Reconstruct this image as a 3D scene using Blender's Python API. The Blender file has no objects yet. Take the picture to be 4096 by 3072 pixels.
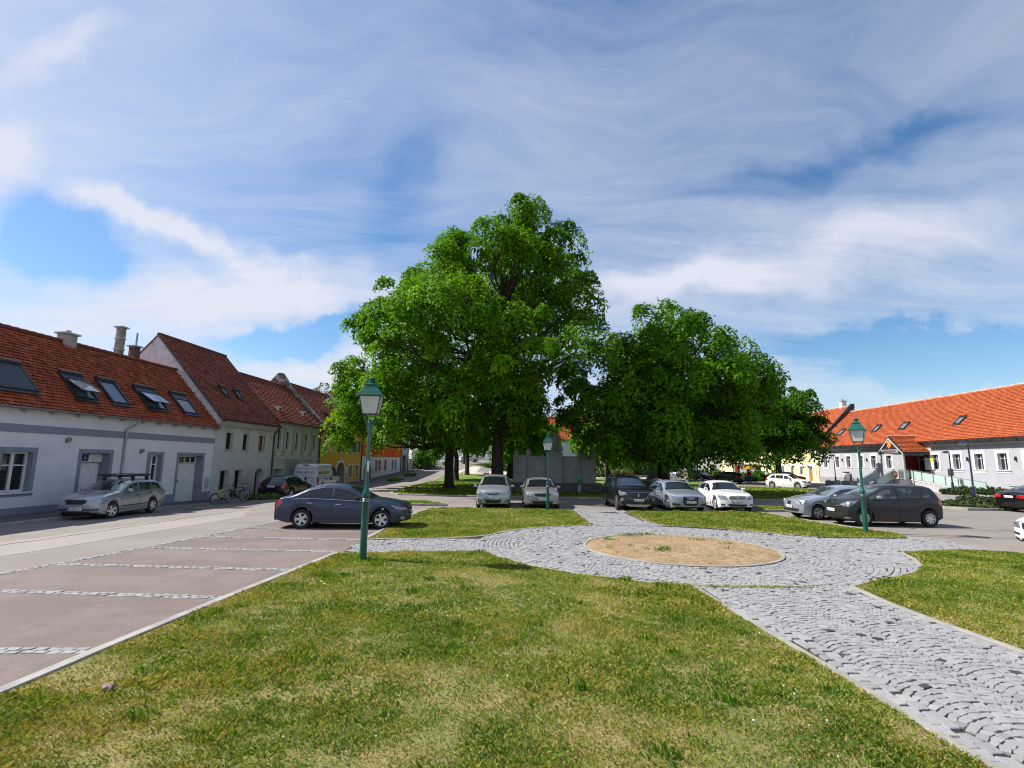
import bpy, bmesh, math, random
import numpy as np
from mathutils import Vector, Matrix, noise as mnoise

SC = bpy.context.scene
COL = SC.collection
random.seed(11)
RNG = np.random.default_rng(11)
R_ = math.radians
PI = math.pi

# ------------------------------------------------------------------ camera
cd = bpy.data.cameras.new("camera")
cd.lens = 18.018
cd.sensor_width = 36.0
cd.clip_start = 0.05
cd.clip_end = 3000
cam = bpy.data.objects.new("camera", cd)
COL.objects.link(cam)
_p, _r = math.atan(312 / 2050), 0.013
_f = Vector((0, math.cos(_p), math.sin(_p)))
_r0 = Vector((1, 0, 0))
_u0 = Vector((0, -math.sin(_p), math.cos(_p)))
_R = _r0 * math.cos(_r) + _u0 * math.sin(_r)
_U = _u0 * math.cos(_r) - _r0 * math.sin(_r)
cam.matrix_world = Matrix(((_R.x, _U.x, -_f.x, 0), (_R.y, _U.y, -_f.y, 0), (_R.z, _U.z, -_f.z, 2.3), (0, 0, 0, 1)))
SC.camera = cam

# ------------------------------------------------------------------ light
SUN_EL = R_(47)
SUN_DIR = Vector((-math.cos(SUN_EL) * math.cos(R_(11)), math.cos(SUN_EL) * math.sin(R_(11)), math.sin(SUN_EL)))  # towards the sun
sl = bpy.data.lights.new("sun", 'SUN')
sl.energy = 4.9
sl.angle = R_(0.5)
sl.color = (1.0, 0.95, 0.87)
sun = bpy.data.objects.new("sun", sl)
COL.objects.link(sun)
sun.rotation_euler = SUN_DIR.to_track_quat('Z', 'Y').to_euler()

SC.view_settings.view_transform = 'Standard'
SC.view_settings.look = 'None'
SC.view_settings.gamma = 1
SC.view_settings.exposure = 0.82
SC.cycles.max_bounces = 6
SC.cycles.diffuse_bounces = 3
SC.cycles.glossy_bounces = 3
SC.cycles.transmission_bounces = 4
SC.cycles.transparent_max_bounces = 6
SC.cycles.caustics_reflective = False
SC.cycles.caustics_refractive = False
SC.cycles.use_denoising = True
SC.cycles.pixel_filter_type = 'BLACKMAN_HARRIS'
SC.cycles.filter_width = 1.1


class NT:
    """small helper round a node tree"""
    def __init__(s, tree):
        s.t = tree; s.n = tree.nodes; s.l = tree.links
    def new(s, kind, **kw):
        n = s.n.new(kind)
        for k, v in kw.items():
            if k in ('op', 'operation'): n.operation = v
            elif hasattr(n, k) and k not in n.inputs: setattr(n, k, v)
        return n
    def val(s, sock, v):
        if isinstance(v, bpy.types.NodeSocket): s.l.new(v, sock)
        else: sock.default_value = v
    def math(s, op, a, b=0.0, c=None, clamp=False):
        n = s.n.new('ShaderNodeMath'); n.operation = op; n.use_clamp = clamp
        s.val(n.inputs[0], a); s.val(n.inputs[1], b)
        if c is not None: s.val(n.inputs[2], c)
        return n.outputs[0]
    def vmath(s, op, a, b=(0, 0, 0), scale=None):
        n = s.n.new('ShaderNodeVectorMath'); n.operation = op
        s.val(n.inputs[0], a); s.val(n.inputs[1], b)
        if scale is not None: s.val(n.inputs['Scale'], scale)
        return n.outputs[0]
    def noise(s, vec, scale, detail=4, rough=.55, dist=0.0):
        n = s.n.new('ShaderNodeTexNoise')
        if vec is not None: s.l.new(vec, n.inputs['Vector'])
        n.inputs['Scale'].default_value = scale; n.inputs['Detail'].default_value = detail
        n.inputs['Roughness'].default_value = rough; n.inputs['Distortion'].default_value = dist
        return n.outputs['Fac'], n.outputs['Color']
    def mapr(s, v, a, b, c=0.0, d=1.0, smooth=True):
        n = s.n.new('ShaderNodeMapRange'); n.interpolation_type = 'SMOOTHSTEP' if smooth else 'LINEAR'; n.clamp = True
        s.val(n.inputs[0], v)
        for i, q in enumerate((a, b, c, d)): n.inputs[i + 1].default_value = q
        return n.outputs[0]
    def mix(s, fac, a, b):
        n = s.n.new('ShaderNodeMix'); n.data_type = 'RGBA'
        s.val(n.inputs[0], fac)
        for i, v in ((6, a), (7, b)):
            if isinstance(v, bpy.types.NodeSocket): s.l.new(v, n.inputs[i])
            else: n.inputs[i].default_value = (*v[:3], 1)
        return n.outputs[2]
    def mapping(s, vec, loc=(0, 0, 0), rot=(0, 0, 0), sc=(1, 1, 1), kind='POINT'):
        n = s.n.new('ShaderNodeMapping'); n.vector_type = kind
        s.l.new(vec, n.inputs[0]); n.inputs[1].default_value = loc; n.inputs[2].default_value = rot; n.inputs[3].default_value = sc
        return n.outputs[0]


SKY_V = .86
CLOUD_LO = (4.5, 4.65, 5.2)
CLOUD_HI = (3.9, 4.2, 5.1)
# u, v, tilt, half-length, half-height, amount (+ cloud, - clear gap)
SKYBLOBS = [
    (-.93, .45, -38, .24, .11, -.60),
    (-.70, .455, -23, .40, .055, .50),
    (-.60, .31, 3, .62, .10, .40),
    (-.42, .245, 9, .24, .042, -.75),
    (-.36, .185, 6, .30, .05, .40),
    (.86, .225, -3, .48, .075, -.85),
    (.65, .43, 14, .62, .11, .28),
    (.32, .36, 4, .32, .07, .30),
    (.70, .64, 12, .55, .07, -.16),
    (-1.0, .87, 25, .22, .06, .22),
    (-1.08, .64, 0, .12, .13, .30),
    (-.25, .55, 70, .30, .10, -.10),
    (.86, .245, -4, .22, .014, .55),
]


# ------------------------------------------------------------------ sky: clear sky plus thin high cloud
W = bpy.data.worlds.new("World")
SC.world = W
W.use_nodes = True
T = NT(W.node_tree)
T.n.clear()
sky = T.n.new('ShaderNodeTexSky')
sky.sky_type = 'NISHITA'
sky.sun_disc = False
sky.sun_elevation = SUN_EL
sky.sun_rotation = math.atan2(SUN_DIR.x, SUN_DIR.y)
sky.altitude = 200; sky.air_density = 1.0; sky.dust_density = 0.6; sky.ozone_density = 1.6
tc = T.n.new('ShaderNodeTexCoord').outputs['Generated']
sep = T.n.new('ShaderNodeSeparateXYZ'); T.l.new(tc, sep.inputs[0])
zc = T.math('MAXIMUM', sep.outputs[2], 0.0)
# cloud layer seen in perspective: a flat sheet high above
den = T.math('ADD', zc, 0.10)
cx = T.math('DIVIDE', sep.outputs[0], den); cy = T.math('DIVIDE', sep.outputs[1], den)
cmb = T.n.new('ShaderNodeCombineXYZ'); T.l.new(cx, cmb.inputs[0]); T.l.new(cy, cmb.inputs[1])
P = cmb.outputs[0]
_, wob = T.noise(P, 0.7, 3, .5)
P2 = T.vmath('ADD', P, T.vmath('SCALE', T.vmath('SUBTRACT', wob, (.5, .5, .5)), scale=1.1))
n1, _ = T.noise(T.mapping(P2, rot=(0, 0, R_(28)), sc=(.55, 1.35, 1)), 0.75, 7, .58)
n2, _ = T.noise(T.mapping(P2, rot=(0, 0, R_(-35)), sc=(.45, 1.9, 1)), 2.6, 10, .64)
n3, _ = T.noise(P, 0.30, 3, .5)
veil = T.math('ADD', T.math('MULTIPLY', n1, .58), T.math('MULTIPLY', n2, .46))
veil = T.math('ADD', veil, T.math('MULTIPLY', n3, .26))
# individual clouds and clear gaps by direction (tangent of azimuth, tangent of height)
ys = T.math('MAXIMUM', sep.outputs[1], 0.08)
uu = T.math('DIVIDE', sep.outputs[0], ys); vv = T.math('DIVIDE', sep.outputs[2], ys)
cu = T.n.new('ShaderNodeCombineXYZ'); T.l.new(uu, cu.inputs[0]); T.l.new(vv, cu.inputs[1])
_, wb2 = T.noise(cu.outputs[0], 3.2, 6, .6)
UV = T.vmath('ADD', cu.outputs[0], T.vmath('SCALE', T.vmath('SUBTRACT', wb2, (.5, .5, .5)), scale=.26))


def blobsky(u, v, rot, ru, rv, amp):
    # an ellipse in direction space with a soft ragged rim
    q = T.mapping(UV, loc=(u, v, 0), rot=(0, 0, R_(rot)), sc=(ru, rv, 1), kind='TEXTURE')
    ln = T.n.new('ShaderNodeVectorMath'); ln.operation = 'LENGTH'
    q2 = T.vmath('MULTIPLY', q, (1, 1, 0)); T.l.new(q2, ln.inputs[0])
    return T.math('MULTIPLY', T.mapr(ln.outputs['Value'], 1.0, 0.0), amp)


for b in SKYBLOBS:
    veil = T.math('ADD', veil, blobsky(*b))
fac = T.mapr(veil, .42, .98, 0.0, 1.0, smooth=False)
low = T.mapr(sep.outputs[2], 0.0, 0.10, .75, 0.0)
fac = T.math('MAXIMUM', fac, low)
fac = T.math('MULTIPLY', fac, .95, clamp=True)
hs = T.n.new('ShaderNodeHueSaturation'); hs.inputs['Saturation'].default_value = 1.28; hs.inputs['Value'].default_value = SKY_V
T.l.new(sky.outputs[0], hs.inputs['Color'])
cloud = T.mix(T.mapr(sep.outputs[2], 0.25, .75), CLOUD_LO, CLOUD_HI)
skc = T.mix(fac, hs.outputs[0], cloud)
bg = T.n.new('ShaderNodeBackground'); bg.inputs[1].default_value = 0.10
T.l.new(skc, bg.inputs[0])
ow = T.n.new('ShaderNodeOutputWorld'); T.l.new(bg.outputs[0], ow.inputs[0])

# ------------------------------------------------------------------ terrain
def sst(a, b, x):
    t = np.clip((np.asarray(x, float) - a) / (b - a), 0, 1)
    return t * t * (3 - 2 * t)


def gz(x, y):
    """height of the ground: flat square, the street on the left dips and then climbs away"""
    x = np.asarray(x, float); y = np.asarray(y, float)
    lat = sst(-10, -16, x)
    dip = -0.26 * lat * sst(19, 32, y) * (1 - sst(46, 58, y)) - 0.02 * lat
    q = np.clip(y - 57, 0, None)
    q = np.where(q < 3, q * q / 6, q - 1.5)
    rise = np.minimum(0.044 * q, 2.6) * sst(4, -7, x)
    return dip + rise


def g1(x, y):
    return float(gz(x, y))


# ------------------------------------------------------------------ mesh helpers
class MB:
    """collects shapes, then links them as ONE mesh object"""
    def __init__(s):
        s.v = []; s.f = []; s.m = []; s.M = None
    def add(s, vs, fs, mi=0):
        o = len(s.v)
        if s.M is not None: vs = [tuple(s.M @ Vector(v)) for v in vs]
        s.v.extend(tuple(v) for v in vs)
        s.f.extend(tuple(i + o for i in f) for f in fs)
        s.m.extend([mi] * len(fs))
        return s
    def box(s, lo, hi, mi=0):
        (a, b, c), (d, e, f) = lo, hi
        return s.add([(a, b, c), (d, b, c), (d, e, c), (a, e, c), (a, b, f), (d, b, f), (d, e, f), (a, e, f)],
                     [(0, 3, 2, 1), (4, 5, 6, 7), (0, 1, 5, 4), (1, 2, 6, 5), (2, 3, 7, 6), (3, 0, 4, 7)], mi)
    def cbox(s, lo, hi, b=.01, mi=0):
        """box with chamfered edges"""
        bm = bmesh.new()
        bmesh.ops.create_cube(bm, size=1)
        c = [(p + q) / 2 for p, q in zip(lo, hi)]; d = [abs(q - p) for p, q in zip(lo, hi)]
        for v in bm.verts: v.co = Vector((v.co.x * d[0] + c[0], v.co.y * d[1] + c[1], v.co.z * d[2] + c[2]))
        bmesh.ops.bevel(bm, geom=bm.edges[:], offset=min(b, min(d) * .45), segments=2, profile=.5, affect='EDGES')
        return s.bm(bm, mi)
    def bm(s, bm, mi=0):
        bm.verts.index_update()
        s.add([v.co[:] for v in bm.verts], [[v.index for v in f.verts] for f in bm.faces], mi)
        bm.free()
        return s
    def tube(s, pts, rad, n=8, mi=0, caps=True):
        pts = [Vector(p) for p in pts]
        if not hasattr(rad, '__len__'): rad = [rad] * len(pts)
        vs, fs = [], []
        ref = None
        for i, p in enumerate(pts):
            d = (pts[min(i + 1, len(pts) - 1)] - pts[max(i - 1, 0)]).normalized()
            if ref is None: ref = Vector((0, 0, 1)) if abs(d.z) < .9 else Vector((1, 0, 0))
            a = (ref - d * ref.dot(d))
            if a.length < 1e-4: a = d.orthogonal()
            a.normalize(); ref = a; b = d.cross(a)
            for k in range(n):
                t = 2 * PI * k / n
                vs.append(p + (a * math.cos(t) + b * math.sin(t)) * rad[i])
        for i in range(len(pts) - 1):
            for k in range(n):
                k2 = (k + 1) % n
                fs.append((i * n + k, i * n + k2, (i + 1) * n + k2, (i + 1) * n + k))
        if caps:
            fs.append(tuple(range(n - 1, -1, -1))); fs.append(tuple((len(pts) - 1) * n + k for k in range(n)))
        return s.add(vs, fs, mi)
    def lathe(s, prof, n=16, c=(0, 0, 0), axis='z', mi=0, ph=0.0, caps=True):
        vs, fs = [], []
        for r, h in prof:
            for k in range(n):
                t = 2 * PI * k / n + ph
                p = (r * math.cos(t), r * math.sin(t), h)
                if axis == 'y': p = (p[0], h, p[1])
                if axis == 'x': p = (h, p[0], p[1])
                vs.append((p[0] + c[0], p[1] + c[1], p[2] + c[2]))
        for i in range(len(prof) - 1):
            for k in range(n):
                k2 = (k + 1) % n
                fs.append((i * n + k, i * n + k2, (i + 1) * n + k2, (i + 1) * n + k))
        if caps and prof[0][0] > 1e-5: fs.append(tuple(range(n - 1, -1, -1)))
        if caps and prof[-1][0] > 1e-5: fs.append(tuple((len(prof) - 1) * n + k for k in range(n)))
        return s.add(vs, fs, mi)
    def prism(s, poly, z0, z1, mi=0, top=True):
        n = len(poly)
        vs = [(x, y, z0) for x, y in poly] + [(x, y, z1) for x, y in poly]
        fs = [(i, (i + 1) % n, n + (i + 1) % n, n + i) for i in range(n)] + [tuple(range(n - 1, -1, -1))]
        if top: fs.append(tuple(range(n, 2 * n)))
        return s.add(vs, fs, mi)
    def ext(s, poly, lo, hi, plane='xz', mi=0):
        """a flat outline in a plane, given a thickness along the third axis"""
        n = len(poly)
        def pt(a, b, c):
            return {'xz': (a, c, b), 'yz': (c, a, b), 'xy': (a, b, c)}[plane]
        vs = [pt(a, b, lo) for a, b in poly] + [pt(a, b, hi) for a, b in poly]
        fs = [(i, (i + 1) % n, n + (i + 1) % n, n + i) for i in range(n)] + [tuple(range(n - 1, -1, -1)), tuple(range(n, 2 * n))]
        return s.add(vs, fs, mi)
    def build(s, name, mats, parent=None, sharp=35, normals=True, loc=None, rotz=None):
        me = bpy.data.meshes.new(name)
        me.from_pydata(s.v, [], s.f)
        if not isinstance(mats, (list, tuple)): mats = [mats]
        for m in mats: me.materials.append(m)
        if len(mats) > 1: me.polygons.foreach_set('material_index', s.m)
        if normals:
            bm = bmesh.new(); bm.from_mesh(me)
            bmesh.ops.remove_doubles(bm, verts=bm.verts, dist=1e-5)
            bmesh.ops.recalc_face_normals(bm, faces=bm.faces)
            bm.to_mesh(me); bm.free()
        if sharp:
            me.polygons.foreach_set('use_smooth', [True] * len(me.polygons))
            me.set_sharp_from_angle(angle=R_(sharp))
        o = bpy.data.objects.new(name, me)
        COL.objects.link(o)
        if parent is not None: o.parent = parent
        if loc is not None: o.location = loc
        if rotz is not None: o.rotation_euler = (0, 0, rotz)
        return o


def fast(name, V, F, mats, parent=None, tint=None, smooth=False, mi=None):
    """numpy verts (N,3) and faces (K,n) to one object"""
    me = bpy.data.meshes.new(name)
    V = np.ascontiguousarray(V, dtype=np.float32); F = np.ascontiguousarray(F, dtype=np.int32)
    K, n = F.shape
    me.vertices.add(len(V)); me.vertices.foreach_set('co', V.ravel())
    me.loops.add(K * n); me.loops.foreach_set('vertex_index', F.ravel())
    me.polygons.add(K); me.polygons.foreach_set('loop_start', np.arange(0, K * n, n, dtype=np.int32))
    if tint is not None:
        a = me.attributes.new('tint', 'FLOAT', 'POINT')
        a.data.foreach_set('value', np.ascontiguousarray(tint, dtype=np.float32))
    if not isinstance(mats, (list, tuple)): mats = [mats]
    for m in mats: me.materials.append(m)
    if mi is not None: me.polygons.foreach_set('material_index', np.ascontiguousarray(mi, dtype=np.int32))
    me.update(calc_edges=True)
    me.polygons.foreach_set('use_smooth', np.full(K, smooth))
    o = bpy.data.objects.new(name, me)
    COL.objects.link(o)
    if parent is not None: o.parent = parent
    return o


def empty(name, loc, rotz=0.0):
    o = bpy.data.objects.new(name, None)
    COL.objects.link(o)
    o.location = loc; o.rotation_euler = (0, 0, rotz); o.empty_display_size = .3
    return o


def tag(o, label=None, cat=None, group=None, kind=None):
    if label: o['label'] = label
    if cat: o['category'] = cat
    if group: o['group'] = group
    if kind: o['kind'] = kind
    return o


def copy_tree(o, parent=None):
    c = o.copy(); COL.objects.link(c)
    if parent is not None: c.parent = parent
    for ch in list(o.children): copy_tree(ch, c)
    return c


def text_geo(txt, size, depth=.004):
    """lettering as geometry: verts and faces in the xy plane, centred"""
    cu = bpy.data.curves.new('lettering', 'FONT')
    cu.body = txt; cu.size = size; cu.align_x = 'CENTER'; cu.align_y = 'CENTER'; cu.extrude = depth; cu.resolution_u = 3
    ob = bpy.data.objects.new('lettering', cu)
    COL.objects.link(ob)
    dg = bpy.context.evaluated_depsgraph_get()
    me = bpy.data.meshes.new_from_object(ob.evaluated_get(dg))
    vs = [v.co[:] for v in me.vertices]; fs = [tuple(p.vertices) for p in me.polygons]
    bpy.data.objects.remove(ob); bpy.data.curves.remove(cu); bpy.data.meshes.remove(me)
    return vs, fs


def inpoly(px, py, poly):
    px = np.asarray(px); py = np.asarray(py)
    c = np.zeros(px.shape, bool)
    n = len(poly); j = n - 1
    for i in range(n):
        xi, yi = poly[i]; xj, yj = poly[j]
        if yi != yj:
            c ^= ((yi > py) != (yj > py)) & (px < (xj - xi) * (py - yi) / (yj - yi) + xi)
        j = i
    return c


# ------------------------------------------------------------------ materials
def lin(r, g, b):
    return tuple(((c / 255) / 12.92 if c / 255 <= .04045 else ((c / 255 + .055) / 1.055) ** 2.4) for c in (r, g, b))


MATS = {}


def mat(name, c, c2=None, rough=.6, metal=0.0, scale=4.0, bump=0.0, bscale=60.0, spec=.5, coat=0.0, detail=5, lo=.35, hi=.65, dirt=None, dirts=.6, stretch=(1, 1, 1)):
    if name in MATS: return MATS[name]
    m = bpy.data.materials.new(name); m.use_nodes = True
    t = NT(m.node_tree); t.n.clear()
    b = t.n.new('ShaderNodeBsdfPrincipled'); o = t.n.new('ShaderNodeOutputMaterial'); t.l.new(b.outputs[0], o.inputs[0])
    b.inputs['Roughness'].default_value = rough; b.inputs['Metallic'].default_value = metal
    b.inputs['Specular IOR Level'].default_value = spec; b.inputs['Coat Weight'].default_value = coat; b.inputs['Coat Roughness'].default_value = .05
    if c2 is None: c2 = tuple(x * .86 for x in c)
    co = t.n.new('ShaderNodeTexCoord').outputs['Object']
    if stretch != (1, 1, 1): co = t.mapping(co, sc=stretch)
    f, _ = t.noise(co, scale, detail, .6)
    col = t.mix(t.mapr(f, lo, hi), c, c2)
    if dirt is not None:
        f2, _ = t.noise(co, dirts, 6, .65)
        col = t.mix(t.mapr(f2, .50, .72), col, dirt)
    t.l.new(col, b.inputs['Base Color'])
    if bump:
        f3, _ = t.noise(co, bscale, 4, .6)
        bn = t.n.new('ShaderNodeBump'); bn.inputs['Strength'].default_value = bump; bn.inputs['Distance'].default_value = .02
        t.l.new(f3, bn.inputs['Height']); t.l.new(bn.outputs[0], b.inputs['Normal'])
    MATS[name] = m
    return m


def tintmat(name, stops, rough=.6, transl=0.0, spec=.3, bump=0, noisy=None, tcol=(1.25, 1.2, .5)):
    """colour from the per-piece 'tint' attribute (each leaf, blade, stone or tile has its own)"""
    m = bpy.data.materials.new(name); m.use_nodes = True
    t = NT(m.node_tree); t.n.clear()
    at = t.n.new('ShaderNodeAttribute'); at.attribute_name = 'tint'
    cr = t.n.new('ShaderNodeValToRGB'); e = cr.color_ramp.elements
    e[0].position = stops[0][0]; e[0].color = (*stops[0][1], 1)
    e[1].position = stops[-1][0]; e[1].color = (*stops[-1][1], 1)
    for p, c in stops[1:-1]:
        q = e.new(p); q.color = (*c, 1)
    t.l.new(at.outputs['Fac'], cr.inputs[0])
    col = cr.outputs[0]
    co = t.n.new('ShaderNodeTexCoord').outputs['Object']
    if noisy:
        sc, dark, lo, hi = noisy
        f, _ = t.noise(co, sc, 6, .65)
        col = t.mix(t.mapr(f, lo, hi), col, t.vmath('MULTIPLY', col, dark))
    b = t.n.new('ShaderNodeBsdfPrincipled'); b.inputs['Roughness'].default_value = rough; b.inputs['Specular IOR Level'].default_value = spec
    t.l.new(col, b.inputs['Base Color'])
    if bump:
        f3, _ = t.noise(co, bump[0], 4, .6)
        bn = t.n.new('ShaderNodeBump'); bn.inputs['Strength'].default_value = bump[1]; bn.inputs['Distance'].default_value = .01
        t.l.new(f3, bn.inputs['Height']); t.l.new(bn.outputs[0], b.inputs['Normal'])
    out = t.n.new('ShaderNodeOutputMaterial')
    if transl:
        tr = t.n.new('ShaderNodeBsdfTranslucent')
        t.l.new(t.vmath('MULTIPLY', col, tcol), tr.inputs[0])
        mx = t.n.new('ShaderNodeMixShader'); mx.inputs[0].default_value = transl
        t.l.new(b.outputs[0], mx.inputs[1]); t.l.new(tr.outputs[0], mx.inputs[2]); t.l.new(mx.outputs[0], out.inputs[0])
    else:
        t.l.new(b.outputs[0], out.inputs[0])
    MATS[name] = m
    return m


def groundmat(name, c, c2, c3, s1=.35, s2=3.0, grain=90, bump=.25, rough=.85, cd=.25):
    """worn asphalt or soil: broad patches, blotches, grain"""
    m = bpy.data.materials.new(name); m.use_nodes = True
    t = NT(m.node_tree); t.n.clear()
    co = t.n.new('ShaderNodeTexCoord').outputs['Object']
    f1, _ = t.noise(co, s1, 5, .6); f2, _ = t.noise(co, s2, 6, .65); f3, _ = t.noise(co, grain, 3, .7)
    col = t.mix(t.mapr(f1, .38, .62), c, c2)
    col = t.mix(t.math('MULTIPLY', t.mapr(f2, .5, .72), .6), col, c3)
    k = t.mapr(f3, .3, .7, 1 - cd, 1 + cd, smooth=False)
    col = t.vmath('SCALE', col, scale=k)
    b = t.n.new('ShaderNodeBsdfPrincipled'); b.inputs['Roughness'].default_value = rough; b.inputs['Specular IOR Level'].default_value = .3
    t.l.new(col, b.inputs['Base Color'])
    bn = t.n.new('ShaderNodeBump'); bn.inputs['Strength'].default_value = bump; bn.inputs['Distance'].default_value = .012
    t.l.new(f3, bn.inputs['Height']); t.l.new(bn.outputs[0], b.inputs['Normal'])
    o = t.n.new('ShaderNodeOutputMaterial'); t.l.new(b.outputs[0], o.inputs[0])
    MATS[name] = m
    return m


M_ASPH = groundmat('asphalt_grey', (.185, .162, .147), (.215, .19, .173), (.155, .136, .124))
M_PARK = groundmat('asphalt_pink', (.135, .108, .098), (.17, .137, .125), (.11, .088, .081), s1=.5, grain=70, cd=.35, bump=.4)
M_WALK = groundmat('asphalt_dark', (.085, .08, .08), (.11, .105, .10), (.07, .066, .066))
M_SOIL = groundmat('lawn_soil', (.20, .155, .060), (.13, .135, .035), (.27, .185, .09), s1=.8, s2=4, grain=50, bump=.6, cd=.5)
M_TURF = groundmat('turf', (.10, .17, .018), (.13, .20, .024), (.17, .17, .045), s1=.25, s2=2.2, grain=14, bump=.8, cd=.45)
M_SAND = groundmat('bare_soil', (.26, .175, .105), (.31, .215, .135), (.18, .115, .065), s1=1.4, s2=7, grain=45, bump=1.0, cd=.45)
M_JOINT = groundmat('joint_sand', (.050, .036, .026), (.035, .026, .018), (.085, .065, .028), s1=2, s2=9, grain=80)
M_GRAVEL = groundmat('pale_gravel', (.42, .38, .33), (.47, .43, .38), (.35, .31, .27), grain=30)
M_KERB = groundmat('granite_kerb', (.25, .24, .225), (.32, .31, .29), (.17, .16, .145), s1=2, s2=9, grain=120, bump=.3)
M_EDGE = groundmat('edging_stone', (.23, .22, .20), (.28, .27, .245), (.16, .145, .115), s1=2, s2=7, grain=120, bump=.3)
M_STONE = tintmat('cobblestone', [(0, (.03, .03, .032)), (.06, (.050, .050, .052)), (.07, (.19, .19, .192)), (.5, (.245, .245, .248)), (1, (.31, .31, .313))], rough=.8, noisy=(30, (.82, .82, .83), .45, .7), bump=(140, .4))
M_BLADE = tintmat('grass_blade', [(0, (.045, .125, .010)), (.3, (.10, .20, .013)), (.55, (.20, .27, .028)), (.75, (.34, .30, .075)), (1, (.46, .33, .16))], rough=.6, transl=.3, spec=.15)
M_LEAF = tintmat('leaf', [(0, (.028, .100, .003)), (.5, (.078, .205, .004)), (.8, (.14, .30, .006)), (1, (.20, .38, .009))], rough=.6, transl=.38, spec=.10)
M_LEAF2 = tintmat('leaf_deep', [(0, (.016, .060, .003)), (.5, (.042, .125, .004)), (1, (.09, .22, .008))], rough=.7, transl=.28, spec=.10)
M_LEAF3 = tintmat('leaf_pale', [(0, (.06, .08, .03)), (.5, (.12, .15, .05)), (1, (.2, .22, .08))], rough=.5, transl=.3, spec=.3)
M_BARK = mat('bark', (.028, .021, .016), (.05, .04, .03), rough=.9, scale=9, bump=1.0, bscale=14, stretch=(1, 1, .25))
M_BARKG = mat('bark_grey', (.16, .145, .12), (.10, .09, .075), rough=.9, scale=6, bump=1.0, bscale=12, stretch=(1, 1, .3))
M_PLASTER = {}


def plaster(name, c, dirt=None, dirts=.5, bump=.15):
    return mat('plaster_' + name, c, tuple(x * .93 for x in c), rough=.85, scale=1.3, bump=bump, bscale=90, dirt=dirt, dirts=dirts, spec=.2)


P_WHITE = plaster('white', (.72, .72, .74), dirt=(.60, .60, .62))
P_GREYBLUE = plaster('grey_blue', (.25, .275, .33), dirt=(.22, .24, .29))
P_OLD = plaster('old_white', (.58, .565, .55), dirt=(.45, .435, .415), dirts=.45, bump=.4)
P_GABLE = mat('plaster_flaking', (.66, .60, .60), (.55, .50, .49), rough=.9, scale=3, bump=.8, bscale=16, dirt=(.36, .31, .28), dirts=1.6)
P_TRIM = plaster('stone_trim', (.50, .49, .45), dirt=(.40, .39, .35), dirts=2)
P_GREEN = plaster('pale_green', (.50, .505, .465), dirt=(.43, .435, .40))
P_GREEN2 = plaster('grey_green', (.36, .375, .325), dirt=(.35, .38, .30))
P_CREAM = plaster('cream', (.70, .67, .57))
P_YEL = plaster('ochre', (.66, .37, .055), dirt=(.60, .33, .05))
P_ORG = plaster('orange', (.72, .115, .018), dirt=(.68, .11, .02))
P_LTGREY = plaster('light_grey', (.37, .37, .40), dirt=(.34, .34, .37))
P_GREY = plaster('plinth_grey', (.24, .24, .255))
P_PALEY = plaster('pale_yellow', (.80, .66, .30), dirt=(.76, .62, .30))
P_RED = plaster('dark_red', (.24, .035, .022))
P_MON = mat('monument_stone', (.40, .375, .335), (.32, .30, .27), rough=.85, scale=2.2, bump=.4, bscale=40, dirt=(.27, .255, .23), dirts=1.2)
M_GRANITE = mat('granite', (.22, .22, .215), (.30, .30, .295), rough=.8, scale=40, bump=.5, bscale=30)
M_STEPS = mat('dark_stone', (.10, .097, .09), (.14, .135, .125), rough=.85, scale=3, bump=.4, bscale=40)
M_WIN = mat('window_glass', (.016, .019, .022), (.022, .026, .03), rough=.04, spec=.6)
M_SKYWIN = mat('skylight_glass', (.10, .13, .16), (.13, .16, .19), rough=.03, spec=1.0, metal=.0)
M_WFRAME = mat('white_frame', (.78, .78, .76), rough=.4)
M_GFRAME = mat('grey_frame', (.42, .42, .43), rough=.45)
M_BROWN = mat('brown_wood', (.055, .032, .020), (.035, .02, .013), rough=.6, scale=8)
M_OCHREW = mat('ochre_curtain', (.40, .19, .06), (.30, .13, .04), rough=.8, scale=3)
M_DARK = mat('dark_interior', (.012, .011, .011), rough=.9)
M_ZINC = mat('zinc', (.34, .34, .35), (.28, .28, .29), rough=.42, metal=.7, scale=3)
M_DZINC = mat('dark_sheet_metal', (.05, .052, .055), (.035, .036, .04), rough=.5, metal=.4)
M_ANTHR = mat('anthracite', (.035, .037, .042), rough=.4)
M_DPIPE = mat('brown_pipe', (.045, .032, .026), rough=.5)
M_BLACK = mat('black_plastic', (.014, .014, .015), rough=.5)
M_TILE = tintmat('clay_tile_old', [(0, (.15, .036, .016)), (.15, (.25, .052, .020)), (.6, (.37, .078, .026)), (1, (.50, .135, .044))], rough=.75, spec=.3, noisy=(.55, (.62, .60, .62), .5, .75))
M_TILE2 = tintmat('clay_tile_red', [(0, (.17, .042, .024)), (.5, (.30, .072, .036)), (1, (.42, .12, .055))], rough=.75, spec=.3, noisy=(.5, (.55, .55, .58), .48, .72))
M_TILE3 = tintmat('clay_tile_bright', [(0, (.27, .055, .014)), (.5, (.34, .072, .019)), (1, (.41, .10, .030))], rough=.7, spec=.3, noisy=(.4, (.86, .84, .84), .5, .75))
M_RIDGE = mat('ridge_tile', (.16, .035, .016), (.12, .026, .014), rough=.7, scale=3)
M_MORTAR = mat('pale_mortar', (.62, .58, .54), rough=.9)
M_LGREEN = mat('lamp_green', (.004, .088, .062), (.004, .078, .055), rough=.28, coat=.4, scale=2)
M_LGLASS = mat('frosted_glass', (.56, .60, .585), (.48, .52, .50), rough=.25, scale=3, spec=.5)
M_BLUEP = mat('blue_pole', (.008, .014, .055), rough=.35, coat=.3)
M_TYRE = mat('tyre', (.016, .016, .017), rough=.8)
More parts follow.
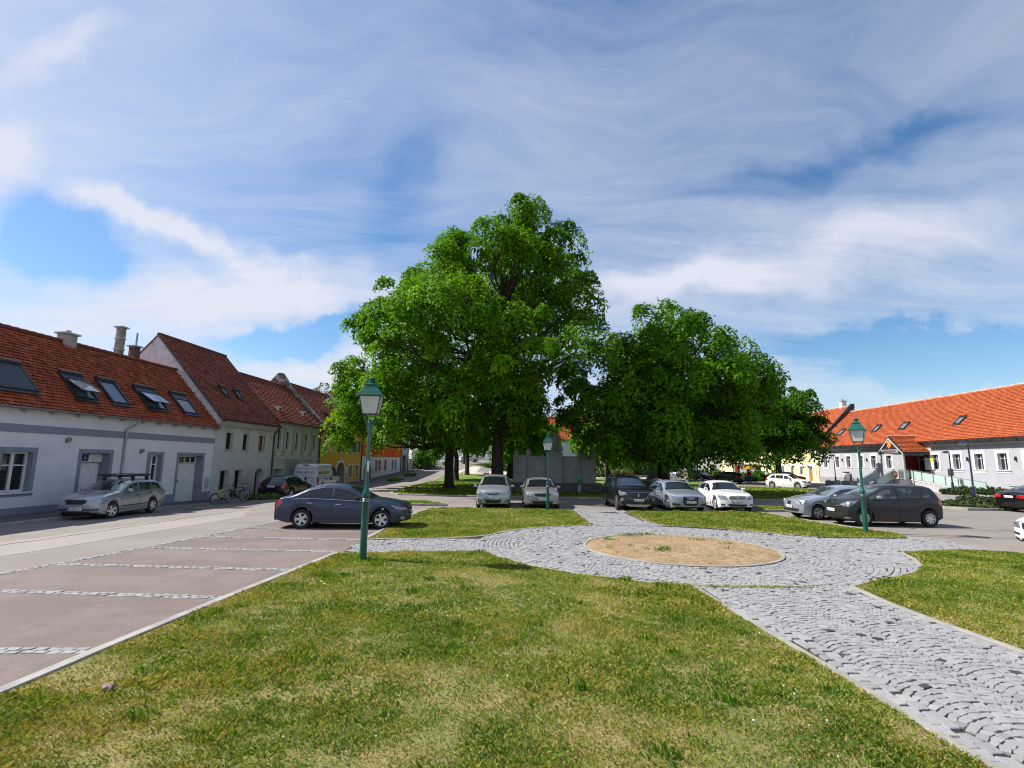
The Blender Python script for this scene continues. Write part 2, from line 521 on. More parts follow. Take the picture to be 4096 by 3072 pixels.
M_RIM = mat('alloy', (.60, .60, .62), rough=.28, metal=.6)
M_RIMD = mat('alloy_dark', (.20, .20, .21), rough=.3, metal=.6)
M_CHROME = mat('chrome', (.75, .75, .77), rough=.12, metal=1.0)
M_CGLASS = mat('car_glass', (.010, .013, .015), rough=.03, spec=.75)
M_CGLASS2 = mat('car_glass_light', (.09, .115, .115), (.022, .028, .030), rough=.03, spec=.75, scale=2.2, lo=.45, hi=.55)
M_LENS = mat('headlight_lens', (.34, .36, .39), (.16, .17, .19), rough=.08, scale=16, coat=1, metal=.35)
M_TAIL = mat('tail_lens', (.42, .012, .012), (.30, .008, .010), rough=.1, coat=1)
M_PLATE = mat('plate_white', (.72, .72, .70), rough=.4)
M_PBLUE = mat('plate_blue', (.02, .05, .35), rough=.4)
M_INK = mat('ink_black', (.012, .012, .012), rough=.6)
M_UNDER = mat('underbody', (.008, .008, .008), rough=.9)


def paint(name, c, metal=0.0, rough=.32, coat=1.0):
    return mat('paint_' + name, c, tuple(x * .96 for x in c), rough=rough, metal=metal, coat=coat, scale=1)


PT_SILVER = paint('silver', (.36, .38, .42), metal=.55, rough=.34)
PT_SILVERW = paint('warm_silver', (.28, .275, .27), metal=.5, rough=.34)
PT_BLUE = paint('slate_blue', (.030, .043, .085), metal=.45, rough=.30, coat=.6)
PT_BLACK = paint('black', (.004, .004, .005), rough=.25, coat=.35)
PT_WHITE = paint('white', (.80, .80, .80), rough=.3)
PT_GREY = paint('dark_grey', (.020, .021, .024), metal=.3, rough=.38, coat=.4)
PT_ICE = paint('ice_blue_silver', (.34, .38, .45), metal=.5, rough=.34)
PT_NAVY = paint('navy', (.012, .016, .07), metal=.3, rough=.3)
PT_VAN = paint('van_white', (.66, .66, .67), rough=.4)

# ------------------------------------------------------------------ ground, roads, lawns
def ground_sheet():
    xs = np.unique(np.concatenate([np.linspace(-420, -40, 12), np.linspace(-40, 40, 81), np.linspace(40, 420, 12)]))
    ys = np.unique(np.concatenate([np.linspace(-80, -10, 5), np.linspace(-10, 130, 141), np.linspace(130, 900, 14)]))
    X, Y = np.meshgrid(xs, ys)
    V = np.stack([X.ravel(), Y.ravel(), gz(X, Y).ravel()], 1)
    n = len(xs); i = np.arange(len(ys) - 1)[:, None] * n + np.arange(n - 1)[None, :]
    i = i.ravel(); F = np.stack([i, i + 1, i + n + 1, i + n], 1)
    o = fast('ground', V, F, M_ASPH, smooth=True)
    tag(o, kind='structure')


ground_sheet()


def sheet(name, poly, m, off=.004, step=2.0, kind='structure', lift=None, rim=0.0):
    """flat outline laid over the terrain; rim gives it a visible thickness at its edge"""
    bm = bmesh.new()
    vs = [bm.verts.new((x, y, 0)) for x, y in poly]
    bm.faces.new(vs)
    x0, x1 = min(p[0] for p in poly), max(p[0] for p in poly); y0, y1 = min(p[1] for p in poly), max(p[1] for p in poly)
    flat = (x0 > -9 and y1 < 57) or y1 < 18
    if not flat:
        for ax, a, b in ((0, x0, x1), (1, y0, y1)):
            k = a + step
            while k < b:
                no = (1, 0, 0) if ax == 0 else (0, 1, 0)
                co = (k, 0, 0) if ax == 0 else (0, k, 0)
                bmesh.ops.bisect_plane(bm, geom=bm.verts[:] + bm.edges[:] + bm.faces[:], plane_co=co, plane_no=no)
                k += step
    if rim:
        be = [e for e in bm.edges if e.is_boundary]
        r = bmesh.ops.extrude_edge_only(bm, edges=be)
        for v in r['geom']:
            if isinstance(v, bmesh.types.BMVert): v.co.z -= rim
    bmesh.ops.triangulate(bm, faces=bm.faces[:])
    for v in bm.verts: v.co.z += g1(v.co.x, v.co.y) + off
    bmesh.ops.recalc_face_normals(bm, faces=bm.faces)
    me = bpy.data.meshes.new(name); bm.to_mesh(me); bm.free()
    if me.polygons and sum(p.normal.z for p in me.polygons) < 0: me.flip_normals()
    me.materials.append(m)
    o = bpy.data.objects.new(name, me); COL.objects.link(o)
    tag(o, kind=kind)
    return o


def ribbon(name, pts, w, h, m, z0=-.05, step=1.0, side=0.0, joints=0.0):
    """kerb-like strip along a line: w wide, top h above the ground; side shifts it sideways"""
    P = []
    for a, b in zip(pts[:-1], pts[1:]):
        L = math.dist(a, b); n = max(1, int(L / step))
        for i in range(n): P.append((a[0] + (b[0] - a[0]) * i / n, a[1] + (b[1] - a[1]) * i / n))
    P.append(pts[-1])
    mb = MB()
    vs = []; fs = []
    closed = math.dist(P[0], P[-1]) < .01
    for i, p in enumerate(P):
        q0 = P[i - 1] if i > 0 else (P[-2] if closed else p); q1 = P[i + 1] if i < len(P) - 1 else (P[1] if closed else p)
        d = Vector((q1[0] - q0[0], q1[1] - q0[1])).normalized(); nrm = Vector((-d.y, d.x))
        jit = random.uniform(-.006, .006)
        for s, z in ((-.5, z0), (-.5, h - .012), (-.42, h + jit * .3), (.42, h + jit * .3), (.5, h - .012), (.5, z0)):
            x = p[0] + nrm.x * (s * w + side); y = p[1] + nrm.y * (s * w + side)
            vs.append((x, y, g1(x, y) + z))
    for i in range(len(P) - 1):
        for k in range(5):
            fs.append((i * 6 + k, i * 6 + k + 1, i * 6 + k + 7, i * 6 + k + 6))
    fs.append((0, 1, 2, 3, 4, 5)); e = (len(P) - 1) * 6; fs.append((e + 5, e + 4, e + 3, e + 2, e + 1, e))
    mb.add(vs, fs)
    return tag(mb.build(name, m, sharp=30), kind='structure')


LAWN_MAIN = [(-5.75, -6), (-4.92, 4.0), (-4.75, 6.8), (-4.55, 9.3), (-4.32, 11.6), (-4.17, 13.03), (-2.65, 13.33), (-1.6, 13.5), (-.82, 13.56), (-.55, 13.3), (-.2, 12.7), (.42, 11.92), (.9, 11.42), (1.45, 11.03), (2.1, 10.62), (2.75, 10.3), (3.42, 10.1), (3.47, 8.8), (3.56, 7.1), (3.64, 5.6), (3.68, 4.2), (3.75, -6)]
LAWN_FAR = [(-4.12, 15.45), (-3.1, 15.6), (-2.1, 15.82), (-1.3, 16.1), (-.75, 16.55), (-.15, 17.6), (.65, 18.5), (1.5, 18.98), (2.45, 19.3), (3.0, 19.62), (2.9, 25.4), (-.5, 25.65), (-3.8, 25.5), (-4.02, 23.6), (-4.1, 20)]
LAWN_RIGHT = [(5.4, 24.9), (6.2, 25.5), (9, 25.6), (12.15, 25.7), (12.36, 23.4), (12.5, 21.1), (12.75, 20.1), (13.05, 18.9), (13.25, 18.2), (13.1, 17.5), (12.8, 17.2), (11.9, 17.1), (10.1, 17.05), (9.2, 17.6), (8.3, 18.45), (7.1, 19.15), (5.75, 19.6), (5.5, 21.0), (5.4, 23)]
LAWN_NEAR_RIGHT = [(6.61, 10.27), (7.4, 10.75), (8.2, 11.2), (8.98, 11.75), (9.68, 12.5), (10.2, 13.35), (10.55, 14.2), (11.4, 14.62), (12.8, 14.78), (14.0, 14.35), (15.6, 13.4), (17.5, 11.5), (18.5, 6), (18.5, -6), (6.75, -6), (6.62, 5), (6.5, 7.2), (6.45, 8.2), (6.46, 9.1)]
CIR = (4.62, 14.55)
PARK = [(-12.6, -6), (-11.2, 3.5), (-10.0, 10.4), (-9.7, 11.8), (-9.35, 14.2), (-9.05, 15.8), (-8.85, 17.7), (-8.65, 20.0), (-8.4, 23.4), (-4.02, 23.6), (-4.2, 15.5), (-4.23, 13.0), (-4.6, 9.3), (-4.97, 4.0), (-5.8, -6)]
sheet('parking_ground', PARK, M_PARK, .004)
for nm, pl in (('lawn_base', LAWN_MAIN), ('lawn_base', LAWN_FAR), ('lawn_base', LAWN_RIGHT), ('lawn_base', LAWN_NEAR_RIGHT)):
    sheet(nm, pl, M_SOIL, .035, rim=.05)
# bed under the cobbles
JOINT = [(-4.25, 13.0), (-4.2, 15.5), (-2, 16.0), (0, 19), (2.85, 20.2), (2.85, 25.7), (5.45, 25.4), (5.45, 19.9), (9, 18.6), (10.2, 17.2), (13.2, 17.3), (13.4, 16.6), (13.3, 14.8), (10.5, 14.0), (8.5, 11.0), (6.7, 10.0), (6.7, -6), (3.5, -6), (3.4, 10), (1, 11), (-1, 13)]
sheet('path_bed', JOINT, M_JOINT, .008)


def circ(c, r, n=48, a0=0, a1=2 * PI):
    return [(c[0] + r * math.cos(a0 + (a1 - a0) * i / n), c[1] + r * math.sin(a0 + (a1 - a0) * i / n)) for i in range(n + 1)]


BED_R = 2.5
def bed():
    rr = np.linspace(0, BED_R, 46); th = np.linspace(0, 2 * PI, 150)[:-1]; V = []
    for r in rr:
        for a in th:
            x, y = CIR[0] + r * math.cos(a), CIR[1] + r * math.sin(a)
            k = min(1, (BED_R - r) / .25); z = .03 + .035 * k + k * (.030 * mnoise.noise(Vector((x * 2.2, y * 2.2, 3))) + .026 * mnoise.noise(Vector((x * 7, y * 7, 9))) + .016 * mnoise.noise(Vector((x * 17, y * 17, 5))))
            V.append((x, y, z))
    n = len(th); F = [(i * n + j, i * n + (j + 1) % n, (i + 1) * n + (j + 1) % n, (i + 1) * n + j) for i in range(len(rr) - 1) for j in range(n)]
    tag(fast('flower_bed_ground', np.array(V), np.array(F), M_SAND, smooth=True), kind='structure')
    N = 2600; a = RNG.uniform(0, 2 * PI, N); r = BED_R * np.sqrt(RNG.random(N)) * .99; x = CIR[0] + r * np.cos(a); y = CIR[1] + r * np.sin(a); b = RNG.uniform(0, PI, N); L = RNG.uniform(.02, .07, N); w = RNG.uniform(.002, .006, N); z = .075 + RNG.uniform(0, .02, N)
    dx, dy, px, py = np.cos(b) * L, np.sin(b) * L, -np.sin(b) * w, np.cos(b) * w; dz = RNG.normal(0, .012, N)
    q = [np.stack([x - dx + s_ * px, y - dy + s_ * py, z - dz], 1) for s_ in (-1, 1)] + [np.stack([x + dx + s_ * px, y + dy + s_ * py, z + dz], 1) for s_ in (1, -1)]
    V2 = np.stack(q, 1).reshape(-1, 3); ti = np.where(RNG.random(N) < .25, RNG.uniform(.1, .4, N), RNG.uniform(.7, 1, N))
    tag(fast('bed_litter', V2, np.arange(4 * N).reshape(N, 4), M_BLADE, tint=np.repeat(ti, 4)), kind='stuff')


bed()
ribbon('bed_edging', circ(CIR, BED_R + .05, 64), .10, .05, M_EDGE, z0=.0)
for pts in (LAWN_MAIN[5:17],): ribbon('path_edging', pts, .10, .042, M_EDGE, z0=0, side=.05)
ribbon('path_edging', LAWN_MAIN[16:], .11, .042, M_EDGE, z0=0, side=.055)
ribbon('path_edging', LAWN_FAR[:10], .10, .042, M_EDGE, z0=0, side=-.05)
ribbon('path_edging', LAWN_RIGHT[11:] + LAWN_RIGHT[:1], .10, .042, M_EDGE, z0=0, side=-.05)
ribbon('path_edging', LAWN_NEAR_RIGHT[:9], .10, .042, M_EDGE, z0=0, side=.05)
ribbon('path_edging', LAWN_NEAR_RIGHT[14:] + LAWN_NEAR_RIGHT[:1], .11, .042, M_EDGE, z0=0, side=.055)
ribbon('lawn_kerb', LAWN_MAIN[:6], .15, .06, M_KERB, side=.075)
ribbon('lawn_kerb', [LAWN_FAR[0]] + LAWN_FAR[:-4:-1][::1] + [LAWN_FAR[-3]], .15, .06, M_KERB, side=.075)
ribbon('lawn_kerb', LAWN_FAR[10:13], .14, .05, M_KERB, side=-.07)
ribbon('lawn_kerb', LAWN_RIGHT[:4], .14, .05, M_KERB, side=.07)
ribbon('lawn_kerb', LAWN_RIGHT[3:9], .14, .06, M_KERB, side=.07)
ribbon('lawn_kerb', LAWN_NEAR_RIGHT[8:12], .14, .05, M_KERB, side=.07)
# small kerbed grass islands
ISLES = [
    [(-3.3, 27.2), (-6.8, 27.0), (-7.9, 28.2), (-7.5, 29.6), (-4.6, 29.4)],
    [(12.7, 26.3), (14.9, 26.6), (15.4, 27.6), (14.8, 28.6), (12.7, 28.7)],
]


def isle(poly, m=M_TURF, h=.11, name='grass_island'):
    p = poly + [poly[0]]
    ribbon('island_kerb', p, .14, h, M_KERB)
    return sheet(name, poly, m, h - .03, step=3)


for pl in ISLES: isle(pl)
# lawns under the trees, with pale paths between
LAWN_A = [(-8.4, 36.6), (-7.6, 35.4), (-4.6, 34.5), (3, 34.3), (10, 34.4), (17, 34.7), (22, 35.6), (26.5, 38.5), (30, 44), (31.3, 48.0), (29.2, 50.6), (25.5, 54), (20, 57), (-8.8, 57.0), (-8.9, 46)]
LAWN_B = [(-8.7, 58.5), (22, 59), (25.5, 61), (25.4, 66), (24.5, 75), (16, 80), (8, 72), (-8.6, 71)]
LAWN_C = [(-7, 95), (10, 90), (20, 97), (24, 120), (-4, 120)]
for i, pl in enumerate((LAWN_A, LAWN_B, LAWN_C)):
    sheet('turf', pl, M_TURF, .05, step=3, rim=.08)
    if i < 2: ribbon('turf_kerb', pl + [pl[0]], .16, .09, M_KERB, step=2)
sheet('gravel_path', [(-8.7, 57.1), (20, 57.15), (25.4, 54.1), (26.6, 55.2), (22.3, 58.8), (-8.7, 58.4)], M_GRAVEL, .012, step=3)
sheet('gravel_path', [(-8.6, 72), (8, 73), (16, 81), (24.5, 76), (24, 84), (12, 89), (-6.5, 92)], M_GRAVEL, .012, step=3)
sheet('gravel_path', [(2.7, 35.0), (5.0, 35.0), (6.2, 39.6), (2.2, 39.6)], M_WALK, .060, step=3)
# pavement on the left, in front of the house row
FX0, FY0, FK = -19.0, 19.0, 0.06


def facx(y): return FX0 + FK * (y - FY0)


WK = [(-17.6, -6), (-16.95, 12), (-16.75, 19), (-16.55, 30.6), (-17.25, 32.4), (-16.95, 43.5), (-14.3, 45.5), (-13.95, 60), (-13.6, 75), (-12.6, 92), (-10.6, 116)]


def walkx(y): return float(np.interp(y, [p[1] for p in WK], [p[0] for p in WK]))


def pavement():
    mb = MB(); ys = np.arange(-6, 117, 1.0); vs = []; fs = []
    for y in ys:
        for x in (facx(y) - .3, walkx(y)):
            vs.append((x, y, g1(x, y) + .10))
    for i in range(len(ys) - 1): fs.append((2 * i, 2 * i + 1, 2 * i + 3, 2 * i + 2))
    mb.add(vs, fs)
    tag(mb.build('pavement', M_WALK), kind='structure')


pavement()
ribbon('pavement_kerb', [(walkx(y), y) for y in np.arange(-6, 117, 1.5)], .16, .11, M_KERB, side=-.08)
HEDGE_ISLE = [(-16.3, 30.75), (-13.75, 30.95), (-13.55, 31.6), (-14.0, 32.15), (-16.3, 32.1)]
isle(HEDGE_ISLE, M_SOIL, .12, 'planting_soil')
for c in ((-12.9, 57.5), (-12.9, 66.5), (-11.6, 93)):
    isle([(c[0] - .75, c[1] - 2.2), (c[0] + .5, c[1] - 2.0), (c[0] + .9, c[1] - 1.0), (c[0] + .8, c[1] + 1.2), (c[0] + .3, c[1] + 2.2), (c[0] - .75, c[1] + 2.3)])
# right-hand side: kerbed shrub beds and the town hall pavement
BED1 = [(38.3, 47.0), (38.1, 46.2), (38.9, 42.5), (42.0, 41.0), (42.2, 43.0), (41.5, 46.5), (40, 47.8)]
BED2 = [(25.9, 32.3), (25.0, 31.0), (24.65, 29.6), (25.0, 28.7), (27.5, 28.9), (31, 30.6), (34.5, 35.5), (33.5, 38.0), (31, 36.2)]
isle(BED1, M_SOIL, .13, 'planting_soil'); isle(BED2, M_SOIL, .13, 'planting_soil')
RXF, RYF, RK = 44.0, 73.0, 0.05


def rfx(y): return RXF + RK * (y - RYF)


sheet('town_hall_pavement', [(rfx(100) + .3, 100), (rfx(38) + .3, 38), (rfx(38) - 1.2, 38), (rfx(48) - 2.6, 48), (rfx(62) - 5, 62), (rfx(75) - 5.5, 75), (rfx(100) - 4.5, 100)], M_GRAVEL, .06, step=8, rim=.08)
# road patches and seams
sheet('road_patch', [(-14.6, 8.0), (-12.4, 8.1), (-11.4, 14), (-10.6, 21), (-11.9, 24), (-13, 18)], groundmat('asphalt_patch', (.245, .215, .195), (.265, .235, .215), (.22, .195, .175)), .005, step=4)
sheet('road_patch', [(15, 28.6), (33, 30.5), (40, 38), (36, 47), (30, 40), (17, 34), (15, 31)], groundmat('asphalt_patch_grey', (.20, .19, .185), (.23, .22, .21), (.17, .16, .155)), .005, step=6)
M_SEAM = mat('tar_seam', (.07, .06, .055), rough=.7)


def seam(pts, w=.035):
    mb = MB(); vs = []; fs = []
    P = []
    for a, b in zip(pts[:-1], pts[1:]):
        n = max(1, int(math.dist(a, b) / .5))
        for i in range(n): P.append((a[0] + (b[0] - a[0]) * i / n + random.uniform(-.03, .03), a[1] + (b[1] - a[1]) * i / n + random.uniform(-.03, .03)))
    P.append(pts[-1])
    for i, p in enumerate(P):
        q = P[min(i + 1, len(P) - 1)]; q0 = P[max(i - 1, 0)]
        d = Vector((q[0] - q0[0], q[1] - q0[1])).normalized()
        k = w * random.uniform(.4, 1.2)
        for s in (-1, 1):
            x, y = p[0] - d.y * s * k, p[1] + d.x * s * k
            vs.append((x, y, g1(x, y) + .009))
    for i in range(len(P) - 1): fs.append((2 * i, 2 * i + 1, 2 * i + 3, 2 * i + 2))
    mb.add(vs, fs)
    return tag(mb.build('tar_seam', M_SEAM, sharp=0), kind='structure')


seam([(-13.4, 12.5), (-12.9, 16), (-12.4, 21), (-11.6, 26), (-11.0, 33)])
seam([(-4, 30.4), (6, 31), (14, 30.6)], .025)
seam([(13.2, 17.9), (15.5, 17.6), (19.5, 17.7)], .02)
seam([(14.5, 20.2), (18, 19.6), (23, 20.4)], .02)


def manhole(x, y, r, label):
    mb = MB(); z = g1(x, y)
    mb.lathe([(r * 1.12, 0), (r * 1.12, .012), (r * 1.02, .014), (r * 1.0, .008)], 28, (x, y, z + .002))
    mb.lathe([(r * .98, 0), (r * .98, .010), (0, .011)], 28, (x, y, z + .002))
    for i in range(-3, 4):
        w = math.sqrt(max(0, r * r * .8 - (i * r * .25) ** 2))
        mb.box((x - w, y + i * r * .25 - .012, z + .010), (x + w, y + i * r * .25 + .012, z + .018))
    o = mb.build('manhole_cover', mat('cast_iron', (.10, .092, .085), (.14, .13, .12), rough=.6, scale=20))
    tag(o, label, 'manhole cover')


manhole(-13.05, 25.4, .38, 'round iron manhole cover in the sunlit road behind the blue saloon')
manhole(12.9, 17.55 + .35, .33, 'worn round manhole cover where the cobbles meet the road by the right lamp')
manhole(-15.2, 25.0, .36, 'shaded round iron manhole cover in the road behind the silver roof-rack estate')


# ------------------------------------------------------------------ cobbles
def stones(name, cx, cy, ang, lt, lr, z=.026, jit=.0075, tint=None):
    """cobbles: chamfered blocks; lt along the row, lr across it"""
    n = len(cx)
    cx = np.asarray(cx); cy = np.asarray(cy); ang = np.asarray(ang); lt = np.broadcast_to(lt, n); lr = np.broadcast_to(lr, n)
    sx = np.array([-1, 1, 1, -1]); sy = np.array([-1, -1, 1, 1])
    a = lt[:, None] * .5 * sx + RNG.normal(0, jit, (n, 4)); b = lr[:, None] * .5 * sy + RNG.normal(0, jit, (n, 4))
    ca, sa = np.cos(ang)[:, None], np.sin(ang)[:, None]
    h = z + RNG.normal(0, .003, n)
    cut = RNG.uniform(.05, .15, (n, 4))
    def ring(k, zz):
        x = cx[:, None] + (a * ca - b * sa) * k; y = cy[:, None] + (a * sa + b * ca) * k
        xn, yn = np.roll(x, -1, 1), np.roll(y, -1, 1); xp, yp = np.roll(x, 1, 1), np.roll(y, 1, 1)
        px = np.stack([x + (xp - x) * cut, x + (xn - x) * cut], 2).reshape(n, 8); py = np.stack([y + (yp - y) * cut, y + (yn - y) * cut], 2).reshape(n, 8)
        z8 = np.repeat(zz, 2, 1) if zz.shape[1] == 4 else np.broadcast_to(zz, (n, 8))
        return np.stack([px, py, z8], 2)
    tilt = RNG.normal(0, .0022, (n, 4))
    top = ring(.885, h[:, None] + tilt); mid = ring(.95, h[:, None] - .007 + tilt); bot = ring(.97, (h * 0)[:, None] + .002)
    V = np.concatenate([top, mid, bot], 1).reshape(-1, 3)
    base = (np.arange(n) * 24)[:, None]
    quads = [(o + i, o + 8 + i, o + 8 + (i + 1) % 8, o + (i + 1) % 8) for o in (0, 8) for i in range(8)]
    F4 = np.concatenate([base + np.array(q)[None, :] for q in quads], 0); F8 = base + np.arange(8)[None, :]
    if tint is None:
        tint = .08 + .92 * np.clip(RNG.normal(.5, .17, n), 0, 1)
        tint = np.where(RNG.random(n) < .022, RNG.random(n) * .05, tint)
    me = bpy.data.meshes.new(name)
    me.vertices.add(len(V)); me.vertices.foreach_set('co', V.astype(np.float32).ravel())
    lp = np.concatenate([F8.ravel(), F4.ravel()]).astype(np.int32); me.loops.add(len(lp)); me.loops.foreach_set('vertex_index', lp)
    st = np.concatenate([np.arange(n) * 8, n * 8 + np.arange(len(F4)) * 4]).astype(np.int32); me.polygons.add(len(st)); me.polygons.foreach_set('loop_start', st)
    me.attributes.new('tint', 'FLOAT', 'POINT').data.foreach_set('value', np.repeat(tint, 24).astype(np.float32))
    me.materials.append(M_STONE); me.update(calc_edges=True)
    me.polygons.foreach_set('use_smooth', np.zeros(len(st), bool))
    o = bpy.data.objects.new(name, me); COL.objects.link(o)
    tag(o, kind='structure')
    return o


LAWNS = (LAWN_MAIN, LAWN_FAR, LAWN_RIGHT, LAWN_NEAR_RIGHT)


def notlawn(x, y, grow=0.0):
    k = np.ones(len(x), bool)
    for L in LAWNS:
        k &= ~inpoly(x, y, L)
        if grow:
            for dx, dy in ((grow, 0), (-grow, 0), (0, grow), (0, -grow)): k &= ~inpoly(x + dx, y + dy, L)
    return k


def arcs(s0, s1, lanes, w, ps=.105):
    """segmental arcs along s in lanes of width w: returns s, t, phi, tangential and radial size"""
    Ra = w / (2 * math.sin(R_(46)))
    S_, T_, A_, LT, LR = [], [], [], [], []
    nst = max(6, int(Ra * R_(92) / .108))
    for tc_ in lanes:
        for k in np.arange(s0, s1, ps):
            ph = np.linspace(-R_(46), R_(46), nst + 1)[:-1] + R_(92) / nst / 2 + RNG.normal(0, .006)
            S_.append(k + Ra * np.cos(ph) - Ra * .86); T_.append(tc_ + Ra * np.sin(ph)); A_.append(ph)
            LT.append(np.full(nst, Ra * R_(92) / nst)); LR.append(ps * np.cos(ph) * 1.0)
    return [np.concatenate(q) for q in (S_, T_, A_, LT, LR)]


def paths():
    X, Y, A, LT, LR = [], [], [], [], []
    def put(x, y, a, lt, lr, keep):
        keep = keep & notlawn(x, y, .13)
        for l, q in ((X, x), (Y, y), (A, a), (LT, lt), (LR, lr)): l.append(q[keep])
    RO = 5.0; CO = (4.8, 14.9)
    rc = lambda x, y: np.hypot(x - CO[0], y - CO[1])
    # straight paths: origin, direction, length range, lanes, lane width
    def straight(ox, oy, dx, dy, s0, s1, lanes, w, hw, rmin):
        s, t, ph, lt, lr = arcs(s0, s1, lanes, w)
        nx, ny = dy, -dx
        x = ox + dx * s + nx * t; y = oy + dy * s + ny * t
        a = math.atan2(ny, nx) - ph
        put(x, y, a, lt, lr, (np.abs(t) < hw) & (rc(x, y) > rmin))
        for sg in (-1, 1):      # border rows
            for j in (0, 1, 2):
                sv = np.arange(s0, s1, .19) + .09 * j; sv = sv + RNG.normal(0, .010, len(sv)); tv = sg * (hw + .075 + .138 * j) + RNG.normal(0, .006, len(sv))
                x = ox + dx * sv + nx * tv; y = oy + dy * sv + ny * tv
                put(x, y, math.atan2(dy, dx) + RNG.normal(0, .05, len(sv)), np.full(len(sv), .185), np.full(len(sv), .138), rc(x, y) > rmin)
    straight(5.06, -3, 0, 1, 0, 14.5, (-.51, .51), 1.02, 1.02, RO + .06)
    straight(-4.15, 14.32, 1, 0.01, 0, 5, (-.5, .5), 1.0, 1.0, RO + .62)
    straight(4.2, 19, 0, 1, -1, 6.7, (-.55, .55), 1.1, 1.1, RO + .62)
    straight(8, 15.95, 1, 0, 0, 5.6, (-.5, .5), 1.0, 1.0, RO + .62)
    # ring round the bed: lanes run round it
    for r in (BED_R + .16, BED_R + .27):
        n = int(2 * PI * r / .15); th = np.arange(n) * 2 * PI / n + RNG.random()
        x = CIR[0] + r * np.cos(th); y = CIR[1] + r * np.sin(th)
        put(x, y, th + PI / 2, np.full(n, .145), np.full(n, .108), np.ones(n, bool))
    for r in [RO - .24 + .118 * i for i in range(9)]:
        n = int(2 * PI * r / .15); th = np.arange(n) * 2 * PI / n + RNG.random()
        x = CO[0] + r * np.cos(th); y = CO[1] + r * np.sin(th)
        put(x, y, th + PI / 2, np.full(n, .145), np.full(n, .108), (r < RO + .03) | (np.abs(x - 5.06) > 1.5) | (y > 12))
    for rl, w in ((BED_R + .33 + .52, 1.04), (BED_R + .33 + 1.04 + .52, 1.04)):
        s, t, ph, lt, lr = arcs(0, 2 * PI * rl, (0,), w)
        th = s / rl; rr = rl + t
        x = CIR[0] + rr * np.cos(th); y = CIR[1] + rr * np.sin(th)
        put(x, y, th - ph, lt, lr * np.clip(rr / rl, .8, 1.2), (rc(x, y) < RO - .28) & (rr > BED_R + .32))
    X, Y, A, LT, LR = [np.concatenate(q) for q in (X, Y, A, LT, LR)]
    stones('cobbled_path', X, Y, A, LT * .97, LR * .97)


paths()


def strip(p, q, rows=2, sz=(.16, .105)):
    L = math.dist(p, q); n = int(L / sz[0]); d = ((q[0] - p[0]) / L, (q[1] - p[1]) / L); a = math.atan2(d[1], d[0])
    X, Y = [], []
    for r in range(rows):
        s = (np.arange(n) + .5 + .45 * r) * sz[0]; t = (r - (rows - 1) / 2) * sz[1]
        X.append(p[0] + d[0] * s - d[1] * t); Y.append(p[1] + d[1] * s + d[0] * t)
    X = np.concatenate(X); Y = np.concatenate(Y)
    stones('cobble_strip', X, Y, np.full(len(X), a), sz[0] * .95, sz[1] * .95, z=.012, tint=.2 + .6 * RNG.random(len(X)))


for a, b in (((-6.9 - 3.5, 6.35), (-4.85, 6.55)), ((-10.25, 9.30), (-4.72, 8.98)), ((-9.75, 11.48), (-4.5, 11.2)), ((-9.35, 13.66), (-4.27, 13.45)), ((-9.1, 15.65), (-4.25, 15.45)), ((-8.85, 17.68), (-4.22, 17.55)), ((-8.7, 19.75), (-4.22, 19.75)), ((-8.5, 22.0), (-4.15, 22.0))):
    strip(a, b)
for a, b in zip(PARK[1:8], PARK[2:9]): strip(a, b)
strip((2.6, 26.2), (2.95, 31.5)); strip((-3.6, 26.2), (-3.3, 31.5)); strip((-2.6, 26), (-6.4, 26.4), 1)


# ------------------------------------------------------------------ grass
def vnoise(x, y, s, seed):
    r = np.random.default_rng(seed); g = r.random((64, 64))
    u = x * s + 100.3; v = y * s + 57.7
    i = np.floor(u).astype(int); j = np.floor(v).astype(int); a = u - i; b = v - j
    a = a * a * (3 - 2 * a); b = b * b * (3 - 2 * b)
    q = lambda ii, jj: g[ii % 64, jj % 64]
    return (q(i, j) * (1 - a) + q(i + 1, j) * a) * (1 - b) + (q(i, j + 1) * (1 - a) + q(i + 1, j + 1) * a) * b


def fbm(x, y, s, seed):
    return .5 * vnoise(x, y, s, seed) + .3 * vnoise(x, y, s * 2.3, seed + 1) + .2 * vnoise(x, y, s * 5.1, seed + 2)


def edge_dist(x, y, poly):
    d = np.full(len(x), 9.0)
    for (a, b), (c, e) in zip(poly, poly[1:] + poly[:1]):
        vx, vy = c - a, e - b; t = np.clip(((x - a) * vx + (y - b) * vy) / (vx * vx + vy * vy + 1e-9), 0, 1)
        d = np.minimum(d, np.hypot(x - a - vx * t, y - b - vy * t))
    return d


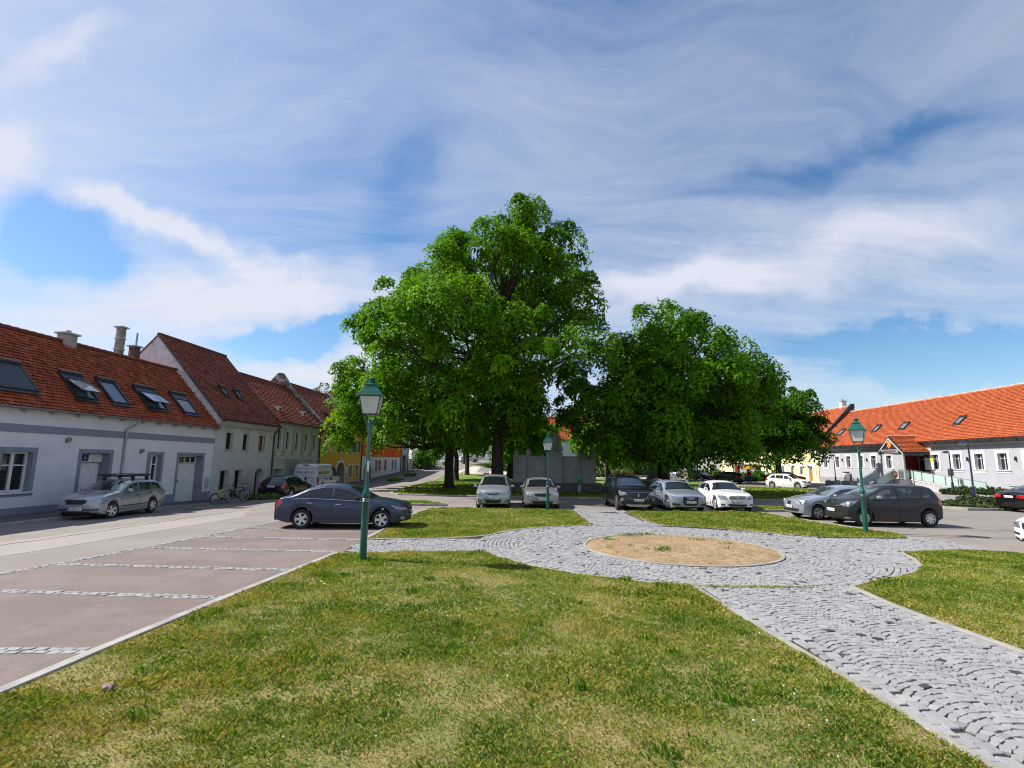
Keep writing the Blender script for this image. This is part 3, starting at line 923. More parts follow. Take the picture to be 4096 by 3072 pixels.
def grass(name, poly, bands, base=.035, dry=0.0, seed=1):
    V, TI = [], []
    x0, x1 = min(p[0] for p in poly), max(p[0] for p in poly)
    for ya, yb, dens, L, wd in bands:
        n = int((x1 - x0) * (yb - ya) * dens)
        x = RNG.uniform(x0, x1, n); y = RNG.uniform(ya, yb, n)
        k = inpoly(x, y, poly)
        k &= (np.abs(x) < y * 1.06 + 1.5)
        x = x[k]; y = y[k]
        lush = fbm(x, y, .55, seed); tuft = fbm(x, y, 2.2, seed + 7)
        d = edge_dist(x, y, poly)
        dryv = dry + (fbm(x, y, 1.7, seed + 20) - .5) * 1.5 + (fbm(x, y, .45, seed + 33) - .5) * .45 + .35 * np.exp(-d / .16) + .12 * np.exp(-d / .5)
        keep = RNG.random(len(x)) < np.clip(.45 + 1.2 * tuft - .45 * np.clip(dryv, 0, 1), .12, 1)
        x, y, lush, tuft, dryv = [q[keep] for q in (x, y, lush, tuft, dryv)]
        n = len(x)
        h = L * np.clip(.35 + 1.3 * lush * tuft * 2, .3, 1.7) * RNG.uniform(.55, 1.3, n)
        th = RNG.uniform(0, 2 * PI, n); lean = RNG.uniform(.25, 1.15, n)
        w = wd * RNG.uniform(.6, 1.4, n)
        bro = RNG.random(n) < .34; w = np.where(bro, w * 1.9, w); h = np.where(bro, h * .62, h * .9); lean = np.where(bro, lean + .5, lean)
        px, py = -np.sin(th) * w, np.cos(th) * w
        dx, dy = np.cos(th) * lean, np.sin(th) * lean
        zz = np.full(n, base - .004)
        b0 = np.stack([x - px, y - py, zz], 1); b1 = np.stack([x + px, y + py, zz], 1)
        m0 = np.stack([x - px * .8 + dx * h * .45, y - py * .8 + dy * h * .45, zz + h * .62], 1)
        m1 = np.stack([x + px * .8 + dx * h * .45, y + py * .8 + dy * h * .45, zz + h * .62], 1)
        tp = np.stack([x + dx * h, y + dy * h, zz + h * .85], 1)
        V.append(np.stack([b0, b1, m1, tp, m0], 1))
        t = .17 + .44 * (fbm(x, y, 1.1, seed + 40)) + .34 * np.clip(dryv, -.5, 1) + RNG.normal(0, .17, n)
        t = np.where(RNG.random(n) < .12 + .34 * np.clip(dryv, 0, 1), RNG.uniform(.68, 1.0, n), t)
        TI.append(np.clip(t, 0, 1))
    V = np.concatenate(V).reshape(-1, 3); TI = np.repeat(np.concatenate(TI), 5)
    n = len(V) // 5
    F = np.arange(n * 5).reshape(n, 5)
    o = fast(name, V, F, M_BLADE, tint=TI, smooth=True)
    tag(o, kind='stuff')
    return o


grass('grass', LAWN_MAIN, [(2.6, 5.2, 5200, .040, .0032), (5.2, 8, 3400, .044, .0045), (8, 13.7, 2000, .05, .0065)], dry=.03, seed=3)
grass('grass', LAWN_NEAR_RIGHT, [(6.0, 10.5, 2600, .045, .0055), (10.5, 15, 1800, .05, .0075)], dry=.0, seed=9)
grass('grass', LAWN_FAR, [(15.3, 19, 1500, .06, .008), (19, 26, 950, .065, .011)], dry=.02, seed=14)
grass('grass', LAWN_RIGHT, [(17, 20, 1400, .06, .009), (20, 26, 900, .065, .012)], dry=.02, seed=17)
for pl in ISLES + [[(x + .0, y) for x, y in LAWN_A]]:
    far = len(pl) > 6
    if not far: grass('grass', pl, [(26, 30, 500, .09, .014)], base=.085, dry=-.2, seed=23)
grass('grass', LAWN_A, [(34.3, 42, 120, .10, .03), (42, 57, 40, .12, .05)], base=.05, dry=-.12, seed=29)


def weeds():
    """taller tufts here and there, clover heads and a few dandelions"""
    V, TI = [], []
    sp = [(3.0, 9.2), (2.7, 8.2), (3.2, 7.4), (-.9, 13.2), (-.75, 13.35), (2.0, 6.6), (3.1, 6.1), (1.0, 8.9), (-4.3, 8.0), (-3.6, 10.5), (-3.1, 12.1), (-2.9, 11.6), (3.3, 5.6), (1.6, 4.6), (.4, 7.6), (-2.3, 6.2), (-1.1, 5.0), (2.9, 10.0), (1.75, 25.05), (1.4, 25.3), (2.0, 25.2)]
    for i in range(26):
        sp.append((random.uniform(-4.5, 3.5), random.uniform(3.6, 12)))
    for i in range(46): sp.append((random.uniform(-3.8, 12), random.choice([25.4, 25.5, 25.3])))
    for x0, y0 in sp:
        if not any(inpoly(np.array([x0]), np.array([y0]), L)[0] for L in LAWNS): continue
        n = 40; h = random.uniform(.05, .10)
        x = x0 + RNG.normal(0, .07, n); y = y0 + RNG.normal(0, .07, n); th = RNG.uniform(0, 2 * PI, n)
        hh = h * RNG.uniform(.5, 1.2, n); w = RNG.uniform(.003, .007, n) * (1 + y0 / 14); ln = RNG.uniform(.2, .9, n)
        z = np.full(n, .033)
        px, py = -np.sin(th) * w, np.cos(th) * w; dx, dy = np.cos(th) * ln * hh, np.sin(th) * ln * hh
        V.append(np.stack([np.stack([x - px, y - py, z], 1), np.stack([x + px, y + py, z], 1), np.stack([x + px + dx * .5, y + py + dy * .5, z + hh * .65], 1), np.stack([x + dx, y + dy, z + hh * .9], 1), np.stack([x - px + dx * .5, y - py + dy * .5, z + hh * .65], 1)], 1))
        TI.append(np.clip(RNG.normal(.2, .1, n), 0, 1))
    V = np.concatenate(V).reshape(-1, 3); n = len(V) // 5
    o = fast('tall_grass', V, np.arange(n * 5).reshape(n, 5), M_BLADE, tint=np.repeat(np.concatenate(TI), 5), smooth=True)
    tag(o, kind='stuff')
    mb = MB()
    for i in range(260):
        x, y = random.uniform(-4.3, 3.4), random.uniform(3.8, 13) ** 1.0
        if vnoise(np.array([x]), np.array([y]), .9, 77)[0] < .52 or not inpoly(np.array([x]), np.array([y]), LAWN_MAIN)[0]: continue
        r = random.uniform(.007, .012); z = .035 + random.uniform(.02, .05)
        mb.lathe([(r * .5, -r * .5), (r, 0), (r * .8, r * .7), (0, r)], 6, (x, y, z))
    for i in range(120):
        x, y = random.uniform(-3.8, 2.8), random.uniform(19, 25.5)
        r = random.uniform(.012, .018)
        mb.lathe([(r * .5, -r * .5), (r, 0), (r * .8, r * .7), (0, r)], 5, (x, y, .035 + random.uniform(.03, .07)))
    tag(mb.build('clover_flowers', mat('clover_white', (.66, .62, .58), rough=.8)), kind='stuff')
    my = mat('dandelion_yellow', (.80, .46, .01), rough=.7); ms = mat('dandelion_stem', (.12, .2, .03), rough=.7)
    for i, (x, y, lb) in enumerate(((-3.42, 9.75, 'yellow dandelion in the front lawn near the parking kerb, tallest of its pair'), (-3.34, 9.68, 'yellow dandelion in the front lawn near the parking kerb, lower of its pair'), (-3.35, 11.55, 'single yellow dandelion in the grass in front of the near lamp post'))):
        t = empty('dandelion', (x, y, .035)); tag(t, lb, 'flower', 'dandelions in the front lawn')
        h = .075 - .02 * (i == 1)
        m1 = MB(); m1.tube([(0, 0, -.01), (.006, .004, h * .5), (.004, 0, h)], .0025, 5); m1.build('stem', ms, t)
        m2 = MB(); m2.lathe([(.004, -.006), (.02, 0), (.024, .006), (.014, .013), (0, .014)], 12, (.004, 0, h)); m2.build('flower_head', my, t)


weeds()
# sprouts in the bare bed and moss in the cobbles
def sprouts():
    V, TI = [], []
    for c, n, sp, h in (((2.9, 15.6), 40, .12, .10), ((3.7, 16.6), 60, .2, .10), ((4.35, 16.9), 50, .2, .1), ((4.0, 13.9), 50, .16, .12), ((4.15, 14.3), 20, .08, .08), ((5.6, 15.9), 36, .15, .08), ((5.9, 14.4), 18, .1, .07), ((3.3, 14.6), 14, .08, .06), ((6.2, 15.2), 20, .1, .07), ((2.7, 14.3), 12, .06, .05)):
        x = c[0] + RNG.normal(0, sp, n); y = c[1] + RNG.normal(0, sp * .6, n); th = RNG.uniform(0, 2 * PI, n); hh = h * RNG.uniform(.4, 1.1, n); w = .012; ln = RNG.uniform(.4, 1.1, n)
        z = np.full(n, .065); px, py = -np.sin(th) * w, np.cos(th) * w; dx, dy = np.cos(th) * ln * hh, np.sin(th) * ln * hh
        V.append(np.stack([np.stack([x - px * .4, y - py * .4, z], 1), np.stack([x + px * .4, y + py * .4, z], 1), np.stack([x + px + dx * .5, y + py + dy * .5, z + hh * .65], 1), np.stack([x + dx, y + dy, z + hh * .8], 1), np.stack([x - px + dx * .5, y - py + dy * .5, z + hh * .65], 1)], 1)); TI.append(RNG.uniform(.1, .4, n))
    V = np.concatenate(V).reshape(-1, 3); n = len(V) // 5
    tag(fast('bed_weeds', V, np.arange(n * 5).reshape(n, 5), M_BLADE, tint=np.repeat(np.concatenate(TI), 5), smooth=True), kind='stuff')
    V, TI = [], []
    for c, n, sx, sy in (((4.75, 10.15), 420, .55, .05), ((3.85, 10.12), 90, .16, .04), ((6.55, 9.2), 200, .05, .3), ((5.4, 10.1), 60, .2, .03)):
        x = c[0] + RNG.normal(0, sx, n); y = c[1] + RNG.normal(0, sy, n); th = RNG.uniform(0, 2 * PI, n); hh = .03 * RNG.uniform(.4, 1.2, n); w = .007; ln = RNG.uniform(.4, 1.3, n)
        z = np.full(n, .026); px, py = -np.sin(th) * w, np.cos(th) * w; dx, dy = np.cos(th) * ln * hh, np.sin(th) * ln * hh
        V.append(np.stack([np.stack([x - px, y - py, z], 1), np.stack([x + px, y + py, z], 1), np.stack([x + px + dx * .5, y + py + dy * .5, z + hh * .65], 1), np.stack([x + dx, y + dy, z + hh * .8], 1), np.stack([x - px + dx * .5, y - py + dy * .5, z + hh * .65], 1)], 1)); TI.append(RNG.uniform(.3, .75, n))
    V = np.concatenate(V).reshape(-1, 3); n = len(V) // 5
    tag(fast('joint_moss', V, np.arange(n * 5).reshape(n, 5), M_BLADE, tint=np.repeat(np.concatenate(TI), 5), smooth=True), kind='stuff')


sprouts()


def rock():
    bm = bmesh.new(); bmesh.ops.create_icosphere(bm, subdivisions=3, radius=1)
    for v in bm.verts:
        k = 1 + .35 * mnoise.noise(v.co * 1.6 + Vector((3, 1, 2)))
        v.co = Vector((v.co.x * .07 * k, v.co.y * .045 * k, v.co.z * .035 * k + .02))
    mb = MB(); mb.bm(bm)
    o = mb.build('stone', mat('brown_stone', (.10, .055, .045), (.20, .14, .12), rough=.7, scale=9, bump=.4), loc=(-3.92, 5.42, .045), rotz=-.5)
    tag(o, 'fist sized brown stone lying in the grass near the parking kerb', 'stone')


rock()

# ------------------------------------------------------------------ trees and plants
def leaf_cloud(C, U, Rc, n, size, droop=.85, flat=.10, tint0=.5, tspread=.2, rng=RNG):
    """n leaves round each clump centre C on a small drooping umbrella with axis U; returns kites"""
    N = len(C)
    Rr = np.repeat(Rc, n); c = np.repeat(C, n, 0); u = np.repeat(U, n, 0)
    a = np.cross(u, np.tile([.3, .9, .2], (N * n, 1))); a /= np.linalg.norm(a, axis=1)[:, None] + 1e-9
    b = np.cross(u, a)
    th = rng.uniform(0, 2 * PI, N * n); q = np.sqrt(rng.random(N * n))
    ca, sa = np.cos(th)[:, None], np.sin(th)[:, None]
    rad = a * ca + b * sa
    wob = 1 + .28 * np.sin(3 * th + np.repeat(rng.uniform(0, 6.3, N), n)) + .18 * np.sin(7 * th + np.repeat(rng.uniform(0, 6.3, N), n))
    p = c + rad * (q * Rr * wob)[:, None] + u * ((-droop * q ** 2 + rng.normal(0, flat, N * n)) * Rr)[:, None]
    nrm = u + rad * (.75 * q)[:, None] + rng.normal(0, .42, (N * n, 3)); nrm /= np.linalg.norm(nrm, axis=1)[:, None]
    t = rad * .6 + rng.normal(0, .6, (N * n, 3)); t[:, 2] -= .5
    t -= nrm * (t * nrm).sum(1)[:, None]; t /= np.linalg.norm(t, axis=1)[:, None] + 1e-9
    s = np.cross(nrm, t)
    L = size * rng.uniform(.65, 1.35, N * n)[:, None]
    V = np.stack([p - t * L * .5, p + s * L * .36 - nrm * L * .06, p + t * L * .55 - nrm * L * .12, p - s * L * .36 - nrm * L * .06], 1)
    ct = rng.normal(0, tspread * .7, N)
    ti = np.clip(tint0 + np.repeat(ct, n) + rng.normal(0, tspread * .6, N * n), 0, 1)
    return V.reshape(-1, 3), np.repeat(ti, 4)


def crown(name, blobs, parent, m, n=100, size=.2, dens=3.2, cr=(.75, 1.3), centre=None, seed=1, tint0=.5, keep=1.0, shell=.55):
    rng = np.random.default_rng(seed)
    Cs, Us, Rs = [], [], []
    for x, y, z, r in blobs:
        k = max(4, int(r * r * dens * keep))
        d = rng.normal(0, 1, (k, 3)); d /= np.linalg.norm(d, axis=1)[:, None]
        d[:, 2] = np.where(d[:, 2] < -.75, -d[:, 2], d[:, 2])
        rr = r * (shell + (1.0 - shell) * rng.random(k) ** .6)
        c = np.array([x, y, z]) + d * rr[:, None] * np.array([1, 1, .92])
        u = d * .62 + np.array([0, 0, .75]); u /= np.linalg.norm(u, axis=1)[:, None]
        # some sprays reach out past the rest
        out = rng.random(k) < .16; c = np.where(out[:, None], np.array([x, y, z]) + d * (r * rng.uniform(.98, 1.13, k))[:, None], c)
        Cs.append(c); Us.append(u); Rs.append(rng.uniform(cr[0], cr[1], k) * min(1.0, .45 + r / 3.5) * np.where(out, .62, 1.0))
    C, U, Rc = np.concatenate(Cs), np.concatenate(Us), np.concatenate(Rs)
    V, ti = leaf_cloud(C, U, Rc, n, size, tint0=tint0, rng=rng)
    F = np.arange(len(V)).reshape(-1, 4)
    return fast(name, V, F, m, parent=parent, tint=ti), C


def bend(p, q, sag, n=6, jit=.25, rng=random):
    p, q = Vector(p), Vector(q)
    out = []
    for i in range(n + 1):
        t = i / n
        v = p.lerp(q, t); v.z += sag * math.sin(PI * t)
        if 0 < i < n: v += Vector((rng.uniform(-1, 1), rng.uniform(-1, 1), rng.uniform(-.5, .5))) * jit * (q - p).length * .12
        out.append(v)
    return out


def tree(label, loc, blobs, tr, th, m=None, mb=None, group=None, n=300, size=.2, dens=1.75, cr=(.95, 1.6), seed=1, depth=True, tint0=.5, name='broadleaf_tree', cat='tree', limbs=True, top=None, lean=0.0, keep=1.0, shell=.55):
    m = m or M_LEAF; mb = mb or M_BARK
    rnd = random.Random(seed)
    root = empty(name, loc); tag(root, label, cat, group)
    allb = list(blobs)
    if depth:
        for x, y, z, r in blobs:
            hw = max(abs(b[0]) + b[3] * .6 for b in blobs if abs(b[2] - z) < 4)
            off = .62 * math.sqrt(max(1.0, hw * hw - x * x * .8))
            if off < r * .6: continue
            for s in (-1, 1):
                allb.append((x * .86 + rnd.uniform(-.5, .5), s * off * rnd.uniform(.8, 1.1), z * (.97 - (.016 * off if s < 0 else 0)) + rnd.uniform(-.6, .2), r * .86))
    cr_o, C = crown('crown', allb, root, m, n=n, size=size, dens=dens, cr=cr, seed=seed, tint0=tint0, keep=keep, shell=shell)
    tm = MB()
    zt = top or max(b[2] for b in blobs) * .9
    tops = [Vector((lean * min(1, z / zt) * 3, 0, z)) for z in (-.3, 0, .25, .7, 1.6, th)]
    rads = [tr * 1.75, tr * 1.5, tr * 1.22, tr * 1.06, tr, tr * .93]
    zz = th
    while zz < zt * .82:
        zz += zt * .1
        tops.append(Vector((lean * 3 + rnd.uniform(-.3, .3), rnd.uniform(-.3, .3), zz))); rads.append(max(.04, tr * .9 * (1 - (zz - th) / (zt - th)) ** .8))
    tm.tube(tops, rads, 14)
    if limbs:
        for x, y, z, r in allb:
            zs = max(th * .95, min(z * .72, zt * .7)) + rnd.uniform(-.4, .4)
            k = min(range(len(tops)), key=lambda i: abs(tops[i].z - zs))
            s = tops[k]
            e = Vector((x, y, z + r * .1))
            rl = max(.05, min(rads[k] * .55, .05 + r * .055))
            P = bend(s, e, -.08 * (e - s).length, 6, .5, rnd)
            tm.tube(P, [rl * (1 - .75 * i / 6) for i in range(7)], 7, caps=False)
            kk = max(3, int(r * 3.0))
            for _ in range(kk):
                d = Vector((rnd.gauss(0, 1), rnd.gauss(0, 1), rnd.gauss(.3, .8))).normalized()
                q = Vector((x, y, z)) + d * r * .78
                st = P[rnd.randint(3, 6)]
                tm.tube(bend(st, q, .1, 3, .5, rnd), [rl * .36, rl * .26, rl * .16, rl * .08], 5, caps=False)
    tm.build('trunk', mb, root, sharp=60)
    return root


OAK = [(2.3, 0, 23.5, 1.5), (2.2, 0, 21.8, 1.9), (5.1, 0, 20.3, 2.01), (-0.8, 0, 20.1, 2.53), (-4.6, 0, 18.4, 2.53), (-7.3, 0, 16.0, 2.53), (2.6, 0, 16.9, 3.23), (6.5, 0, 16.2, 2.01), (-3.0, 0, 14.5, 3.66), (-9.7, 0, 14.2, 1.74), (1.6, 0, 11.5, 4.01), (6.6, 0, 12.5, 2.35), (-6.6, 0, 11.3, 3.40), (-2.4, 0, 8.0, 3.66), (1.8, 0, 7.3, 2.70), (-11.1, 0, 13.0, 1.13), (0.5, 0, 5.8, 2.01), (-3.9, 0, 20.2, 1.31), (2.3, 0, 19.4, 2.09)]
LEFTT = [(-8.1, 0, 10.1, 2.2), (-8.3, 0, 6.7, 2.2), (-4.8, 0, 8.4, 3.3), (-2.6, 0, 6.4, 2.6), (-.4, 0, 7.0, 2.8), (-5.9, 0, 5.2, 1.4), (-9.2, 0, 5.1, 1.2), (1.6, 0, 6.0, 1.7)]
RIGHTT = [(0.1, 0, 14.2, 2.23), (2.9, 0, 13.7, 1.71), (-1.5, 0, 11.8, 2.65), (2.1, 0, 10.3, 3.42), (6.6, 0, 10.8, 1.97), (8.0, 0, 9.4, 1.54), (-3.1, 0, 8.7, 2.74), (-5.6, 0, 7.2, 2.14), (-1.0, 0, 6.8, 3.42), (3.8, 0, 6.9, 3.25), (7.2, 0, 6.9, 2.31), (-4.9, 0, 4.8, 1.80), (-1.1, 0, 4.8, 2.40), (2.6, 0, 4.6, 2.23), (5.6, 0, 4.6, 1.88), (-7.6, 0, 9.4, 1.03), (-7.4, 0, 6.8, 1.28)]
tree('tallest dark-trunked broadleaf tree in the middle of the square, right behind the first silver minivan', (-1.04, 40, 0), OAK, .47, 3.9, seed=3, n=330, size=.21, top=21.8)
tree('lower broadleaf tree with slightly crooked trunk left of the tallest tree', (-5.2, 44, 0), LEFTT, .38, 3.6, seed=5, n=330, size=.21, top=10, tint0=.6, lean=-.05)
tree('broad spreading tree with thick dark trunk behind the silver estate car', (12.05, 41.1, 0), RIGHTT, .50, 2.5, seed=8, n=330, size=.21, top=13.7, tint0=.44)
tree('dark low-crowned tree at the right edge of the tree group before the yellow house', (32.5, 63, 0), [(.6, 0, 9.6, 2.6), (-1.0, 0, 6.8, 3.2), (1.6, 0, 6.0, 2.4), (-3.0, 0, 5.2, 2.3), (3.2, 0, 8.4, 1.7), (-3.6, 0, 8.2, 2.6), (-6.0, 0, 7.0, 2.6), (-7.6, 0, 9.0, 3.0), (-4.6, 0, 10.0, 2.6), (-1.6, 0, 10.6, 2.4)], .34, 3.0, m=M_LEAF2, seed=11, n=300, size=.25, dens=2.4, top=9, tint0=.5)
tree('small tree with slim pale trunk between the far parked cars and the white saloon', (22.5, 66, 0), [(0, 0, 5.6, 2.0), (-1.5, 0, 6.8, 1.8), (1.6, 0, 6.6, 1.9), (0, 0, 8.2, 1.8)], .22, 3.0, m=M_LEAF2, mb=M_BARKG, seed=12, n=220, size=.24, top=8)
# the trees further back, each with its own crown
BACK = [
    (-6.4, 61, 0, .28, [(0, 0, 6.2, 2.6), (-1.8, 0, 5.2, 1.8), (1.8, 0, 5.4, 2.0), (.4, 0, 8.0, 2.2)], 'slim dark-trunked tree behind the crooked-trunk tree, left of two', 0),
    (-5.9, 70, None, .28, [(0, 0, 6.4, 2.5), (1.8, 0, 5.4, 1.9), (-.6, 0, 8.4, 2.2)], 'slim dark-trunked tree behind the crooked-trunk tree, right of two', 0),
    (-.1, 70, None, .40, [(0, 0, 6.6, 3.0), (2.8, 0, 6.2, 2.8), (5.2, 0, 5.6, 2.4), (1.0, 0, 9.0, 2.6), (-1.6, 0, 4.6, 1.6)], 'leafy tree close behind the left end of the stone monument', 0),
    (8.8, 58, 0, .2, [(0, 0, 5.4, 1.9), (1.8, 0, 6.6, 2.2), (3.2, 0, 4.8, 2.2), (4.6, 0, 6.6, 2.4)], 'small bright green tree showing behind the right end of the stone monument', 0),
    (13.6, 73, None, .32, [(0, 0, 5.6, 2.4), (2.4, 0, 5.0, 2.2), (0, 0, 8.2, 2.4), (3.6, 0, 7.4, 2.4), (-2.6, 0, 6.6, 2.0)], 'short dark-trunked tree right of the monument beyond the black people carrier', 0),
    (20.7, 76, None, .70, [(0, 0, 8.0, 3.2), (3.0, 0, 9.0, 3.0), (-3.0, 0, 8.5, 3.0), (0, 0, 11.5, 3.0)], 'old tree with very thick grey trunk left of the broad spreading tree', 1),
    (15.5, 97, None, .35, [(0, 0, 5.0, 2.8), (3.0, 0, 5.2, 2.8), (0, 0, 8.5, 3.0)], 'shaded tree far back in the park with a low crown, near the hedge', 0),
    (1.8, 104, None, .35, [(0, 0, 5.6, 2.8), (3.0, 0, 5.0, 2.4), (-3.2, 0, 5.2, 2.8), (0, 0, 8.8, 3.2)], 'tree at the back of the park left of the white house', 0),
    (-9.0, 100, None, .35, [(0, 0, 5.6, 2.6), (3.0, 0, 5.2, 2.6), (0, 0, 8.0, 2.8)], 'tree beside the top of the climbing street', 0),
    (22, 110, None, .35, [(0, 0, 5.6, 3.2), (5.0, 0, 5.8, 3.2), (0, 0, 9.5, 3.5), (-4, 0, 7.0, 3.0)], 'tree at the back of the park behind the grey-trunked tree', 0),
]
for x, y, z, tr, bl, lb, gk in BACK:
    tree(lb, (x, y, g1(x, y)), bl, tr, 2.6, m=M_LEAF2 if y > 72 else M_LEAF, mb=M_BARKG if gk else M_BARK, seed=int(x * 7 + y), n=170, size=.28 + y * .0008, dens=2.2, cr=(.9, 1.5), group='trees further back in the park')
tree('thin pale locust tree standing tall behind the roofs of the house row', (-33, 92, 0), [(-2.5, 0, 13.6, 2.4), (1.4, 0, 14.2, 2.2), (4.6, 0, 13.0, 2.0), (-5.2, 0, 12.4, 1.8), (0, 0, 11.5, 3.0), (6.6, 0, 12.6, 1.6), (3, 0, 15.3, 1.2), (-1.2, 0, 15.8, 1.2)], .3, 6, m=M_LEAF3, mb=M_BARKG, seed=40, n=24, size=.34, dens=2.6, cr=(.5, .9))


def hedge(label, loc, sx, sy, h, seed=1, m=None, size=.10, dens=90, name='hedge', cat='hedge', group=None, rotz=0.0, tint0=.5, spiky=0.0):
    """low shrub planting: leaf clumps over a rough mound, on short stems"""
    rng = np.random.default_rng(seed); m = m or M_LEAF2
    root = empty(name, loc, rotz); tag(root, label, cat, group)
    k = max(6, int(sx * sy * dens / 8))
    x = rng.uniform(-sx, sx, k) * .5; y = rng.uniform(-sy, sy, k) * .5
    e = np.clip(1.25 - (2 * np.abs(x) / sx) ** 4 * .6 - (2 * np.abs(y) / sy) ** 4 * .6, .3, 1)
    z = h * e * rng.uniform(.55, 1.0, k)
    C = np.stack([x, y, z], 1)
    U = np.stack([x / sx, y / sy - .2, np.full(k, 1.0)], 1) + rng.normal(0, .3 + spiky, (k, 3)); U /= np.linalg.norm(U, axis=1)[:, None]
    V, ti = leaf_cloud(C, U, np.full(k, max(.16, h * .4)), 34, size, tint0=tint0, rng=rng, flat=.4)
    # side leaves down to the soil
    k2 = int(k * .9); t = rng.random(k2) * 4; s = rng.uniform(-.5, .5, k2)
    x2 = np.where(t < 2, s * sx, np.where(t < 3, -.5, .5) * sx); y2 = np.where(t < 1, -.5 * sy, np.where(t < 2, .5 * sy, s * sy))
    C2 = np.stack([x2, y2, rng.uniform(.1, .75, k2) * h], 1); U2 = np.stack([x2 / sx, y2 / sy, np.full(k2, .35)], 1); U2 /= np.linalg.norm(U2, axis=1)[:, None]
    V2, t2 = leaf_cloud(C2, U2, np.full(k2, max(.14, h * .35)), 30, size, tint0=tint0 - .1, rng=rng, flat=.4)
    V = np.concatenate([V, V2]); ti = np.concatenate([ti, t2])
    fast('foliage', V, np.arange(len(V)).reshape(-1, 4), m, parent=root, tint=ti)
    st = MB(); gx, gy = 9, 7      # dense twiggy core
    vs = [(sx * (i / (gx - 1) - .5) * .92, sy * (j / (gy - 1) - .5) * .92, -.1 if i in (0, gx - 1) or j in (0, gy - 1) else h * float(rng.uniform(.45, .72))) for i in range(gx) for j in range(gy)]
    st.add(vs, [(i * gy + j, (i + 1) * gy + j, (i + 1) * gy + j + 1, i * gy + j + 1) for i in range(gx - 1) for j in range(gy - 1)])
    st.build('twigs', mat('twigs', (.030, .034, .014), (.018, .016, .010), rough=.9, scale=14, bump=.6), root)
    return root


M_YGREEN = tintmat('leaf_yellow_green', [(0, (.05, .09, .01)), (.5, (.12, .17, .02)), (1, (.20, .24, .03))], rough=.5, transl=.25, spec=.3)
M_JUNI = tintmat('leaf_juniper', [(0, (.010, .022, .008)), (.5, (.03, .05, .014)), (1, (.07, .095, .02))], rough=.6, transl=.1, spec=.2)
hedge('low yellow-green shrub bed behind the leaning bicycles', (-14.9, 31.5, g1(-15, 31.5) + .1), 2.1, .85, .42, 2, M_YGREEN, .07, 170, 'shrub_bed', 'shrub bed')
hedge('dark juniper bed in front of the glass ramp railing', (39.9, 44.6, .1), 3.4, 4.0, .5, 3, M_JUNI, .14, 70, 'shrub_bed', 'shrub bed', rotz=.5, spiky=.3)
hedge('low juniper bed in a pale kerb left of the black saloon', (27.4, 31.0, .1), 3.6, 2.8, .13, 4, M_JUNI, .12, 90, 'shrub_bed', 'shrub bed', rotz=.75, spiky=.4, tint0=.62)
hedge('sparser end of the juniper bed round the tall blue lamp pole', (31.9, 35.3, .1), 3.6, 2.6, .20, 5, M_JUNI, .12, 80, 'shrub_bed', 'shrub bed', rotz=.85, spiky=.4, tint0=.45)
for i, (x, y, sx, sy, h, lb) in enumerate((
        (-13.9, 84, 2.6, 8.0, 3.4, 'tall dark hedge behind the stone gate pillars on the climbing street'),
        (3.0, 93, 15.0, 2.0, 2.3, 'long dark hedge across the back of the park'),
        (24.5, 103, 16.0, 2.5, 2.4, 'hedge at the back of the park behind the grey parked cars'),
        (31.8, 82, 4.2, 2.4, 1.5, 'rounded green hedge beside the far dark hatchback, left of the awning shop'),
        (36.2, 76.5, 4.6, 2.6, 1.25, 'clipped green bush in front of the awning shop'),
        (16.2, 86, 7.0, 3.0, 1.5, 'untidy pale shrubs behind the grey-trunked tree'))):
    hedge(lb, (x, y, g1(x, y)), sx, sy, h, 20 + i, M_LEAF2 if i != 5 else M_LEAF3, .26, 26, tint0=.5)
for i, (x, y, lb) in enumerate(((-12.75, 57.6, 'nearest grassy planting in the pavement island along the climbing street'), (-12.75, 66.6, 'middle grassy planting in the pavement island along the climbing street'), (-11.5, 93, 'farthest planting in the pavement island at the top of the street'))):
    hedge(lb, (x, y, g1(x, y) + .1), 1.1, 3.6, .22 if i < 2 else .7, 50 + i, M_LEAF, .12, 60, 'shrub_bed', 'shrub bed', 'planted islands along the climbing street')

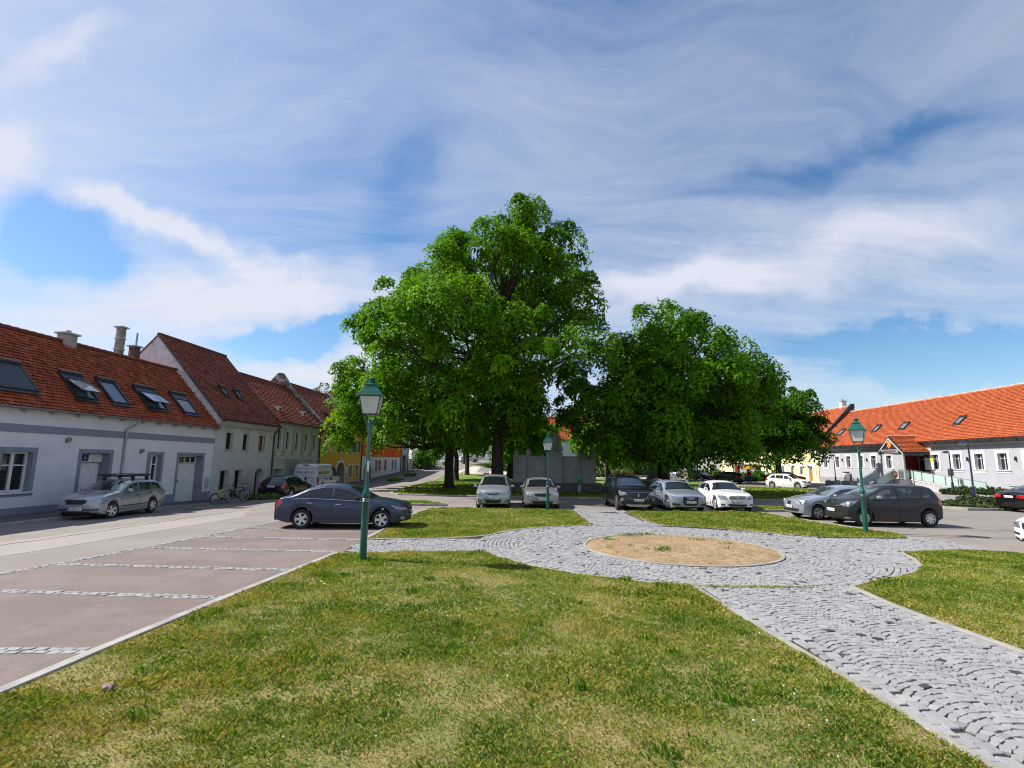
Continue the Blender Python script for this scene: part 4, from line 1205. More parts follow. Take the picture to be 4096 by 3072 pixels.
# ------------------------------------------------------------------ buildings
def wall_front(mb, L, z0, z1, ops, mi=0, rmi=None, x0=0.0):
    """front wall in the local xz plane (y=0) with recessed openings and their reveals"""
    xs = sorted({x0, L} | {o['x0'] for o in ops} | {o['x1'] for o in ops})
    zs = sorted({z0, z1} | {o['z0'] for o in ops} | {o['z1'] for o in ops})
    for a, b in zip(xs[:-1], xs[1:]):
        for c, d in zip(zs[:-1], zs[1:]):
            mx, mz = (a + b) / 2, (c + d) / 2
            if any(o['x0'] < mx < o['x1'] and o['z0'] < mz < o['z1'] for o in ops): continue
            mb.add([(a, 0, c), (b, 0, c), (b, 0, d), (a, 0, d)], [(0, 1, 2, 3)], mi)
    for o in ops:
        a, b, c, d, r = o['x0'], o['x1'], o['z0'], o['z1'], o.get('rev', .18)
        k = rmi if rmi is not None and o.get('revmat', True) else mi
        if o.get('arch'):
            n = 12; R = (b - a) / 2; h = o['arch']; zc_ = d - h; cx_ = (a + b) / 2
            arc = [(cx_ - R * math.cos(PI * i / n), zc_ + h * math.sin(PI * i / n)) for i in range(n + 1)]
            for i in range(n):
                p, q = arc[i], arc[i + 1]
                mb.add([(p[0], 0, p[1]), (q[0], 0, q[1]), (q[0], 0, d + 1e-4), (p[0], 0, d + 1e-4)], [(0, 1, 2, 3)], mi)
                mb.add([(p[0], 0, p[1]), (q[0], 0, q[1]), (q[0], r, q[1]), (p[0], r, p[1])], [(0, 1, 2, 3)], k)
            for x in (a, b): mb.add([(x, 0, c), (x, 0, zc_), (x, r, zc_), (x, r, c)], [(0, 1, 2, 3)], k)
            mb.add([(a, 0, c), (b, 0, c), (b, r, c), (a, r, c)], [(0, 1, 2, 3)], k)
        else:
            mb.add([(a, 0, c), (b, 0, c), (b, r, c), (a, r, c)], [(0, 1, 2, 3)], k)
            mb.add([(a, 0, d), (b, 0, d), (b, r, d), (a, r, d)], [(0, 1, 2, 3)], k)
            mb.add([(a, 0, c), (a, 0, d), (a, r, d), (a, r, c)], [(0, 1, 2, 3)], k)
            mb.add([(b, 0, c), (b, 0, d), (b, r, d), (b, r, c)], [(0, 1, 2, 3)], k)


def window(root, o, fm, nx=2, nz=2, bar=.035, fr=.06, glass=None, zsplit=None, name='window'):
    a, b, c, d = o['x0'], o['x1'], o['z0'], o['z1']; y = o.get('rev', .18)
    mb = MB()
    y0, y1 = y - .05, y + .02
    mb.box((a, y0, c), (a + fr, y1, d)); mb.box((b - fr, y0, c), (b, y1, d))
    mb.box((a + fr, y0, c), (b - fr, y1, c + fr)); mb.box((a + fr, y0, d - fr), (b - fr, y1, d))
    for i in range(1, nx):
        x = a + (b - a) * i / nx; w = bar * (1.6 if nx == 2 else 1)
        mb.box((x - w, y0 - .01, c + fr), (x + w, y1 - .01, d - fr))
    zl = zsplit if zsplit else [i / nz for i in range(1, nz)]
    for t in zl:
        z = c + (d - c) * t
        xs_ = [a + fr] + [a + (b - a) * i / nx for i in range(1, nx)] + [b - fr]
        for p, q in zip(xs_[:-1], xs_[1:]):
            g = bar * 1.7
            mb.box((p + (g if p > a + fr else 0), y0, z - bar * .7), (q - (g if q < b - fr else 0), y1 - .01, z + bar * .7))
    w = mb.build(name, fm, root, sharp=0)
    g = MB(); g.box((a + .01, y + .022, c + .01), (b - .01, y + .03, d - .01))
    g.build('pane', glass or M_WIN, w, sharp=0)
    return w


def surround(root, o, m, w=.16, p=.018, sill=True, name='window_surround', bottom=True, lintel=None, sillm=None):
    a, b, c, d = o['x0'], o['x1'], o['z0'], o['z1']
    mb = MB(); lo = c - (w if bottom else 0)
    mb.box((a - w, -p, lo), (a, .004, d + w)); mb.box((b, -p, lo), (b + w, .004, d + w))
    mb.box((a, -p, d), (b, .004, d + w))
    if bottom: mb.box((a, -p, c - w), (b, .004, c))
    if lintel:
        z = d + w
        mb.box((a - w - .05, -.05, z + .10), (b + w + .05, .004, z + .17)); mb.box((a - w - .10, -.09, z + .17), (b + w + .10, .004, z + .23))
        mb.box((a - w * .8, -.03, z), (b + w * .8, .004, z + .10))
    o_ = mb.build(name, m, root, sharp=0)
    if sill:
        s = MB(); s.cbox((a - w - .03, -.09, c - .07), (b + w + .03, o.get('rev', .18) - .05, c - .002), .012)
        s.build('window_sill', sillm or m, root)
    return o_


def tiles(name, parent, L, y0, z0, y1, z1, m, tw=.18, co=.17, lift=.052, mir=None, over=0.0, round_=True, seed=1, x0=0.0):
    """beaver-tail tiles: one small lifted plate each, in courses from eave to ridge"""
    rng = np.random.default_rng(seed)
    run = math.hypot(y1 - y0, z1 - z0); dy, dz = (y1 - y0) / run, (z1 - z0) / run
    ny, nz = -dz, dy
    nc = int(run / co); nn = int((L - x0 + 2 * over) / tw)
    i, j = np.meshgrid(np.arange(nn), np.arange(nc)); i = i.ravel(); j = j.ravel()
    xc = x0 - over + (i + .5 + .5 * (j % 2)) * tw; s = j * co
    k = xc < L + over; xc = xc[k]; s = s[k]; n = len(xc)
    if round_: prof = [(-.48, 1.12, 0), (.48, 1.12, 0), (.48, .26, .75), (.27, .06, 1), (0, 0, 1), (-.27, .06, 1), (-.48, .26, .75)]
    else: prof = [(-.48, 1.10, 0), (.48, 1.10, 0), (.48, .05, 1), (0, 0, 1), (-.48, .05, 1)]
    top = []
    li = lift * rng.uniform(.7, 1.35, n)
    for a, b, h in prof:
        X = xc + a * tw; Sx = s + b * co; H = h * li + .004 + (.003 if h == 0 else 0)
        top.append(np.stack([X, y0 + dy * Sx + ny * H, z0 + dz * Sx + nz * H], 1))
    # the thick lower edge of each tile
    bot = []
    for a, b, h in prof[2:]:
        X = xc + a * tw; Sx = s + b * co; H = h * li - .024
        bot.append(np.stack([X, y0 + dy * Sx + ny * H, z0 + dz * Sx + nz * H], 1))
    np_, nb = len(prof), len(bot)
    V = np.stack(top + bot, 1).reshape(-1, 3); st = (np.arange(n) * (np_ + nb))[:, None]
    F1 = st + np.arange(np_)[None, :]
    me = bpy.data.meshes.new(name)
    Fe = [st + np.array([2 + q, np_ + q, np_ + q + 1, 3 + q])[None, :] for q in range(nb - 1)]
    Fe = np.concatenate(Fe, 0)
    me.vertices.add(len(V)); me.vertices.foreach_set('co', V.astype(np.float32).ravel())
    loops = np.concatenate([F1.ravel(), Fe.ravel()]).astype(np.int32)
    me.loops.add(len(loops)); me.loops.foreach_set('vertex_index', loops)
    stt = np.concatenate([np.arange(len(F1)) * np_, len(F1) * np_ + np.arange(len(Fe)) * 4]).astype(np.int32)
    me.polygons.add(len(stt)); me.polygons.foreach_set('loop_start', stt)
    a = me.attributes.new('tint', 'FLOAT', 'POINT')
    t = np.clip(rng.normal(.5, .18, n), 0, 1); t = np.where(rng.random(n) < .03, rng.random(n), t)
    a.data.foreach_set('value', np.repeat(t, np_ + nb).astype(np.float32))
    me.materials.append(m); me.update(calc_edges=True)
    me.polygons.foreach_set('use_smooth', np.zeros(len(stt), bool))
    o = bpy.data.objects.new(name, me); COL.objects.link(o); o.parent = parent
    return o


def gable_house(name, label, loc, rotz, L, eave, ridge, sb, ops, wm, roofm, rm=None, base=-.8, ov=.32, tw=.18, co=.17, group=None, depth=None, cat='house', slopeback=True, seed=1, ends=None, ridgecap=True, gm=None, vo=0.05, wmats=None):
    """walls with openings, gable ends, back, tiled front slope, back slope, ridge"""
    root = empty(name, loc, rotz); tag(root, label, cat, group)
    sl = (ridge - eave) / sb
    wz = eave + .02
    mb = MB()
    wall_front(mb, L, base, wz, ops, 0, 1 if rm else None)
    D = depth or 2 * sb
    for x in (0, L):
        mb.add([(x, 0, base), (x, D, base), (x, D, wz), (x, D / 2 if not depth else sb, ridge - .03), (x, 0, wz)], [(0, 1, 2, 3, 4)], 2 if gm else 0)
    mb.add([(0, D, base), (L, D, base), (L, D, wz), (0, D, wz)], [(0, 1, 2, 3)], 0)
    mats = [wm, rm or wm] + ([gm] if gm else [])
    mb.build('wall', mats, root, sharp=0)
    rf = MB()
    e = (-ov, eave - ov * sl); th = .10
    bk = (D + ov, eave - ov * sl)
    for p, q in ((e, (sb, ridge)), ((sb, ridge), bk)):
        rf.add([(-vo, p[0], p[1]), (L + vo, p[0], p[1]), (L + vo, q[0], q[1]), (-vo, q[0], q[1]), (-vo, p[0], p[1] - th), (L + vo, p[0], p[1] - th), (L + vo, q[0], q[1] - th), (-vo, q[0], q[1] - th)],
               [(0, 1, 2, 3), (7, 6, 5, 4), (0, 4, 5, 1), (2, 6, 7, 3), (1, 5, 6, 2), (0, 3, 7, 4)])
    r = rf.build('roof', M_RIDGE, root, sharp=0)
    tiles('roof_tiles', r, L, e[0] - .03, e[1] - .03 * sl + .012, sb, ridge + .012, roofm, tw, co, seed=seed, over=vo)
    if ridgecap:
        rc = MB(); n = int(L / .38)
        for i in range(n):
            x = i * L / n; a = L / n * 1.06
            rc.tube([(x, sb, ridge + .02), (x + a, sb, ridge + .035)], [.105, .12], 8)
        rc.build('ridge_tiles', M_RIDGE if roofm is not M_TILE3 else MATS['ridge_bright'], r, sharp=40)
    return root, r


mat('ridge_bright', (.44, .17, .10), (.60, .42, .34), rough=.7, scale=6)


def gutter(root, x0, x1, y, z, m=M_ZINC, r=.065):
    mb = MB(); n = 8
    a = [(y + r * math.cos(PI + PI * i / n), z + r * math.sin(PI + PI * i / n)) for i in range(n + 1)]
    vs = [(x0, p, q) for p, q in a] + [(x1, p, q) for p, q in a]
    fs = [(i, i + 1, n + 2 + i, n + 1 + i) for i in range(n)]
    mb.add(vs, fs)
    mb.tube([(x0, y - r, z + .004), (x1, y - r, z + .004)], .010, 6)
    return mb.build('gutter', m, root)


def downpipe(root, x, yg, ztop, zbot, m, jog=0.0, r=.05):
    mb = MB()
    mb.tube([(x, yg, ztop), (x, yg, ztop - .12), (x - jog * .5, yg * .6 - .03, ztop - .30), (x - jog, -.075, ztop - .48), (x - jog, -.075, zbot)], r, 10)
    for z in np.arange(zbot + .5, ztop - .6, 1.3): mb.lathe([(r * 1.2, -.02), (r * 1.2, .02)], 10, (x - jog, -.075, z))
    return mb.build('downpipe', m, root)


def O(x0, x1, z0, z1, rev=.18, **k): return dict(x0=x0, x1=x1, z0=z0, z1=z1, rev=rev, **k)


LROT = math.atan2(1, FK)


def lroot(y): return (facx(y), y, 0.0)


# ---- first house on the left: white with grey-blue bands
Y0 = 7.0
q = lambda y: (y - Y0) * 1.0018
h1_ops = [O(q(16.1), q(17.2), .92, 2.45, .26), O(q(12.6), q(13.7), .92, 2.45, .26), O(q(19.34), q(20.50), .92, 2.45, .26), O(q(22.68), q(24.16), -.5, 2.45, .55), O(q(26.60), q(27.42), 1.0, 2.42, .26), O(q(28.74), q(30.76), -.5, 2.42, .45)]
H1, H1R = gable_house('house', 'long white house with grey-blue bands and five skylights, first on the left', lroot(Y0), LROT, q(31.72), 4.50, 7.75, 3.0, h1_ops, P_WHITE, M_TILE, P_GREYBLUE, ov=.30, tw=.215, co=.19, group='houses in the row on the left', seed=1)
xs_ = [0] + sorted(sum([[o['x0'] - .18, o['x1'] + .18] for o in h1_ops if o['z0'] < 0], [])) + [q(31.72)]
for a, b in zip(xs_[0::2], xs_[1::2]):
    pl = MB(); pl.box((a, -.02, -.8), (b, .004, .33)); pl.build('plinth', P_GREYBLUE, H1, sharp=0)
bn = MB(); bn.box((0, -.022, 3.19), (q(31.72), .004, 3.50)); bn.build('cornice_band', P_GREYBLUE, H1, sharp=0)
for i, o in enumerate(h1_ops):
    dr = o['z0'] < 0
    surround(H1, o, P_GREYBLUE, .17, .02, sill=not dr, bottom=not dr, name='door_surround' if dr else 'window_surround', sillm=M_WFRAME)
    if not dr: window(H1, o, M_WFRAME, 2, 2, zsplit=[.66], fr=.075)
# front door with white panel and house number
o = h1_ops[3]
d = MB(); d.box((o['x0'], .50, -.5), (o['x1'], .56, 2.02)); d.box((o['x0'] + .02, .485, -.4), (o['x0'] + .10, .50, 1.98)); d.box((o['x1'] - .10, .485, -.4), (o['x1'] - .02, .50, 1.98))
D1 = d.build('front_door', M_WFRAME, H1, sharp=0)
g = MB(); g.box((o['x0'] + .30, .478, -.1), (o['x0'] + .42, .492, 1.62)); g.build('pane', M_WIN, D1, sharp=0)
h = MB(); h.tube([(o['x1'] - .30, .47, .55), (o['x1'] - .30, .44, .55), (o['x1'] - .45, .44, .55)], .012, 6); h.build('handle', M_ZINC, D1)
tp = MB(); tp.cbox((o['x0'], .36, 2.04), (o['x1'], .55, 2.44), .01); tp.build('door_transom', M_WFRAME, H1)
np1 = MB(); np1.cbox((o['x0'] + .36, .335, 2.09), (o['x0'] + .72, .36, 2.40), .01, 0)
vs, fs = text_geo('5', .2); np1.add([(o['x0'] + .54 + x, .333 - z, 2.26 + y) for x, y, z in vs], fs, 1)
vs, fs = text_geo('_____', .05); np1.add([(o['x0'] + .54 + x, .333 - z, 2.15 + y) for x, y, z in vs], fs, 1)
np1.build('number_plate', [mat('enamel_blue', (.012, .025, .16), rough=.3), M_WFRAME], H1, normals=False)
# garage door with dark top lights
o = h1_ops[5]
d = MB(); d.box((o['x0'], .42, -.5), (o['x1'], .47, 1.96)); d.box(((o['x0'] + o['x1']) / 2 - .008, .412, -.5), ((o['x0'] + o['x1']) / 2 + .008, .42, 1.96))
D2 = d.build('gate_door', M_WFRAME, H1, sharp=0)
kb = MB(); kb.lathe([(.03, 0), (.05, -.02), (.03, -.05), (0, -.05)], 10, (o['x0'] + .62, .42, 1.0), axis='y'); kb.build('knob', M_BLACK, D2)
oo = dict(o); oo['z0'] = 1.98; oo['z1'] = 2.41; oo['rev'] = .44
window(H1, oo, M_WFRAME, 4, 1, bar=.02, fr=.05, name='transom_light')
gutter(H1, -.05, q(31.72) + .05, -.36, 4.14)
downpipe(H1, q(25.22), -.36, 4.10, -.3, M_ZINC, jog=.36)
mb = MB(); mb.cbox((q(31.15), -.10, .55), (q(31.40), 0, 1.15), .015); mb.build('letter_box', M_GFRAME, H1)
for y in (21.85, 25.95):
    mb = MB(); z = 3.0 if y < 23 else 2.62
    mb.lathe([(.03, 0), (.05, -.03), (.09, -.08), (.10, -.14), (.02, -.16)], 12, (q(y), 0, z), axis='y'); mb.box((q(y) - .05, -.03, z - .14), (q(y) + .05, 0, z + .02))
    mb.build('wall_lamp', M_ZINC, H1)
for y in np.arange(8.0, 31.6, 1.18):
    rt = MB(); rt.ext([(-.27, 4.08), (-.02, 4.16), (-.02, 4.02), (-.20, 3.96)], q(y) - .07, q(y) + .07, 'yz'); rt.build('rafter_end', M_GFRAME, H1, sharp=0)


def on_roof(sb0, eave, sl, d, up=0.0):
    """local y,z at distance d behind the facade on a roof slope"""
    n = math.hypot(1, sl)
    return d - sl / n * up, eave + sl * d + up / n


def skylight(root, x0, x1, d0, d1, eave, sl, mode=0, fm=M_ANTHR, glass=None):
    """roof window: mode 0 closed glass, 1 tilted open, 2 shutter fully down, 3 shutter half down"""
    n = math.hypot(1, sl); uy, uz = 1 / n, sl / n; Lr = (d1 - d0) * n
    M = Matrix(((1, 0, 0, x0), (0, uy, -uz, d0 - uz * .055), (0, uz, uy, eave + sl * d0 + uy * .055), (0, 0, 0, 1)))
    w = x1 - x0
    mb = MB(); mb.M = M
    h = .11
    mb.box((-.06, -.16, .0), (w + .06, -.02, .045))
    mb.box((0, 0, .0), (.075, Lr, h)); mb.box((w - .075, 0, .0), (w, Lr, h)); mb.box((.075, 0, .0), (w - .075, .07, h * .8)); mb.box((.075, Lr - .2, .0), (w - .075, Lr, h))
    mb.M = M; mb.tube([(0, Lr - .06, h), (w, Lr - .06, h)], .085, 10)
    top = Lr - .2
    if mode == 2: mb.box((.075, .07, .04), (w - .075, top, h * .85))
    if mode in (1, 3): mb.box((.075, top - (.34 if mode == 3 else .22), .05), (w - .075, top, h * .82))
    f = mb.build('skylight', fm, root, sharp=30)
    gl = MB(); gl.M = M
    gt = top - (.34 if mode == 3 else .22 if mode == 1 else 0)
    if mode != 2: gl.box((.075, .07, .03), (w - .075, gt, .05))
    if mode == 1:
        a = R_(19); P0 = Vector((0, gt * .94, .12))
        pts = []
        for x in (.05, w - .05):
            pts.append((x, P0.y, P0.z)); pts.append((x, P0.y - (gt * .90) * math.cos(a), P0.z + (gt * .90) * math.sin(a) * .85))
        (A, B, C_, D_) = pts
        def lerp(p, q_, t): return tuple(p[i] + (q_[i] - p[i]) * t for i in range(3))
        gl.add([A, B, D_, C_], [(0, 1, 2, 3)])
        sash = MB(); sash.M = M
        for p, q_ in ((A, B), (C_, D_), (A, C_), (B, D_)): sash.tube([p, q_], .028, 6)
        sash.build('sash', fm, f)
    if mode != 2: gl.build('pane', glass or M_SKYWIN, f, sharp=0)
    return f


SL1 = (7.75 - 4.50) / 3.0
mb = MB(); mb.add([(q(31.62), -.36, 4.16), (q(31.72), -.36, 4.16), (q(31.72), 3.0, 7.80), (q(31.62), 3.0, 7.80), (q(31.62), -.36, 4.06), (q(31.72), -.36, 4.06), (q(31.72), 3.0, 7.70), (q(31.62), 3.0, 7.70)], [(0, 1, 2, 3), (0, 3, 7, 4), (0, 4, 5, 1)]); mb.build('flashing', M_GFRAME, H1R, sharp=0)
for ya, yb, md in ((18.85, 20.50, 2), (22.22, 23.32, 1), (24.10, 25.15, 0), (26.34, 27.76, 1), (29.0, 30.26, 3)):
    skylight(H1R, q(ya), q(yb), .24, 1.32, 4.52, SL1, md)


def chimney(root, x, y, z0, z1, sx, sy, m, capm=M_GFRAME, bands=(), pots=(), name='chimney'):
    mb = MB(); mb.cbox((x - sx / 2, y - sy / 2, z0), (x + sx / 2, y + sy / 2, z1), .015)
    c = mb.build(name, m, root)
    k = MB(); k.cbox((x - sx / 2 - .09, y - sy / 2 - .09, z1), (x + sx / 2 + .09, y + sy / 2 + .09, z1 + .09), .012)
    for b in bands: k.cbox((x - sx / 2 - .04, y - sy / 2 - .04, b), (x + sx / 2 + .04, y + sy / 2 + .04, b + .06), .008)
    k.build('chimney_cap', capm, c)
    for px, r, h in pots:
        p = MB(); p.lathe([(r, 0), (r, h), (r * .8, h)], 12, (x + px, y, z1 + .09)); p.build('flue_pipe', M_ZINC, c)
    return c


chimney(H1R, q(24.2), 3.0, 7.0, 8.14, .60, .5, mat('rose_render', (.42, .34, .32), rough=.9), pots=((.03, .10, .14),))
chimney(H1R, q(27.6), 3.3, 6.8, 9.38, .34, .32, mat('stained_render', (.34, .30, .25), (.20, .17, .14), rough=.9, scale=2.5), bands=(8.15, 8.75))
chimney(H1R, q(28.85), 3.45, 6.8, 8.58, .42, .38, mat('old_brick', (.16, .07, .045), (.09, .05, .035), rough=.9, scale=9, bump=.6), pots=((.06, .05, .78),))

# ---- second house: old white, steep roof, two floors
Y0 = 31.75
q = lambda y: (y - Y0) * 1.0018
h2_up = [O(q(a), q(b), 2.87, 3.93, .20) for a, b in ((32.83, 33.52), (34.70, 35.35), (36.62, 37.36))]
h2_lo = [O(q(32.55), q(33.40), .30, 1.52, .30), O(q(34.10), q(34.95), .30, 1.52, .30)]
h2_dr = O(q(36.48), q(37.55), -.5, 1.62, .50, arch=.48)
H2, H2R = gable_house('house', 'steep-roofed old white house with a flaking gable and arched doorway, second on the left', lroot(Y0), LROT, q(38.75), 5.20, 10.1, 4.45, h2_up + h2_lo + [h2_dr], P_OLD, M_TILE2, ov=.42, tw=.19, co=.20, group='houses in the row on the left', seed=2, gm=P_GABLE)
cv = MB()   # coved cornice
prof = [(0, 4.26), (-.06, 4.29), (-.15, 4.36), (-.25, 4.46), (-.33, 4.58), (-.33, 4.64), (0, 4.95)]
cv.ext([(a, b) for a, b in prof], 0, q(38.75), 'yz'); cv.build('cornice', P_TRIM, H2, sharp=40)
for o in h2_up:
    surround(H2, o, P_TRIM, .10, .025, lintel=True)
for o in h2_lo: surround(H2, o, P_TRIM, .12, .03, lintel=False)
for i, o in enumerate(h2_up[:2] + h2_lo): window(H2, o, M_BROWN, 2, 3, bar=.014, fr=.05, glass=mat('brown_dim_glass', (.035, .022, .012), (.015, .012, .01), rough=.06, scale=2, spec=.6))
o = h2_up[2]      # open casement with an ochre curtain
w = window(H2, o, M_BROWN, 1, 1, fr=.06, glass=M_OCHREW)
w['label'] = 'open casement with ochre curtain'
for sx in (-1, 1):
    hx = o['x0'] if sx < 0 else o['x1']
    c = MB(); c.M = Matrix.Translation((hx, -.02, 0)) @ Matrix.Rotation(sx * R_(32 if sx > 0 else 68), 4, 'Z')
    wd = .36; xa, xb = (0, sx * wd) if sx > 0 else (-wd, 0)
    z0_, z1_ = o['z0'] + .02, o['z1'] - .02
    c.box((xa, -.02, z0_), (xa + .035, .02, z1_)); c.box((xb - .035, -.02, z0_), (xb, .02, z1_))
    for z in (z0_, z0_ + .34, z0_ + .68, z1_ - .035): c.box((xa + .035, -.02, z), (xb - .035, .02, z + .035))
    c.build('casement', M_BROWN, w, sharp=0)
# arched stone doorway
mb = MB(); n = 14; a, b = h2_dr['x0'], h2_dr['x1']; R = (b - a) / 2; cx_ = (a + b) / 2; zc_ = h2_dr['z1'] - .48
for rr in ((R, .48), (R + .16, .62)): pass
inn = [(a, -.5)] + [(cx_ - R * math.cos(PI * i / n), zc_ + .48 * math.sin(PI * i / n)) for i in range(n + 1)] + [(b, -.5)]
out = [(a - .15, -.5)] + [(cx_ - (R + .15) * math.cos(PI * i / n), zc_ + .64 * math.sin(PI * i / n) + (.10 if i == n // 2 else 0)) for i in range(n + 1)] + [(b + .15, -.5)]
for i in range(len(inn) - 1):
    p, q1, r1, s1 = inn[i], inn[i + 1], out[i + 1], out[i]
    mb.add([(p[0], -.03, p[1]), (q1[0], -.03, q1[1]), (r1[0], -.03, r1[1]), (s1[0], -.03, s1[1])], [(0, 1, 2, 3)])
    mb.add([(r1[0], -.03, r1[1]), (s1[0], -.03, s1[1]), (s1[0], .004, s1[1]), (r1[0], .004, r1[1])], [(0, 1, 2, 3)])
    mb.add([(p[0], -.03, p[1]), (q1[0], -.03, q1[1]), (q1[0], .004, q1[1]), (p[0], .004, p[1])], [(0, 1, 2, 3)])
mb.build('door_surround', P_TRIM, H2, sharp=30)
d = MB(); d.box((a, .46, -.5), (b, .52, 1.62)); D3 = d.build('front_door', M_BROWN, H2, sharp=0)
nt = MB(); nt.box((a + .12, .445, .75), (a + .30, .458, .95)); nt.build('notice', mat('old_paper', (.45, .42, .25), rough=.8), D3, sharp=0)
downpipe(H2, q(38.55), -.45, 4.62, -.5, M_DPIPE, jog=-.05, r=.055)
gutter(H2, -.05, q(38.75), -.50, 4.68, M_DPIPE)
for ya, yb in ((33.85, 34.42), (35.45, 36.02)):
    skylight(H2R, q(ya), q(yb), 1.12, 1.64, 5.22, (10.1 - 5.20) / 4.45, 0, M_DPIPE, M_SKYWIN)
for x in (-.06, q(38.75) - .12):
    sl2 = (10.1 - 5.20) / 4.45; vb = MB()
    vb.add([(x, -.44, 5.20 - .44 * sl2 + .03), (x + .20, -.44, 5.20 - .44 * sl2 + .03), (x + .20, 4.45, 10.16), (x, 4.45, 10.16), (x, -.44, 5.02 - .44 * sl2), (x + .20, -.44, 5.02 - .44 * sl2), (x + .20, 4.45, 10.0), (x, 4.45, 10.0)], [(0, 1, 2, 3), (4, 7, 6, 5), (0, 4, 5, 1), (1, 5, 6, 2), (3, 2, 6, 7), (0, 3, 7, 4)])
    vb.build('verge', mat('dark_verge', (.06, .05, .045), (.13, .11, .09), rough=.9, scale=6), H2R, sharp=0)

# ---- third house: pale green with tall narrow windows
Y0 = 38.78
q = lambda y: (y - Y0) * 1.0018
h3_up = [O(q(a), q(a) + .56, 3.06, 4.46, .22) for a in (39.22, 40.55, 42.10, 43.72, 45.30)]
h3_lo = [O(q(39.0), q(40.6), -.5, 1.55, .9), O(q(42.9), q(44.6), .25, 1.55, .3), O(q(45.4), q(46.2), .25, 1.55, .3)]
H3, H3R = gable_house('house', 'pale green house with tall dark windows and two small roof hatches, third on left', lroot(Y0), LROT, q(46.88), 5.42, 8.95, 3.85, h3_up + h3_lo, P_GREEN, M_TILE2, ov=.30, tw=.19, co=.20, group='houses in the row on the left', seed=3)
for o in h3_up + h3_lo[1:]:
    window(H3, o, M_BROWN, 1 if o['x1'] - o['x0'] < .8 else 5, 2, bar=.012, fr=.04, glass=M_WIN)
for i in range(6):
    st = MB()
    c = (q(38.95), q(40.10), q(41.55), q(43.15), q(44.75), q(46.25))[i]
    st.box((c - .02, -.016, 2.55), (c + (.42 if 0 < i < 5 else .25), .004, 4.75))
    st.build('wall_panel', P_GREEN2, H3, sharp=0)
bd = MB(); bd.box((0, -.05, 2.27), (q(46.88), .004, 2.50)); bd.box((0, -.03, 4.82), (q(46.88), .004, 5.0)); bd.build('string_course', P_GREEN, H3, sharp=0)
lb_ = MB(); lb_.box((0, -.012, -.5), (h3_lo[0]['x0'], .004, 2.22)); 
for a, b in ((h3_lo[0]['x1'], h3_lo[1]['x0']), (h3_lo[1]['x1'], h3_lo[2]['x0']), (h3_lo[2]['x1'], q(46.88))):
    for z in (-.5, .42, .9, 1.38, 1.86):
        lb_.box((a + .02, -.02, z), (b - .02, .004, z + .44))
lb_.build('rustication', P_GREEN2, H3, sharp=0)
for o in h3_up:
    mb = MB(); mb.box((o['x0'] - .07, -.02, 2.98), (o['x0'] - .0, .004, 4.52)); mb.box((o['x1'], -.02, 2.98), (o['x1'] + .07, .004, 4.52)); mb.box((o['x0'] - .12, -.06, 2.98), (o['x1'] + .12, .0, 3.055))
    for sx in (0, 1):
        cx_ = o['x0'] + .14 + sx * .28
        mb.tube([(cx_ - .12, -.012, 2.62), (cx_ - .12, -.012, 2.78), (cx_ - .06, -.012, 2.88), (cx_ + .06, -.012, 2.88), (cx_ + .12, -.012, 2.78), (cx_ + .12, -.012, 2.62)], .022, 5)
    mb.build('window_surround', P_CREAM, H3, sharp=0)
mb = MB(); o = h3_lo[0]; mb.box((o['x0'], .86, -.5), (o['x1'] - .6, .92, 1.55)); mb.build('front_door', M_DARK, H3, sharp=0)
mb = MB(); mb.box((o['x1'] - .6, .84, -.5), (o['x1'], .92, 1.55)); mb.build('porch_wall', P_TRIM, H3, sharp=0)
mb = MB(); pts = [(0, 0), (.30, 0), (.27, .25), (.20, .42), (.24, .50), (.22, .60), (.12, .66), (.04, .60), (.06, .48), (-.02, .36)]
mb.ext([(o['x1'] - .45 + a, .05 + b) for a, b in pts], .80, .845, 'xz'); mb.build('wall_relief', mat('sooty_relief', (.09, .085, .08), rough=.9), H3, sharp=0)
gutter(H3, 0, q(46.88), -.37, 5.10, M_DPIPE); downpipe(H3, q(46.6), -.36, 5.1, -.5, M_DPIPE, r=.06)


def hatch(root, x, d, eave, sl, s=.42, m=M_WFRAME, fm=M_DARK):
    """little ventilating dormer on a roof slope"""
    y, z = d, eave + sl * d
    mb = MB()
    mb.add([(x, y, z), (x + s, y, z), (x + s, y, z + s * 1.0), (x, y, z + s * 1.0), (x, y + s * 1.0 / sl + .02, z + s * 1.0), (x + s, y + s * 1.0 / sl + .02, z + s * 1.0)], [(0, 1, 2, 3), (3, 2, 5, 4), (0, 3, 4), (1, 5, 2)])
    mb.box((x - .05, y - .08, z + s * 1.0), (x + s + .05, y + s / sl, z + s * 1.0 + .03))
    h_ = mb.build('roof_hatch', m, root, sharp=0)
    k = MB(); k.box((x + .08, y - .02, z + .10), (x + s - .08, y - .004, z + s - .10)); k.build('vent_opening', fm, h_, sharp=0)


for y in (40.2, 44.4): hatch(H3R, q(y), .62, 5.42, (8.95 - 5.42) / 3.85)

